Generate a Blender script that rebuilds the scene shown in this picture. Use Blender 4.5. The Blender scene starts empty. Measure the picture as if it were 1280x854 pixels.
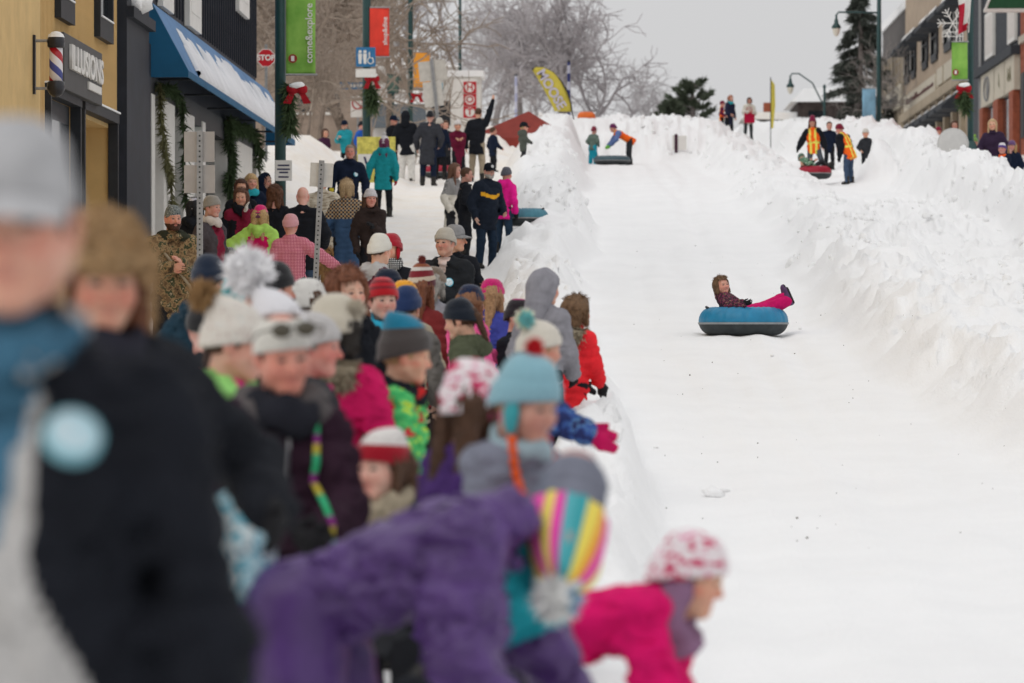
import bpy, math, random
import numpy as np
from mathutils import Matrix, Vector

# ------------------------------------------------------------------ camera, sky, light
sc = bpy.context.scene
COL = sc.collection
FPX, VX, VY = 4800.0, 740.0, 420.0        # focal length in photo pixels, street vanishing point
R = math.radians

cam_d = bpy.data.cameras.new('camera')
cam = bpy.data.objects.new('camera', cam_d); COL.objects.link(cam)
cam_d.sensor_width = 36.0; cam_d.lens = 135.0
cam_d.clip_start = 0.5; cam_d.clip_end = 3000
cam.rotation_euler = (R(90) - math.atan(7 / FPX), 0, math.atan(100 / FPX))
cam_d.dof.use_dof = True
cam_d.dof.focus_distance = 42.0
cam_d.dof.aperture_fstop = 3.5
sc.camera = cam

world = bpy.data.worlds.new('World'); sc.world = world; world.use_nodes = True
nt = world.node_tree; nt.nodes.clear()
wo = nt.nodes.new('ShaderNodeOutputWorld'); bg = nt.nodes.new('ShaderNodeBackground')
sky = nt.nodes.new('ShaderNodeTexSky'); sky.sky_type = 'NISHITA'; sky.sun_disc = False
SUN_EL, SUN_AZ = R(48), R(-140)
sky.sun_elevation = SUN_EL; sky.sun_rotation = SUN_AZ; sky.dust_density = 6; sky.air_density = 2
# overcast: a thick even cloud deck (brighter overhead) with a little of the clear sky left in it
tc = nt.nodes.new('ShaderNodeTexCoord'); sp = nt.nodes.new('ShaderNodeSeparateXYZ')
nt.links.new(tc.outputs['Generated'], sp.inputs[0])
mr = nt.nodes.new('ShaderNodeMapRange'); mr.inputs['From Min'].default_value = 0; mr.inputs['From Max'].default_value = 1
mr.inputs['To Min'].default_value = 6.05; mr.inputs['To Max'].default_value = 9.6
nt.links.new(sp.outputs['Z'], mr.inputs['Value'])
cl = nt.nodes.new('ShaderNodeVectorMath'); cl.operation = 'SCALE'; cl.inputs[0].default_value = (0.985, 0.985, 1.0)
nt.links.new(mr.outputs['Result'], cl.inputs['Scale'])
mx = nt.nodes.new('ShaderNodeMix'); mx.data_type = 'RGBA'; mx.inputs['Factor'].default_value = 0.96
nt.links.new(sky.outputs['Color'], mx.inputs[6]); nt.links.new(cl.outputs['Vector'], mx.inputs[7])
nt.links.new(mx.outputs[2], bg.inputs['Color']); bg.inputs['Strength'].default_value = 0.1
nt.links.new(bg.outputs['Background'], wo.inputs['Surface'])

sun_d = bpy.data.lights.new('sun', 'SUN'); sun_d.energy = 0.5; sun_d.angle = R(40); sun_d.color = (1, 0.98, 0.95)
sun = bpy.data.objects.new('sun', sun_d); COL.objects.link(sun)
sun.rotation_euler = (R(42), 0, R(-35))

sc.view_settings.view_transform = 'Standard'; sc.view_settings.look = 'None'
sc.view_settings.exposure = 0.06; sc.view_settings.gamma = 1.0
sc.cycles.use_denoising = True
sc.cycles.max_bounces = 5; sc.cycles.diffuse_bounces = 3
sc.render.use_persistent_data = False

rng = np.random.default_rng(7)
random.seed(7)

def at(px, py, d):
    "the point seen at photo pixel (px, py) standing d metres up the street"
    return np.array([(px - VX) * d / FPX, d, (VY - py) * d / FPX])

# ------------------------------------------------------------------ noise
_T = np.random.default_rng(3).random((32, 32, 32)).astype(np.float32)
def vnoise(P):
    "value noise in -1..1 at points (...,3)"
    P = np.asarray(P, dtype=np.float32)
    F = np.floor(P); f = P - F; f = f * f * (3 - 2 * f); I = F.astype(np.int32) & 31
    x0, y0, z0 = I[..., 0], I[..., 1], I[..., 2]; x1, y1, z1 = (x0 + 1) & 31, (y0 + 1) & 31, (z0 + 1) & 31
    fx, fy, fz = f[..., 0], f[..., 1], f[..., 2]
    a = _T[x0, y0, z0] * (1 - fx) + _T[x1, y0, z0] * fx
    b = _T[x0, y1, z0] * (1 - fx) + _T[x1, y1, z0] * fx
    c = _T[x0, y0, z1] * (1 - fx) + _T[x1, y0, z1] * fx
    e = _T[x0, y1, z1] * (1 - fx) + _T[x1, y1, z1] * fx
    a = a * (1 - fy) + b * fy; c = c * (1 - fy) + e * fy
    return 2 * (a * (1 - fz) + c * fz) - 1
def vnoise2(x, y, s=0.0):
    x = np.asarray(x); y = np.asarray(y)
    return vnoise(np.stack([x, y, np.full_like(x, s)], -1))
def worley2(x, y, seed=0):
    "distance to the nearest and second nearest feature point, and that point's own random value"
    xi = np.floor(x).astype(np.int64); yi = np.floor(y).astype(np.int64)
    best = np.full(x.shape, 9.0); sec = np.full(x.shape, 9.0); val = np.zeros(x.shape)
    for dx in (-1, 0, 1):
        for dy in (-1, 0, 1):
            cx, cy = xi + dx, yi + dy
            hx = _T[cx & 31, cy & 31, seed]; hy = _T[cy & 31, cx & 31, seed + 1]; hv = _T[cx & 31, cy & 31, seed + 2]
            dd = np.hypot(cx + hx - x, cy + hy - y)
            m = dd < best
            sec = np.where(m, best, np.minimum(sec, dd)); val = np.where(m, hv, val); best = np.where(m, dd, best)
    return best, sec, val

# ------------------------------------------------------------------ materials
MATS = {}
def _new(name):
    m = bpy.data.materials.new(name); m.use_nodes = True
    n = m.node_tree; b = n.nodes['Principled BSDF']
    return m, n, b
def _obj(n, scale=1.0, gen=False):
    t = n.nodes.new('ShaderNodeTexCoord'); mp = n.nodes.new('ShaderNodeMapping')
    mp.inputs['Scale'].default_value = (scale,) * 3 if not isinstance(scale, tuple) else scale
    n.links.new(t.outputs['Generated' if gen else 'Object'], mp.inputs['Vector'])
    return mp.outputs['Vector']
def _ramp(n, fac, stops, interp='CONSTANT'):
    r = n.nodes.new('ShaderNodeValToRGB'); r.color_ramp.interpolation = interp
    el = r.color_ramp.elements
    while len(el) > 1: el.remove(el[-1])
    el[0].position = stops[0][0]; el[0].color = (*stops[0][1], 1)
    for p, c in stops[1:]:
        e = el.new(p); e.color = (*c, 1)
    n.links.new(fac, r.inputs['Fac'])
    return r.outputs['Color']
def _noise(n, vec, scale, detail=3, rough=0.6):
    t = n.nodes.new('ShaderNodeTexNoise'); t.inputs['Scale'].default_value = scale; t.inputs['Detail'].default_value = detail
    t.inputs['Roughness'].default_value = rough; n.links.new(vec, t.inputs['Vector'])
    return t.outputs['Fac']
def _bump(n, b, fac, strength, dist=0.01):
    u = n.nodes.new('ShaderNodeBump'); u.inputs['Strength'].default_value = strength; u.inputs['Distance'].default_value = dist
    n.links.new(fac, u.inputs['Height']); n.links.new(u.outputs['Normal'], b.inputs['Normal'])
def _mixc(n, fac, a, c, mode='MIX'):
    m = n.nodes.new('ShaderNodeMix'); m.data_type = 'RGBA'; m.blend_type = mode
    for s, v in ((0, fac), (6, a), (7, c)):
        if isinstance(v, (int, float)): m.inputs[s].default_value = v
        elif isinstance(v, tuple): m.inputs[s].default_value = (*v, 1)
        else: n.links.new(v, m.inputs[s])
    return m.outputs[2]

def M(name, col, rough=0.75, vary=0.12, vscale=9.0, bump=0.0, bscale=120.0, metal=0.0, spec=0.3, sheen=0.0, col2=None):
    "plain procedural surface: base colour with mottling and fine relief"
    key = (name, tuple(col), rough)
    if key in MATS: return MATS[key]
    m, n, b = _new(name)
    v = _obj(n)
    f = _noise(n, v, vscale, 4)
    d = tuple(max(0, c * (1 - vary)) for c in col); l = col2 or tuple(min(1, c * (1 + vary)) for c in col)
    c = _ramp(n, f, [(0.3, d), (0.7, l)], 'LINEAR')
    n.links.new(c, b.inputs['Base Color'])
    b.inputs['Roughness'].default_value = rough; b.inputs['Metallic'].default_value = metal
    b.inputs['Specular IOR Level'].default_value = spec
    if sheen: b.inputs['Sheen Weight'].default_value = sheen
    if bump: _bump(n, b, _noise(n, v, bscale, 2), bump, 0.006)
    MATS[key] = m
    return m
def cloth(col, name='cloth', rough=0.85, bump=0.35, spec=0.15):
    return M('fabric_' + name, col, rough, 0.16, 14, bump, 160, 0, spec, 0.0)
def knit(col, name='knit'):
    "knitted wool: fine horizontal courses crossed with ribs"
    key = ('knit', tuple(col))
    if key in MATS: return MATS[key]
    m, n, b = _new('knit_wool')
    v = _obj(n)
    w = n.nodes.new('ShaderNodeTexWave'); w.bands_direction = 'Z'; w.inputs['Scale'].default_value = 42; w.inputs['Distortion'].default_value = 3.0
    w.inputs['Detail'].default_value = 2; n.links.new(v, w.inputs['Vector'])
    c = _mixc(n, w.outputs['Fac'], tuple(x * 0.78 for x in col), tuple(min(1, x * 1.1) for x in col))
    n.links.new(c, b.inputs['Base Color']); b.inputs['Roughness'].default_value = 0.95; b.inputs['Specular IOR Level'].default_value = 0.1
    b.inputs['Sheen Weight'].default_value = 0.3
    _bump(n, b, w.outputs['Fac'], 0.5, 0.004)
    MATS[key] = m
    return m
def patches(name, stops, scale=14, kind='noise', gloss=0.8, stretch=None):
    "several colours in irregular patches (camouflage, splatter prints)"
    key = ('patch', name)
    if key in MATS: return MATS[key]
    m, n, b = _new('print_' + name)
    v = _obj(n, stretch or 1.0)
    if kind == 'noise':
        f = _noise(n, v, scale, 3, 0.55)
    else:
        t = n.nodes.new('ShaderNodeTexVoronoi'); t.inputs['Scale'].default_value = scale; n.links.new(v, t.inputs['Vector'])
        s = n.nodes.new('ShaderNodeSeparateColor'); n.links.new(t.outputs['Color'], s.inputs[0]); f = s.outputs[0]
    n.links.new(_ramp(n, f, stops), b.inputs['Base Color'])
    b.inputs['Roughness'].default_value = gloss; b.inputs['Specular IOR Level'].default_value = 0.2
    _bump(n, b, _noise(n, _obj(n), 160, 2), 0.3, 0.005)
    MATS[key] = m
    return m
def checks(name, ca, cb, cc, s=26.0):
    "woven check: two crossing sets of stripes"
    key = ('check', name)
    if key in MATS: return MATS[key]
    m, n, b = _new('check_' + name)
    v = _obj(n); outs = []
    for ax in ('X', 'Z'):
        w = n.nodes.new('ShaderNodeTexWave'); w.bands_direction = ax; w.inputs['Scale'].default_value = s / 3.14; w.inputs['Distortion'].default_value = 0.6
        n.links.new(v, w.inputs['Vector'])
        g = n.nodes.new('ShaderNodeMath'); g.operation = 'GREATER_THAN'; g.inputs[1].default_value = 0.5
        n.links.new(w.outputs['Fac'], g.inputs[0]); outs.append(g.outputs[0])
    c = _mixc(n, outs[0], ca, cb)
    c2 = _mixc(n, outs[0], cb, cc)
    n.links.new(_mixc(n, outs[1], c, c2), b.inputs['Base Color'])
    b.inputs['Roughness'].default_value = 0.85; b.inputs['Specular IOR Level'].default_value = 0.2
    MATS[key] = m
    return m
def bands(name, cols, height, axis='Z', off=0.0):
    "horizontal bands of the given colours repeating every `height` metres"
    key = ('bands', name)
    if key in MATS: return MATS[key]
    m, n, b = _new('stripe_' + name)
    s = n.nodes.new('ShaderNodeSeparateXYZ'); n.links.new(_obj(n), s.inputs[0])
    a = n.nodes.new('ShaderNodeMath'); a.operation = 'MULTIPLY_ADD'; a.inputs[1].default_value = 1 / height; a.inputs[2].default_value = 50 + off
    n.links.new(s.outputs[axis], a.inputs[0])
    fr = n.nodes.new('ShaderNodeMath'); fr.operation = 'FRACT'; n.links.new(a.outputs[0], fr.inputs[0])
    n.links.new(_ramp(n, fr.outputs[0], [(i / len(cols), c) for i, c in enumerate(cols)]), b.inputs['Base Color'])
    b.inputs['Roughness'].default_value = 0.9; b.inputs['Specular IOR Level'].default_value = 0.1
    _bump(n, b, _noise(n, _obj(n), 200, 2), 0.3, 0.004)
    MATS[key] = m
    return m

def skin_mat(tone):
    key = ('skin', tone)
    if key in MATS: return MATS[key]
    m, n, b = _new('skin')
    f = _noise(n, _obj(n), 16, 3)
    red = (tone[0] * 0.97, tone[1] * 0.74, tone[2] * 0.70); cold = (tone[0] * .95, tone[1] * .50, tone[2] * .50)
    at_ = n.nodes.new('ShaderNodeAttribute'); at_.attribute_name = 'flush'
    n.links.new(_mixc(n, at_.outputs['Fac'], _ramp(n, f, [(0.38, tone), (0.7, red)], 'LINEAR'), cold), b.inputs['Base Color'])
    b.inputs['Roughness'].default_value = 0.5; b.inputs['Specular IOR Level'].default_value = 0.35
    b.inputs['Subsurface Weight'].default_value = 0.12; b.inputs['Subsurface Radius'].default_value = (0.02, 0.008, 0.004); b.inputs['Subsurface Scale'].default_value = 0.3
    _bump(n, b, _noise(n, _obj(n), 300, 2), 0.1, 0.003)
    MATS[key] = m
    return m

# ------------------------------------------------------------------ objects
def tag(o, label=None, cat=None, group=None, kind=None):
    if label: o['label'] = label
    if cat: o['category'] = cat
    if group: o['group'] = group
    if kind: o['kind'] = kind
    return o
def mesh_obj(name, V, F, mats, parent=None, slots=None, smooth=True):
    me = bpy.data.meshes.new(name)
    V = np.asarray(V, dtype=np.float32)
    if isinstance(F, np.ndarray):
        k = F.shape[1]
        me.vertices.add(len(V)); me.vertices.foreach_set('co', V.ravel())
        me.loops.add(F.size); me.loops.foreach_set('vertex_index', F.astype(np.int32).ravel())
        me.polygons.add(len(F))
        me.polygons.foreach_set('loop_start', np.arange(len(F), dtype=np.int32) * k)
        me.polygons.foreach_set('loop_total', np.full(len(F), k, dtype=np.int32))
    else:
        me.from_pydata([tuple(v) for v in V], [], F)
    if not isinstance(mats, (list, tuple)): mats = [mats]
    for m in mats: me.materials.append(m)
    if slots is not None: me.polygons.foreach_set('material_index', np.asarray(slots, dtype=np.int32))
    me.polygons.foreach_set('use_smooth', np.full(len(me.polygons), smooth, dtype=bool))
    me.update(calc_edges=True)
    o = bpy.data.objects.new(name, me); COL.objects.link(o)
    if parent is not None: o.parent = parent
    return o
def empty(name, loc=(0, 0, 0), rz=0.0, parent=None):
    o = bpy.data.objects.new(name, None); COL.objects.link(o)
    o.location = tuple(float(v) for v in loc); o.rotation_euler = (0, 0, rz); o.empty_display_size = 0.2
    if parent is not None: o.parent = parent
    return o
def copy_tree(o, parent=None):
    c = o.copy(); COL.objects.link(c); c.parent = parent
    for ch in o.children: copy_tree(ch, c)
    return c

class MB:
    "collects simple solids into one mesh"
    def __init__(s): s.V = []; s.F = []; s.S = []; s.slot = 0
    def add(s, V, F):
        b = len(s.V); s.V += [tuple(map(float, v)) for v in V]; s.F += [tuple(i + b for i in f) for f in F]; s.S += [s.slot] * len(F)
        return s
    def box(s, x0, x1, y0, y1, z0, z1):
        V = [(x, y, z) for x in (x0, x1) for y in (y0, y1) for z in (z0, z1)]
        return s.add(V, [(0, 1, 3, 2), (4, 6, 7, 5), (0, 4, 5, 1), (2, 3, 7, 6), (0, 2, 6, 4), (1, 5, 7, 3)])
    def prism(s, pts, vec):
        "polygon pts (3-D, in order) pushed along vec"
        pts = [np.array(p, float) for p in pts]; vec = np.array(vec, float); n = len(pts)
        V = pts + [p + vec for p in pts]
        F = [tuple(range(n))[::-1], tuple(range(n, 2 * n))] + [(i, (i + 1) % n, n + (i + 1) % n, n + i) for i in range(n)]
        return s.add(V, F)
    def tube(s, pts, rad, n=8, cap=True):
        pts = [np.array(p, float) for p in pts]
        rad = list(rad) if hasattr(rad, '__len__') else [rad] * len(pts)
        V = []; F = []; up = None
        for i, p in enumerate(pts):
            t = pts[min(i + 1, len(pts) - 1)] - pts[max(i - 1, 0)]; t /= np.linalg.norm(t) + 1e-9
            if up is None: up = np.array([0, 0, 1.0]) if abs(t[2]) < 0.9 else np.array([1.0, 0, 0])
            a = np.cross(t, up); a /= np.linalg.norm(a) + 1e-9; c = np.cross(a, t); up = c
            for k in range(n):
                q = 2 * math.pi * k / n
                V.append(p + rad[i] * (a * math.cos(q) + c * math.sin(q)))
        for i in range(len(pts) - 1):
            for k in range(n):
                F.append((i * n + k, i * n + (k + 1) % n, (i + 1) * n + (k + 1) % n, (i + 1) * n + k))
        if cap: F += [tuple(range(n))[::-1], tuple(range((len(pts) - 1) * n, len(pts) * n))]
        return s.add(V, F)
    def lathe(s, prof, c=(0, 0, 0), n=20, axis='Z'):
        V = []; F = []
        for r_, h in prof:
            for k in range(n):
                q = 2 * math.pi * k / n; a, b = r_ * math.cos(q), r_ * math.sin(q)
                p = {'Z': (a, b, h), 'Y': (a, h, b), 'X': (h, a, b)}[axis]
                V.append((p[0] + c[0], p[1] + c[1], p[2] + c[2]))
        for i in range(len(prof) - 1):
            for k in range(n):
                F.append((i * n + k, i * n + (k + 1) % n, (i + 1) * n + (k + 1) % n, (i + 1) * n + k))
        return s.add(V, F)
    def build(s, name, mats, parent=None, smooth=False, loc=None):
        o = mesh_obj(name, s.V if s.V else [(0, 0, 0)], s.F, mats, parent, s.S, smooth)
        if loc is not None: o.location = loc
        return o
def box_obj(name, mat, parent, *b): return MB().box(*b).build(name, mat, parent)
def bevel(o, w=0.01, seg=2):
    m = o.modifiers.new('bevel', 'BEVEL'); m.width = w; m.segments = seg; m.limit_method = 'ANGLE'
    return o
def text_obj(name, body, size, mat, parent, loc, rot, extrude=0.004, align='CENTER', sx=1.0, bold=0.0):
    cu = bpy.data.curves.new(name, 'FONT'); cu.body = body; cu.size = size; cu.extrude = extrude; cu.align_x = align; cu.align_y = 'CENTER'
    cu.offset = bold; cu.materials.append(mat)
    o = bpy.data.objects.new(name, cu); COL.objects.link(o); o.location = loc; o.rotation_euler = rot; o.scale = (sx, 1, 1)
    bpy.context.view_layer.update()
    me = bpy.data.meshes.new_from_object(o.evaluated_get(bpy.context.evaluated_depsgraph_get()))
    me.materials.clear(); me.materials.append(mat)
    m = bpy.data.objects.new(name, me); COL.objects.link(m); m.location = loc; m.rotation_euler = rot; m.scale = (sx, 1, 1)
    bpy.data.objects.remove(o)
    if parent is not None: m.parent = parent
    return m

# ------------------------------------------------------------------ implicit surfaces
def surface_net(field, lo, hi, h):
    "mesh of field(P) = 0 (negative inside) on a regular grid of pitch h; returns V, quads"
    lo = np.asarray(lo, float); hi = np.asarray(hi, float)
    n = np.maximum(3, np.ceil((hi - lo) / h).astype(int) + 1)
    ax = [lo[i] + h * np.arange(n[i]) for i in range(3)]
    P = np.stack(np.meshgrid(*ax, indexing='ij'), -1).astype(np.float32)
    v = field(P.reshape(-1, 3)).reshape(n)
    s = v < 0
    nx, ny, nz = n - 1
    cnt = np.zeros((nx, ny, nz)); pos = np.zeros((nx, ny, nz, 3))
    base = np.stack(np.meshgrid(*[np.arange(k) for k in (nx, ny, nz)], indexing='ij'), -1)
    for a in range(3):
        b, c = [k for k in range(3) if k != a]
        sl0 = [slice(None)] * 3; sl1 = [slice(None)] * 3
        sl0[a] = slice(0, -1); sl1[a] = slice(1, None)
        v0, v1 = v[tuple(sl0)], v[tuple(sl1)]
        cr = (v0 < 0) != (v1 < 0)
        t = np.where(cr, v0 / np.where(cr, v0 - v1, 1), 0)
        for ob in (0, 1):
            for oc in (0, 1):
                sl = [slice(None)] * 3
                sl[b] = slice(ob, n[b] - 1 + ob); sl[c] = slice(oc, n[c] - 1 + oc)
                m = cr[tuple(sl)]; cnt += m
                pos[..., a] += m * t[tuple(sl)]; pos[..., b] += m * ob; pos[..., c] += m * oc
    act = cnt > 0
    idx = np.full((nx, ny, nz), -1, np.int64); idx[act] = np.arange(act.sum())
    V = (base[act] + pos[act] / cnt[act][:, None]) * h + lo
    Q = []
    for a in range(3):
        b, c = (a + 1) % 3, (a + 2) % 3
        sl0 = [slice(1, -1)] * 3; sl1 = [slice(1, -1)] * 3
        sl0[a] = slice(0, -1); sl1[a] = slice(1, None)
        s0, s1 = s[tuple(sl0)], s[tuple(sl1)]
        e = np.argwhere(s0 != s1)
        if not len(e): continue
        flip = s0[tuple(e.T)]
        e = e.copy(); e[:, b] += 1; e[:, c] += 1
        def cell(db, dc):
            q = e.copy(); q[:, b] += db; q[:, c] += dc
            return idx[q[:, 0], q[:, 1], q[:, 2]]
        q = np.stack([cell(-1, -1), cell(0, -1), cell(0, 0), cell(-1, 0)], -1)
        q[~flip] = q[~flip][:, ::-1]
        Q.append(q)
    F = np.concatenate(Q) if Q else np.zeros((0, 4), int)
    F = F[(F >= 0).all(1)]
    return V, F

def smin(a, b, k):
    if k <= 0: return np.minimum(a, b)
    h = np.maximum(k - np.abs(a - b), 0) / k
    return np.minimum(a, b) - h * h * k * 0.25
def cone_sdf(P, a, b, ra, rb):
    a = np.asarray(a, np.float32); ba = np.asarray(b, np.float32) - a; L2 = float(ba @ ba) + 1e-9
    q = P - a; t = np.clip((q @ ba) / L2, 0, 1)
    q = q - t[:, None] * ba
    return np.sqrt(np.einsum('ij,ij->i', q, q)) - (ra + (rb - ra) * t), t
def ell_sdf(P, c, r):
    q = (P - np.asarray(c, np.float32)) / np.asarray(r, np.float32)
    k = np.sqrt(np.einsum('ij,ij->i', q, q))
    return (k - 1) * min(r)
def nrm(v): v = np.asarray(v, float); return v / (np.linalg.norm(v) + 1e-9)
# ------------------------------------------------------------------ ground: the street climbing away, snow slide and ploughed banks
_gy = np.array([-60, 0, 12, 20, 30, 35, 40, 48, 55, 62, 75, 93, 117, 150, 200, 260, 400, 2000], float)
_gz = np.array([-1.7, -1.55, -1.5, -1.38, -1.05, -.8, -.48, .02, .52, 1.05, 2.15, 3.7, 5.25, 7.0, 9.7, 12.0, 14, 20], float)
_ty = np.arange(-60, 420, 0.5); _tz = np.interp(_ty, _gy, _gz)
_k = np.exp(-0.5 * (np.arange(-20, 21) * 0.5 / 3.5) ** 2); _k /= _k.sum()
_tz = np.convolve(np.pad(_tz, 20, 'edge'), _k, 'valid')
def G(y): return np.where(np.asarray(y) < 400, np.interp(y, _ty, _tz), np.interp(y, _gy, _gz))
def sstep(a, b, x):
    t = np.clip((x - a) / (b - a), 0, 1); return t * t * (3 - 2 * t)
def lump(x, y, lo, mid0, mid1, hi):
    "1 between mid0 and mid1, falling to 0 at lo and hi"
    return np.minimum(sstep(0, 1, (x - lo) / (mid0 - lo)), sstep(0, 1, (hi - x) / (hi - mid1)))
def left_bank(y):
    xi = np.interp(y, [0, 25, 60, 110, 140], [0.34, 0.32, -0.2, -0.35, -0.6])
    return xi, np.interp(y, [0, 8, 12, 17, 40, 62, 90, 110, 122, 150], [.34, .38, .45, .5, .46, .5, .8, 1.1, 1.4, 1.5])
def snow_parts(x, y):
    x = np.asarray(x, float); y = np.asarray(y, float)
    wob = 0.16 * vnoise2(x * .0 + 5, y * .23) + .09 * vnoise2(y * .7, x * 0 + 3)
    xi, hl = left_bank(y)
    w = x + wob * np.interp(y, [0, 20, 60], [.25, .5, 1.3])
    bl = hl * lump(w, y, xi - np.interp(y, [0, 30, 50, 60, 110], [.85, .95, 1.3, 1.5, 2.3]), xi - np.interp(y, [0, 40, 80], [.33, .5, 1.0]), xi - np.interp(y, [0, 40, 80], [.2, .26, .45]), xi + np.interp(y, [0, 40, 80], [.06, .14, .25])) * np.interp(y, [2, 6], [0, 1])
    hb = np.interp(y, [0, 20, 40, 65, 95, 112, 130, 150], [.3, .36, .62, .5, .42, .6, .9, 1.1])
    br = hb * lump(x + wob * 1.5, y, 3.02, 4.0, 4.6, 5.6)
    ho = np.interp(y, [0, 50, 80, 110, 160, 230], [.7, .9, 1.05, 1.25, 1.35, 1.2]) * np.interp(y, [230, 300], [1, .2])
    br = np.maximum(br, (.30 + .16 * vnoise2(x * .8, y * .5, 5.2)) * lump(x, y, 4.0, 4.6, 7.2, 8.4) * np.interp(y, [20, 35, 78, 87], [0, 1, 1, 0]))
    bo = ho * lump(x + wob * 1.6, y, 6.8, 7.8, 8.25, 9.1)
    # bank closing the top of the slide, start of the run behind the riders
    bt = 1.35 * lump(y + 2 * wob, x, 119.5, 124.5, 133, 150) * lump(x, y, -2.4, -1.2, 3.6, 6.2)
    # snow heap by the lamp post on the left pavement, roadside heaps further up
    hp = 1.25 * np.exp(-(((x + 6.9) / 1.1) ** 2 + ((y - 88) / 6) ** 2))
    hp2 = 1.2 * np.exp(-(((x + 3.2) / 1.2) ** 2 + ((y - 116) / 9) ** 2))
    hp2 = hp2 + .8 * np.exp(-(((x - 5.6) / 1.3) ** 2 + ((y - 151) / 4.5) ** 2))
    hp2 = hp2 + .85 * np.exp(-(((x - 7.0) / .62) ** 2 + ((y - 94.2) / 2.2) ** 2))
    walk = 0.14 * sstep(-4.35, -4.6, x) + 0.14 * sstep(11.4, 11.7, x)
    return bl, br, bo, bt, hp + hp2, walk
def T(x, y, fine=True):
    x = np.asarray(x, float); y = np.asarray(y, float)
    bl, br, bo, bt, hp, walk = snow_parts(x, y)
    b = np.maximum.reduce([bl, br, bo, bt, hp])
    m = sstep(.02, .4, b)
    z = G(y) + b + walk
    z = z + 0.035 * vnoise2(x * .5, y * .3, 1.5) * (1 - m) + m * (.14 * vnoise2(x * 1.1, y * .9, 2.5) + .09 * vnoise2(x * 2.7, y * 2.1, 4.5))
    z = z + .22 * sstep(8, 11, x) * (bo > .3) * vnoise2(x * .6, y * .35, 8.5)
    if fine:
        near = np.interp(y, [0, 9, 22], [.1, .25, 1.])
        d1, d2, v = worley2(x * 2.3 + .4 * vnoise2(x * 3, y * 3, .3), y * 1.7, 1)
        e1, e2, v2 = worley2(x * 6.1, y * 4.7, 5)
        f1_, f2_, v3 = worley2(x * 1.05 + .5 * vnoise2(x * 1.3, y * 1.1, 2.3), y * .75, 9)
        z = z + m * near * .24 * (v3 - .5) * sstep(0, .2, f2_ - f1_)
        calm = .35 + .65 * (vnoise2(x * .35 + 9, y * .22, 6.5) > -.1)
        z = z + m * near * calm * (.16 * (v - .45) * sstep(0, .2, d2 - d1) + .12 * (v2 - .4) * sstep(0, .2, e2 - e1) + .045 * vnoise2(x * 9, y * 6, 3.1) + .028 * vnoise2(x * 19, y * 12, 1.1))
        # tracks the tubes have polished into the run, wandering a little
        for gx_, gd_, ph in ((.75, .022, 1.), (1.25, .016, 4.), (1.75, .030, 7.), (2.15, .026, 11.), (2.6, .015, 15.)):
            cxg = gx_ + .28 * vnoise2(y * .06 + ph, y * 0 + ph) + .06 * vnoise2(y * .4, y * 0 + ph)
            q_ = (x - cxg) / .16
            z = z - (1 - m) * gd_ * np.exp(-q_ ** 2) + (1 - m) * gd_ * .45 * np.exp(-(np.abs(q_) - 1.6) ** 2 * 3) * (vnoise2(x * 8, y * 2.2, ph) * .6 + .6)
        # packed run: shallow ruts along the slope, trampled pavement on the left
        left = sstep(-1.6, -2.2, x)
        z = z + (1 - m) * ((1 - left) * (.012 * vnoise2(x * 2.3, y * .25, 7.1) + .008 * vnoise2(x * 9, y * 2.0, 2.2) + .011 * vnoise2(x * 15, y * 8, 4.4) + .010 * np.minimum(0, vnoise2(x * 1.9 + .3 * vnoise2(x, y * .1, 3.3), y * .05, 6.1))) + left * (.03 * vnoise2(x * 4, y * 2.5, 9.1) + .015 * vnoise2(x * 11, y * 6, 5.1)))
    return z
def Tz(x, y): return float(T(np.array([x]), np.array([y]))[0])

def snow_material():
    m, n, b = _new('packed_snow')
    v = _obj(n)
    s = n.nodes.new('ShaderNodeSeparateXYZ'); n.links.new(v, s.inputs[0])
    f1 = _noise(n, v, 0.9, 5, .6); f2 = _noise(n, v, 5, 4, .65)
    white = _ramp(n, f1, [(0.3, (.90, .90, .898)), (0.62, (.935, .935, .932))], 'LINEAR')
    # sand and grit trodden into the pavement and street left of the bank
    grit = _ramp(n, f2, [(0.3, (.86, .79, .70)), (0.68, (.94, .895, .83))], 'LINEAR')
    r1 = n.nodes.new('ShaderNodeMapRange'); r1.inputs['From Min'].default_value = -1.5; r1.inputs['From Max'].default_value = -2.3
    n.links.new(s.outputs['X'], r1.inputs['Value'])
    g = n.nodes.new('ShaderNodeMath'); g.operation = 'MULTIPLY'
    r2 = n.nodes.new('ShaderNodeMapRange'); r2.inputs['From Min'].default_value = .3; r2.inputs['From Max'].default_value = .6; r2.inputs['To Min'].default_value = .45
    n.links.new(f1, r2.inputs['Value']); n.links.new(r1.outputs[0], g.inputs[0]); n.links.new(r2.outputs[0], g.inputs[1])
    c = _mixc(n, g.outputs[0], white, grit)
    # faint dirt in the ploughed-up banks and the return lane
    f3 = _noise(n, v, 1.7, 6, .75)
    dirt = n.nodes.new('ShaderNodeMapRange'); dirt.inputs['From Min'].default_value = .62; dirt.inputs['From Max'].default_value = .8; dirt.inputs['To Max'].default_value = .16
    n.links.new(f3, dirt.inputs['Value'])
    c = _mixc(n, dirt.outputs[0], c, (.72, .66, .58))
    n.links.new(c, b.inputs['Base Color'])
    b.inputs['Roughness'].default_value = .75; b.inputs['Specular IOR Level'].default_value = .25
    b.inputs['Subsurface Weight'].default_value = 0.0
    u = n.nodes.new('ShaderNodeMath'); u.operation = 'ADD'
    n.links.new(_noise(n, v, 7, 5, .7), u.inputs[0]); n.links.new(_noise(n, v, 40, 3, .6), u.inputs[1])
    _bump(n, b, u.outputs[0], .42, .045)
    return m
SNOW = snow_material()

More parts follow.
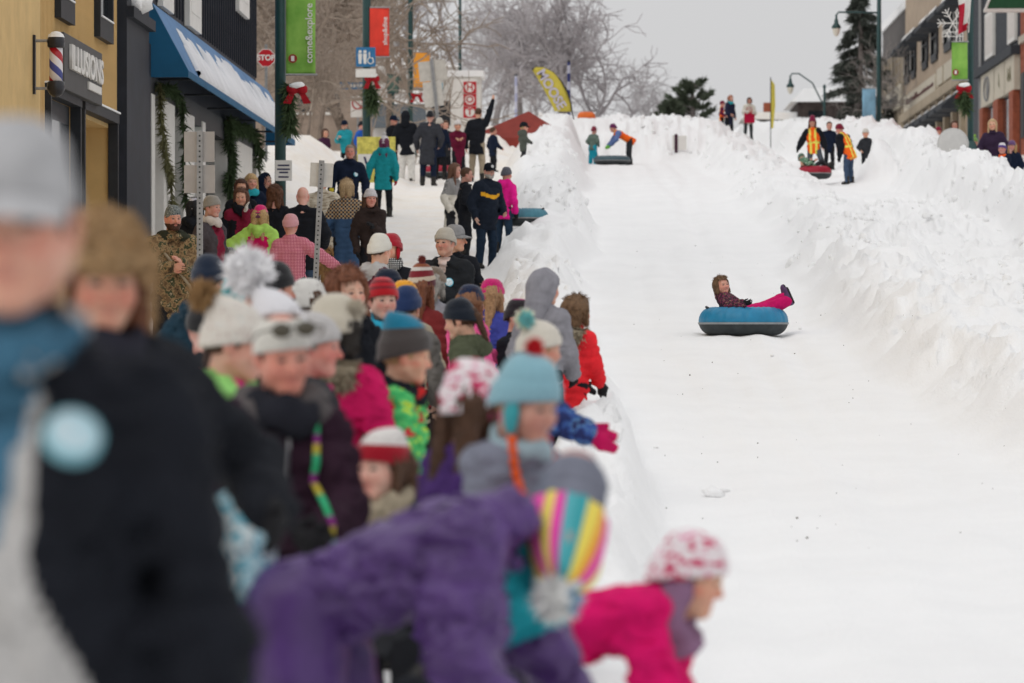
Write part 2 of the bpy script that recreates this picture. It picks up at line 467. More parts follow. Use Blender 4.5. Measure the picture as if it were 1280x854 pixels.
def grid_axis(segs):
    out = []
    for a, b, st in segs: out.append(np.arange(a, b - 1e-6, st))
    return np.concatenate(out + [[segs[-1][1]]])
gx = grid_axis([(-400, -60, 40), (-60, -16, 4), (-16, -3.5, .3), (-3.5, 11.5, .065), (11.5, 20, .35), (20, 60, 5), (60, 400, 40)])
ys = [-60, -40, -25, -15, -8, -4, -2]; y = 0.0
while y < 900:
    ys.append(y); y += max(.12 if y < 9 else .075, .0042 * y) if y < 165 else .03 * y
gyv = np.array(ys)
XX, YY = np.meshgrid(gx, gyv, indexing='ij')
ZZ = T(XX, YY)
nX, nY = XX.shape
ii = np.arange(nX * nY).reshape(nX, nY)
Fq = np.stack([ii[:-1, :-1], ii[1:, :-1], ii[1:, 1:], ii[:-1, 1:]], -1).reshape(-1, 4)
ground = mesh_obj('snow_ground', np.stack([XX, YY, ZZ], -1).reshape(-1, 3), Fq, SNOW)
tag(ground, 'snow covered street with smooth slide run between lumpy ploughed banks', kind='structure')

# loose clods lying on the banks
ICO = None
def ico():
    t = (1 + 5 ** .5) / 2
    V = np.array([(-1, t, 0), (1, t, 0), (-1, -t, 0), (1, -t, 0), (0, -1, t), (0, 1, t), (0, -1, -t), (0, 1, -t), (t, 0, -1), (t, 0, 1), (-t, 0, -1), (-t, 0, 1)], float)
    V /= np.linalg.norm(V[0])
    F = np.array([(0, 11, 5), (0, 5, 1), (0, 1, 7), (0, 7, 10), (0, 10, 11), (1, 5, 9), (5, 11, 4), (11, 10, 2), (10, 7, 6), (7, 1, 8), (3, 9, 4), (3, 4, 2), (3, 2, 6), (3, 6, 8), (3, 8, 9), (4, 9, 5), (2, 4, 11), (6, 2, 10), (8, 6, 7), (9, 8, 1)])
    # one subdivision
    mid = {}; V = list(V); F2 = []
    def m_(a, b):
        k = (min(a, b), max(a, b))
        if k not in mid:
            p = V[a] + V[b]; V.append(p / np.linalg.norm(p)); mid[k] = len(V) - 1
        return mid[k]
    for a, b, c in F:
        x, y_, z = m_(a, b), m_(b, c), m_(c, a); F2 += [(a, x, z), (b, y_, x), (c, z, y_), (x, y_, z)]
    return np.array(V), np.array(F2)
ICO = ico()
def clod_mesh(items, seed):
    "items: (x, y, z, radius)"
    r = np.random.default_rng(seed); Vs = []; Fs = []; b = 0
    for x, y, z, q in items:
        n0 = r.normal(0, 1, (7, 3)); n0 /= np.linalg.norm(n0, axis=1)[:, None]
        V = ICO[0] / np.maximum(1, (ICO[0] @ n0.T).max(1) / .72)[:, None] * (1 + .3 * vnoise(ICO[0] * 1.9 + r.random(3) * 30)[:, None]) * (q * (.6 + .8 * r.random(3)))
        a = r.random() * 6.28; ca, sa = math.cos(a), math.sin(a)
        V = V @ np.array([[ca, sa, 0], [-sa, ca, 0], [0, 0, 1]]) + (x, y, z)
        Vs.append(V); Fs.append(ICO[1] + b); b += len(V)
    return np.concatenate(Vs), np.concatenate(Fs)
N = 30000
cx = rng.uniform(-2.2, 11, N); cy = 12 * (150 / 12) ** rng.random(N)
bl, br, bo, bt, hp, wk = snow_parts(cx, cy)
bb = np.maximum.reduce([br, bo, bt, bl * np.interp(cy, [0, 40, 60], [.1, .3, 1])])
keep = (bb > .12) & (rng.random(N) < .8) & (vnoise2(cx * .5 + 3, cy * .3, 5.5) > -.05)
cx, cy = cx[keep][:3400], cy[keep][:3400]
cz = T(cx, cy); cr = .02 + .085 * rng.random(len(cx)) ** 3; cz = cz - cr * .25
V_, F_ = clod_mesh(zip(cx, cy, cz, cr), 2)
tag(mesh_obj('snow_clods', V_, F_, SNOW, None, smooth=True), 'loose clods of snow tumbled over the ploughed banks', 'snow', kind='stuff')
# single clods lying out on the run, and grit specks
run = [(890, 620, .085), (820, 560, .02), (965, 445, .03), (1000, 412, .03), (772, 545, .05), (905, 615, .04)]
for px, py, q in run:
    d = 20.
    for _ in range(60):
        zz = Tz((px - VX) * d / FPX, d)
        d += ((VY - py) * d / FPX - zz) * 3
        d = min(max(d, 9), 110)
    x = (px - VX) * d / FPX
    V_, F_ = clod_mesh([(0, 0, 0, q)], int(px))
    o = mesh_obj('snow_clod', V_, F_, SNOW, None); o.location = (x, d, Tz(x, d) + q * .25)
    tag(o, {890: 'largest lone snow clod on the smooth run in front of the pink child', 820: 'tiny snow crumb on the run below the blue tube, nearer the crowd',
            965: 'small snow crumb just below the blue tube', 1000: 'small snow crumb right of the blue tube by the bank', 772: 'snow clod at the left edge of the run beside the bank',
            905: 'small snow clod touching the largest lone clod'}[px], 'snow clod', 'loose clods on the run')
sx = rng.uniform(0.5, 5.2, 130); sy = 22 * (70 / 22) ** rng.random(130)
V_, F_ = clod_mesh([(a, b, Tz(a, b) + .004, .003 + .006 * rng.random() ** 3) for a, b in zip(sx, sy)], 9)
tag(mesh_obj('grit', V_, F_, M('bark_crumbs', (.10, .075, .05), .9)), 'dark specks of grit and bark scattered over the snow', 'grit', kind='stuff')
# ------------------------------------------------------------------ people: templates (metres, head 0.23 high, z = 0 at the chin, front = -y)
def head_field(P, v):
    jaw, nose, cheek = {'m': (1.08, 1.12, .0), 'f': (.95, .9, .004), 'c': (.98, .68, .009)}[v]
    Q = P.copy(); Q[:, 0] = np.abs(Q[:, 0])
    d = ell_sdf(Q, (0, .012, .148), (.074, .094, .086))
    d = smin(d, ell_sdf(Q, (0, -.020, .095), (.061, .069, .088)), .03)
    d = smin(d, cone_sdf(Q, (.046 * jaw, .0, .062), (.010, -.058, .023), .029 * jaw, .026)[0], .03)
    d = smin(d, ell_sdf(Q, (0, -.068, .021), (.024 * jaw, .019, .018)), .022)
    d = smin(d, ell_sdf(Q, (.034, -.055, .083), (.028 + cheek,) * 3), .025)
    d = smin(d, cone_sdf(Q, (.006, -.083, .134), (.043, -.070, .135), .012, .010)[0], .018)
    d = -smin(-d, ell_sdf(Q, (.031, -.100, .116), (.019, .017, .0135)), .012)
    d = smin(d, cone_sdf(Q, (.019, -.0855, .1235), (.045, -.079, .1215), .0048, .004)[0], .006)
    d = smin(d, cone_sdf(Q, (.020, -.085, .1085), (.043, -.079, .1085), .0045, .004)[0], .008)
    d = smin(d, cone_sdf(Q, (0, -.085, .122), (0, -.085 - .027 * nose, .083), .0085, .0125)[0], .012)
    d = smin(d, ell_sdf(Q, (.0115, -.091, .0795), (.009, .010, .008)), .008)
    d = smin(d, cone_sdf(Q, (0, -.0855, .0575), (.020, -.076, .0535), .0072, .005)[0], .008)
    d = smin(d, cone_sdf(Q, (0, -.0845, .0455), (.016, -.076, .0475), .0085, .006)[0], .008)
    d = -smin(-d, cone_sdf(Q, (0, -.096, .0512), (.022, -.084, .0505), .0035, .003)[0], .004)
    d = smin(d, ell_sdf(Q, (.0775, .014, .105), (.011, .021, .033)), .008)
    d = smin(d, cone_sdf(Q, (0, .026, .05), (0, .040, -.12), .051, .058)[0], .03)
    return d
def head_slots(C, lod):
    x, y, z = np.abs(C[:, 0]), C[:, 1], C[:, 2]
    s = np.zeros(len(C), int)
    s[(y < -.07) & (z > .0425) & (z < .0605) & (x < .023 - .9 * np.abs(z - .051))] = 1
    s[(y < -.055) & (z > .1345 - .1 * x) & (z < .1435 - .1 * x) & (x > .013) & (x < .049)] = 2
    s[(y < -.05) & (z > .110) & (z < .122) & (x > .019) & (x < .043)] = 3
    return s
_cache = {}
def cached(key, fn):
    if key not in _cache: _cache[key] = fn()
    return _cache[key]
LODH = (.0056, .0085, .013)
def head_tpl(v, lod):
    def mk():
        V, F = surface_net(lambda P: head_field(P, v), (-.105, -.14, -.14), (.105, .125, .25), LODH[lod])
        return V, F, head_slots(V[F].mean(1), lod)
    return cached(('head', v, lod), mk)
HAIR = {}
def hair_field(P, style):
    Q = P.copy(); Q[:, 0] = np.abs(Q[:, 0])
    vol = {'long': .017, 'bob': .02, 'short': .010, 'wavy': .03, 'pony': .012, 'fringe': .016}[style]
    d = ell_sdf(Q, (0, .014, .146), (.075 + vol, .096 + vol, .088 + vol))
    line = .158 if style == 'fringe' else .186
    reg = np.minimum(-.022 - Q[:, 1] - .16 * (Q[:, 2] - .1), line - Q[:, 2])
    d = np.maximum(d, reg); d = np.maximum(d, .045 - Q[:, 2])
    if style in ('long', 'fringe'):
        d = smin(d, cone_sdf(Q, (.073, -.005, .15), (.088, -.035, -.14), .026, .020)[0], .03)
        d = smin(d, cone_sdf(Q, (.045, .065, .12), (.06, .085, -.19), .05, .036)[0], .05)
    elif style == 'wavy':
        d = smin(d, cone_sdf(Q, (.078, .0, .15), (.092, -.02, -.03), .034, .026)[0], .03)
        d = smin(d, cone_sdf(Q, (.04, .06, .13), (.06, .085, -.05), .06, .04)[0], .05)
    elif style == 'bob':
        d = smin(d, cone_sdf(Q, (.074, .0, .15), (.084, -.014, .03), .026, .022)[0], .03)
        d = smin(d, cone_sdf(Q, (.04, .06, .13), (.045, .075, .01), .055, .04)[0], .05)
    elif style == 'pony':
        d = smin(d, cone_sdf(P, (0, .115, .15), (0, .15, -.06), .032, .014)[0], .02)
    ang = np.arctan2(P[:, 0], P[:, 1] - .01)
    w = vnoise(np.stack([ang * 9 + 2 * vnoise(P * 9), P[:, 2] * 6, P[:, 1] * 3], -1))
    amp = .009 if style in ('wavy', 'long', 'fringe') else .005
    return d + amp * w + (.012 * vnoise(P * 26) if style == 'wavy' else 0)
def hair_tpl(style, lod):
    return cached(('hair', style, lod), lambda: surface_net(lambda P: hair_field(P, style), (-.15, -.13, -.26), (.15, .21, .28), (.007, .010, .014)[lod]))
def hand_field(P, kind):
    d = cone_sdf(P, (0, 0, .03), (0, 0, -.02), .030, .030)[0]
    for x in (-.022, .0, .022): d = smin(d, cone_sdf(P, (x * .8, 0, -.02), (x, -.004, -.085), .016, .0145)[0], .02)
    if kind == 'mitten':
        for x in (-.02, .02): d = smin(d, cone_sdf(P, (x, -.004, -.085), (x * .7, -.03, -.165), .022, .016)[0], .03)
        d = smin(d, cone_sdf(P, (.03, -.008, -.04), (.052, -.03, -.105), .018, .015)[0], .015)
        return d
    curl = {'relaxed': .55, 'fist': 1.7, 'flat': .12}[kind]
    for x, L in ((.030, .066), (.0105, .075), (-.0095, .069), (-.0285, .054)):
        p = np.array([x, -.004, -.088]); a = curl * .5
        for i, f in enumerate((.45, .32, .23)):
            q = p + L * f * np.array([x * .5, -math.sin(a), -math.cos(a)]); d = np.minimum(d, cone_sdf(P, p, q, .0100 - .001 * i, .0092 - .001 * i)[0]) if i else smin(d, cone_sdf(P, p, q, .0102, .0094)[0], .008)
            p = q; a += curl * .55
    d = smin(d, cone_sdf(P, (.026, -.006, -.03), (.048, -.022, -.068), .014, .0115)[0], .012)
    d = smin(d, cone_sdf(P, (.048, -.022, -.068), (.046, -.036 - .02 * (curl > 1), -.098 + .03 * (curl > 1)), .0112, .0095)[0], .006)
    return d
def hand_tpl(kind, lod):
    return cached(('hand', kind, lod), lambda: surface_net(lambda P: hand_field(P, kind), (-.07, -.12, -.21), (.085, .06, .075), (.0058, .009, .014)[lod]))
def boot_field(P):
    d = cone_sdf(P, (0, .015, .16), (0, .012, .0), .058, .052)[0]
    d = smin(d, cone_sdf(P, (0, .035, -.04), (0, -.13, -.05), .046, .040)[0], .05)
    d = smin(d, cone_sdf(P, (0, -.02, -.01), (0, -.10, -.045), .045, .038)[0], .03)
    d = np.maximum(d, -(P[:, 2] + .078))
    d = np.maximum(d, P[:, 2] - .15)
    return d + .004 * np.sin(P[:, 2] * 120) * (P[:, 2] > .03)
def boot_tpl(lod):
    def mk():
        V, F = surface_net(boot_field, (-.09, -.2, -.11), (.09, .12, .19), (.012, .014, .018)[lod])
        return V, F, (V[F].mean(1)[:, 2] < -.052).astype(int)
    return cached(('boot', lod), mk)
def eye_tpl():
    def mk():
        V = []; F = []; S = []; n = 10; rings = [0, .32, .62, .95, 1.3, 1.8, 2.5, math.pi]
        for a in rings:
            for k in range(n):
                q = 2 * math.pi * k / n; V.append((math.sin(a) * math.cos(q), -math.cos(a), math.sin(a) * math.sin(q)))
        for i in range(len(rings) - 1):
            for k in range(n):
                F.append((i * n + k, (i + 1) * n + k, (i + 1) * n + (k + 1) % n, i * n + (k + 1) % n)); S.append(2 if i < 1 else 1 if i < 2 else 0)
        return np.array(V) * .0118, np.array(F), np.array(S)
    return cached('eye', mk)

def xf(V, Mx):
    return np.asarray(V) @ Mx[:3, :3].T + Mx[:3, 3]
def rx(a): c, s = math.cos(a), math.sin(a); return np.array([[1, 0, 0], [0, c, -s], [0, s, c]])
def ry(a): c, s = math.cos(a), math.sin(a); return np.array([[c, 0, s], [0, 1, 0], [-s, 0, c]])
def rz(a): c, s = math.cos(a), math.sin(a); return np.array([[c, -s, 0], [s, c, 0], [0, 0, 1]])
def mat4(Rm, t): m = np.eye(4); m[:3, :3] = Rm; m[:3, 3] = t; return m
def fur_tris(P, Nn, L, w, seed=1, droop=0.0):
    r = np.random.default_rng(seed); n = len(P)
    Nn = Nn + r.normal(0, .35, (n, 3)); Nn /= np.linalg.norm(Nn, axis=1)[:, None]
    T1 = np.cross(Nn, r.normal(0, 1, (n, 3))); T1 /= np.linalg.norm(T1, axis=1)[:, None]
    Lr = (L * (.6 + .8 * r.random(n)))[:, None]
    tip = P + Nn * Lr; tip[:, 2] -= droop * Lr[:, 0]
    V = np.stack([P + T1 * w, P - T1 * w, tip], 1).reshape(-1, 3)
    return V, np.arange(3 * n).reshape(-1, 3)
def fib(n):
    i = np.arange(n) + .5; ph = np.arccos(1 - 2 * i / n); th = math.pi * (1 + 5 ** .5) * i
    return np.stack([np.cos(th) * np.sin(ph), np.sin(th) * np.sin(ph), np.cos(ph)], -1)
def join(parts):
    "list of (V, F, slots or int) -> one mesh (all faces padded to the same width)"
    Vs, Fs, Ss, b = [], [], [], 0
    for V, F, s in parts:
        F = np.asarray(F)
        Fs += [tuple(int(k) + b for k in f) for f in F] if F.shape[1] != 4 else []
        if F.shape[1] == 4: Fs += (F + b).tolist()
        Ss += list(s) if hasattr(s, '__len__') else [s] * len(F)
        Vs.append(np.asarray(V)); b += len(V)
    return np.concatenate(Vs), Fs, Ss

# ---- hats: lathe-like shells over the skull, ribbed, with rings coloured by bands
def shell_rings(z0f, z0b, top, thick=.014, nr=14, nt=40, rib=.0022, tall=0.0, slouch=(0, 0), bulge=0.0, cuff=0.0, seed=0):
    V = []; F = []; cen = np.array([0, .012])
    for i in range(nr + 1):
        t = i / nr
        for k in range(nt):
            a = 2 * math.pi * k / nt; ca, sa = math.cos(a), math.sin(a)          # a: 0 = +x, front = -y
            z0 = z0f * (.5 - .5 * sa) + z0b * (.5 + .5 * sa)
            u = math.sin(t * math.pi / 2); w = math.cos(t * math.pi / 2) ** (.62 + tall * 1.5)
            z = z0 + (top - z0) * u ** 1.0
            e = thick + bulge * math.sin(t * math.pi) + rib * math.sin(k * math.pi) * 1 + rib * (1 if k % 2 else -1)
            if cuff and t < cuff: e += .008
            e += .003 * math.sin(3 * a + seed) * t + .006 * float(_T[(k * 32 // nt) % 32, (i * 2) % 32, seed % 32] * .35 + _T[(k * 8 // nt) % 32, (i // 3) % 32, seed % 32] * .65 - .5) * min(1, 4 * (1 - t))
            x = (.074 + e) * ca * w + slouch[0] * t ** 2; y = cen[1] + (.095 + e) * sa * w + slouch[1] * t ** 2
            V.append((x, y, z))
    for i in range(nr):
        for k in range(nt):
            F.append((i * nt + k, i * nt + (k + 1) % nt, (i + 1) * nt + (k + 1) % nt, (i + 1) * nt + k))
    # turned-in lower edge
    b = len(V)
    for k in range(nt):
        x, y, z = V[k]; V.append((x * .9, cen[1] + (y - cen[1]) * .9, z + .004))
    for k in range(nt): F.append((b + k, b + (k + 1) % nt, (k + 1) % nt, k))
    ring = np.array([i for i in range(nr) for k in range(nt)] + [0] * nt)
    return np.array(V), np.array(F), ring / nr
def hat_obj(hat, parent, Mh, lod, seed):
    "builds the hat named in dict `hat` in head space Mh"
    kind = hat['k']; cols = hat.get('c', []); mats = [c if not isinstance(c, tuple) else knit(c) for c in cols]
    nm = hat.get('name')
    nt = 44 if lod < 2 else 24
    if kind in ('beanie', 'earflap'):
        tall = hat.get('tall', 0.0)
        V, F, tr = shell_rings(hat.get('zf', .148), hat.get('zb', .075), .252 + tall, hat.get('th', .013), 16 if lod < 2 else 9, nt, .0022 if lod < 2 else 0, tall, hat.get('slouch', (0, 0)), hat.get('bulge', .002), hat.get('cuff', .26), seed)
        st = hat.get('stops')
        if st is None: st = [hat.get('cuff', .26)] if len(mats) == 2 else [i / len(mats) for i in range(1, len(mats))]
        sl = np.minimum(np.searchsorted(np.array(st), tr + 1e-6, side='right'), len(mats) - 1) if len(mats) > 1 else np.zeros(len(F), int)
        o = mesh_obj(nm or 'knit_hat', xf(V, Mh), F, mats, parent, sl)
        if kind == 'earflap':
            for s in (-1, 1):
                f = MB(); pts = [(s * .080, -.01, .14), (s * .086, -.015, .09), (s * .084, -.022, .045), (s * .076, -.03, .02)]
                f.tube(pts, [.02, .034, .026, .008], 10)
                f.V = [((x - s * .082) * .45 + s * .082, y, z) for x, y, z in f.V]
                f.V = [tuple(p) for p in xf(np.array(f.V), Mh)]
                f.build('ear_flap', hat.get('flap', mats[0]), o, True)
                if hat.get('braid'):
                    g = MB(); bp = [np.array((s * .076, -.03, .02)) + np.array((s * .02 * math.sin(i * .5), -.028 * i * .6, -.030 * i)) for i in range(7)]
                    for i in range(6): g.tube([bp[i], (bp[i] + bp[i + 1]) / 2, bp[i + 1]], [.010, .017, .010], 8)
                    g.V = [tuple(p) for p in xf(np.array(g.V), Mh)]
                    g.build('braid', hat['braid'], o, True)
        if hat.get('pom') is not None:
            r_ = hat.get('pr', .045); c = np.array([hat.get('slouch', (0, 0))[0], .012 + hat.get('slouch', (0, 0))[1], .252 + tall + r_ * .75])
            if 'pofs' in hat: c = c + np.array(hat['pofs'])
            D = fib(420 if lod < 2 else 120)
            V1, F1 = fur_tris(c + D * r_ * .55, D, np.full(len(D), r_ * .55), r_ * .16, seed)
            pm = hat['pom'] if isinstance(hat['pom'], list) else [hat['pom']]
            pm = [q if not isinstance(q, tuple) else M('yarn_pompom', q, .95, .2, 30) for q in pm]
            V2 = ICO[0] * r_ * .72 + c
            sl = [int(i // 3 % len(pm)) if len(pm) == 1 else int(min(len(pm) - 1, max(0, (D[i // 1][0] * .5 + .5) * len(pm)))) for i in range(len(D))]
            V, F, S = join([(V1, F1, sl), (V2, ICO[1], 0)])
            mesh_obj('pompom', xf(V, Mh), F, pm, o, S, True)
        return o
    if kind == 'band':
        V, F, tr = shell_rings(.150, .085, .252, .014, 16, nt, .0015, 0, (0, 0), .0, 0, seed)
        k = (tr < .62); o = mesh_obj(nm or 'headband', xf(V, Mh), F[k], mats, parent)
        return o
    if kind == 'cap':
        V, F, tr = shell_rings(.150, .10, .25, .011, 12, nt, 0, 0, (0, 0), .001, 0, seed)
        o = mesh_obj(nm or 'cap', xf(V, Mh), F, mats, parent)
        bv = []; bf = []; n = 15
        for j in range(4):
            for i in range(n):
                a = math.pi * (1.12 + .76 * i / (n - 1)); e = .02 * j * math.sin(math.pi * i / (n - 1)) ** .5
                x = (.083) * math.cos(a); y = .012 + .104 * math.sin(a) - e * 1.35
                z = .155 - .010 * j * .6 - 1.9 * x * x * (1 + .2 * j)
                bv.append((x, y, z))
        m0 = len(bv); bv += [(x, y, z - .006) for x, y, z in bv]
        for j in range(3):
            for i in range(n - 1):
                q = (j * n + i, j * n + i + 1, (j + 1) * n + i + 1, (j + 1) * n + i); bf.append(q); bf.append(tuple(v + m0 for v in q[::-1]))
        for i in range(n - 1): bf.append((3 * n + i, 3 * n + i + 1, 3 * n + i + 1 + m0, 3 * n + i + m0))
        mesh_obj('brim', xf(np.array(bv), Mh), bf, hat.get('brim', mats[0]), o)
        if hat.get('badge'):
            D = MB(); D.lathe([(.0, 0), (.026, 0), (.026, .004), (0, .004)], (0, 0, 0), 14, 'Y')
            vv = np.array(D.V) @ rx(-.25).T + (0, -.112, .195); D.V = [tuple(p) for p in xf(vv, Mh)]
            D.build('emblem', hat['badge'], o)
        return o
    if kind == 'fur':
        fm = M('fur_pile', hat['fc'], .95, .25, 30)
        def f(P):
            Q = P.copy(); Q[:, 0] = np.abs(Q[:, 0])
            d = np.maximum(ell_sdf(Q, (0, .012, .16), (.098, .118, .11)), .135 - Q[:, 2] - .0 * Q[:, 1])
            d = smin(d, cone_sdf(Q, (.088, .0, .14), (.09, -.012, .01), .03, .024)[0], .03)
            d = smin(d, cone_sdf(Q, (0, -.10, .17), (.075, -.065, .165), .030, .028)[0], .015)
            return d
        V, F = surface_net(f, (-.15, -.16, -.04), (.15, .16, .3), .011)
        Nn = V - np.array([0, 0, .13]); Nn /= np.linalg.norm(Nn, axis=1)[:, None]
        V1, F1 = fur_tris(V, Nn, np.full(len(V), .022), .004, seed)
        A, B, S = join([(V, F, 0), (V1, F1, 0)])
        return mesh_obj(nm or 'fur_hat', xf(A, Mh), B, fm, parent, S)
    return None

def hood_up(parent, Mh, mat, trim, lod, seed, drop=0.0):
    def f(P):
        o = ell_sdf(P, (0, .02, .14), (.108, .128, .128))
        o = smin(o, cone_sdf(P, (0, .055, .10), (0, .065, -.06), .10, .105)[0], .04)
        o = o + .006 * vnoise(P * 16 + seed) + .004 * vnoise(P * np.array([8, 8, 40]) + seed)
        i = ell_sdf(P, (0, -.01, .13), (.09, .11, .115))
        face = ell_sdf(P, (0, -.15, .10), (.075, .115, .105))
        return np.maximum(np.maximum(o, -face), -i)
    V, F = cached(('hood', round(drop, 2), lod), lambda: surface_net(f, (-.16, -.16, -.2), (.16, .2, .3), .010 if lod < 2 else .016))
    h = mesh_obj('hood', xf(V, Mh), F, mat, parent)
    if trim is not None:
        a = np.linspace(0, 2 * math.pi, 160)
        P = np.stack([.080 * np.cos(a), -.068 + .0 * np.sin(a), .105 + .108 * np.sin(a)], -1)
        Nn = np.stack([np.cos(a), -.6 + 0 * a, np.sin(a)], -1)
        P = np.repeat(P, 6, 0); Nn = np.repeat(Nn, 6, 0)
        V1, F1 = fur_tris(P, Nn, np.full(len(P), .055), .006, seed)
        mesh_obj('fur_trim', xf(V1, Mh), F1, trim, h)
    return h

def ik(a, b, l1, l2, pole):
    "middle joint of a two-bone chain from a to b; b is pulled in if out of reach"
    a = np.asarray(a, float); b = np.asarray(b, float); v = b - a; L = np.linalg.norm(v)
    mx_ = (l1 + l2) * .995
    if L > mx_: b = a + v / L * mx_; v = b - a; L = mx_
    x = (l1 * l1 - l2 * l2 + L * L) / (2 * L); hgt = math.sqrt(max(l1 * l1 - x * x, 0))
    n = v / L; p = np.asarray(pole, float); p = p - n * (p @ n); p = nrm(p)
    return a + n * x + p * hgt, b

ARM = {'down': (.14, .06, -.96), 'relax': (.16, .16, -.9), 'pocket': (.10, .30, -.72), 'chest': (-.30, .42, -.28), 'fwd': (.0, .72, -.42), 'fwdlow': (.02, .5, -.72),
       'reach': (.05, .93, -.18), 'up': (.18, .10, .95), 'mouth': (-.38, .42, .12), 'out': (.75, .1, -.55), 'back': (.2, -.35, -.85), 'hold': (-.12, .6, -.35)}
SK = {'a': (.62, .36, .27), 'b': (.66, .41, .32), 'c': (.52, .29, .21), 'r': (.60, .30, .23)}
BLACK = (.0095, .011, .0155); NAVY = (.008, .014, .033)
PERSONS = []
def person(label, px, top, d, H=None, hs=None, yaw=0, hyaw=0, pitch=4, roll=0, lean=2, slean=0, arms=('relax', 'relax'), legs=None, pole=None,
           jacket=None, trousers=None, boots=None, gloves=None, ghand='relaxed', hat=None, hair=None, skin='a', face='f', scarf=None, hood=None,
           fat=0.0, beard=None, extra=None, pos=None, gz=None, eyes=True, sit=False, minH=None, group=None, hx=.03, lod=None, hip=None, hd=None):
    seed = int(abs(px * 7 + d * 13)) % 97
    if lod is None: lod = 0 if d < 27 else 1 if d < 56 else 2
    x = (px - VX) * d / FPX
    if pos is not None: x, y, z0 = pos
    else: y = d; z0 = Tz(x, y) if gz is None else gz
    ztop = (VY - top) * d / FPX if top is not None else None
    hx_ = hx if hat or hood else .012
    if arms == ('relax', 'relax'): arms = (('relax', 'pocket'), ('pocket', 'pocket'), ('relax', 'relax'), ('fwdlow', 'relax'), ('chest', 'pocket'), ('relax', 'fwdlow'), ((.2, -.05, -.93), 'pocket'))[seed % 7]
    if lean == 2: lean = 1 + seed % 6
    if slean == 0 and hip is None: slean = (seed % 7 - 3) * 1.3
    if H is None:
        H = ztop - hx_ - z0
        lowest = minH or (1.12 if x > -1.2 and d < 35 else None)
        if lowest and H < lowest: z0 -= lowest - H; H = lowest          # knee-deep in the loose bank
    if hs is None: hs = .232 if H > 1.5 else .222 if H > 1.35 else .212
    PERSONS.append((label, round(d, 1), round(x, 2), round(H, 2)))
    root = empty('person', (x, y, z0 - .01), R(yaw)); tag(root, label, 'person', group)
    S = H - hs; q = S / 1.5                        # body scale
    kid = H < 1.4
    hipz = .585 * S; shz = .935 * S
    Pv = np.array([0, 0, hipz]) if hip is None else np.array(hip, float)
    Rt = rx(R(lean)) @ ry(R(slean))
    u, f, r = Rt @ (0, 0, 1.), Rt @ (0, -1., 0), Rt @ (1., 0, 0)
    tl = shz - hipz
    C = Pv + u * tl * .72; Nk = Pv + u * tl * 1.05
    sw = .116 * S * (1.04 if kid else 1) * (1.06 if face == 'm' else .95)
    ua, fa = .195 * S, .178 * S
    jk = dict(m=cloth(BLACK), bulk=.024, hem=.13, fold=.023, puff=.013 if seed % 3 == 0 else 0, hood=None, collar=True); jk.update(jacket or {})
    bk = jk['bulk']
    # limbs
    J = {}
    for s, nm in ((1, 0), (-1, 1)):
        sh = Pv + u * tl * .93 + r * s * sw
        a = arms[nm]; a = ARM[a] if isinstance(a, str) else a
        tgt = sh + (r * s * a[0] + f * a[1] + u * a[2]) * (ua + fa)
        pl = r * s * .55 - f * .75 - u * .35 if pole is None or pole[nm] is None else r * s * pole[nm][0] + f * pole[nm][1] + u * pole[nm][2]
        el, wr = ik(sh, tgt, ua, fa, pl)
        J['arm', s] = (sh, el, wr)
        hp = Pv + r * s * .062 * S - u * .01
        thl = .275 * S; shl = hipz - thl - .05 * S if hip is None else .26 * S
        lg = (legs or ((.05, 0, -1), (.05, 0, -1)))[nm]
        tg = hp + np.array([s * lg[0], -lg[1], lg[2]]) * (thl + shl)
        kn, an = ik(hp, tg, thl, shl, (s * .15, -1, .12))
        J['leg', s] = (hp, kn, an)
    # ---- jacket
    prims = []
    hemL = jk['hem'] * S
    cw = .042 * S
    fr = fat
    for s in (-1, 1):
        prims.append((Pv + r * s * cw - u * .02, C + r * s * (cw * 1.22), (.064 + fr * .06) * S + bk * .6, (.068 + fr * .02) * S + bk * .6, 'body', .055))
        prims.append((Pv + r * s * cw - u * .02, Pv + r * s * cw * 1.05 - u * hemL, (.066 + fr * .05) * S + bk * .6, (.071 + fr * .04) * S + bk * .6, 'body', .05))
        prims.append((C + r * s * cw * 1.1 + u * .02, Pv + u * tl * .92 + r * s * sw * .82, .062 * S + bk * .5, .038 * S + bk * .8, 'body', .05))
        prims.append((Pv + u * tl * .93 + r * s * sw * .85, Nk + u * .012 - f * .012, .036 * S + bk * .8, .036 * S + bk * .5, 'body', .045))
    if fr: prims.append((Pv + f * .045 * S + u * .03, Pv + f * .04 * S + u * tl * .45, .075 * S + bk, .07 * S + bk, 'body', .08))
    for s in (-1, 1):
        sh, el, wr = J['arm', s]
        prims.append((sh - u * .006, el, .041 * S + bk, .034 * S + bk, 'arm%d' % s, .022))
        prims.append((el, wr, .034 * S + bk, .026 * S + bk * .8, 'arm%d' % s, .02))
    nb = np.linspace(0, 2 * math.pi, 9)[:-1]
    prims.append((Nk - u * .05 - f * .022, Nk - u * .005 - f * .026, .040 * S + bk * .4, .034 * S + bk * .3, 'body', .04))
    if jk['collar']:
        cr = (.044 * S + .018) if jk['collar'] is True else jk['collar']
        rp = [Nk + r * cr * math.cos(a) + f * (cr * 1.0 * math.sin(a) + .012) + u * (.022 - .012 * math.sin(a)) * (S / 1.4) for a in nb]
        for i in range(8): prims.append((rp[i], rp[(i + 1) % 8], .019, .019, 'collar', .015))
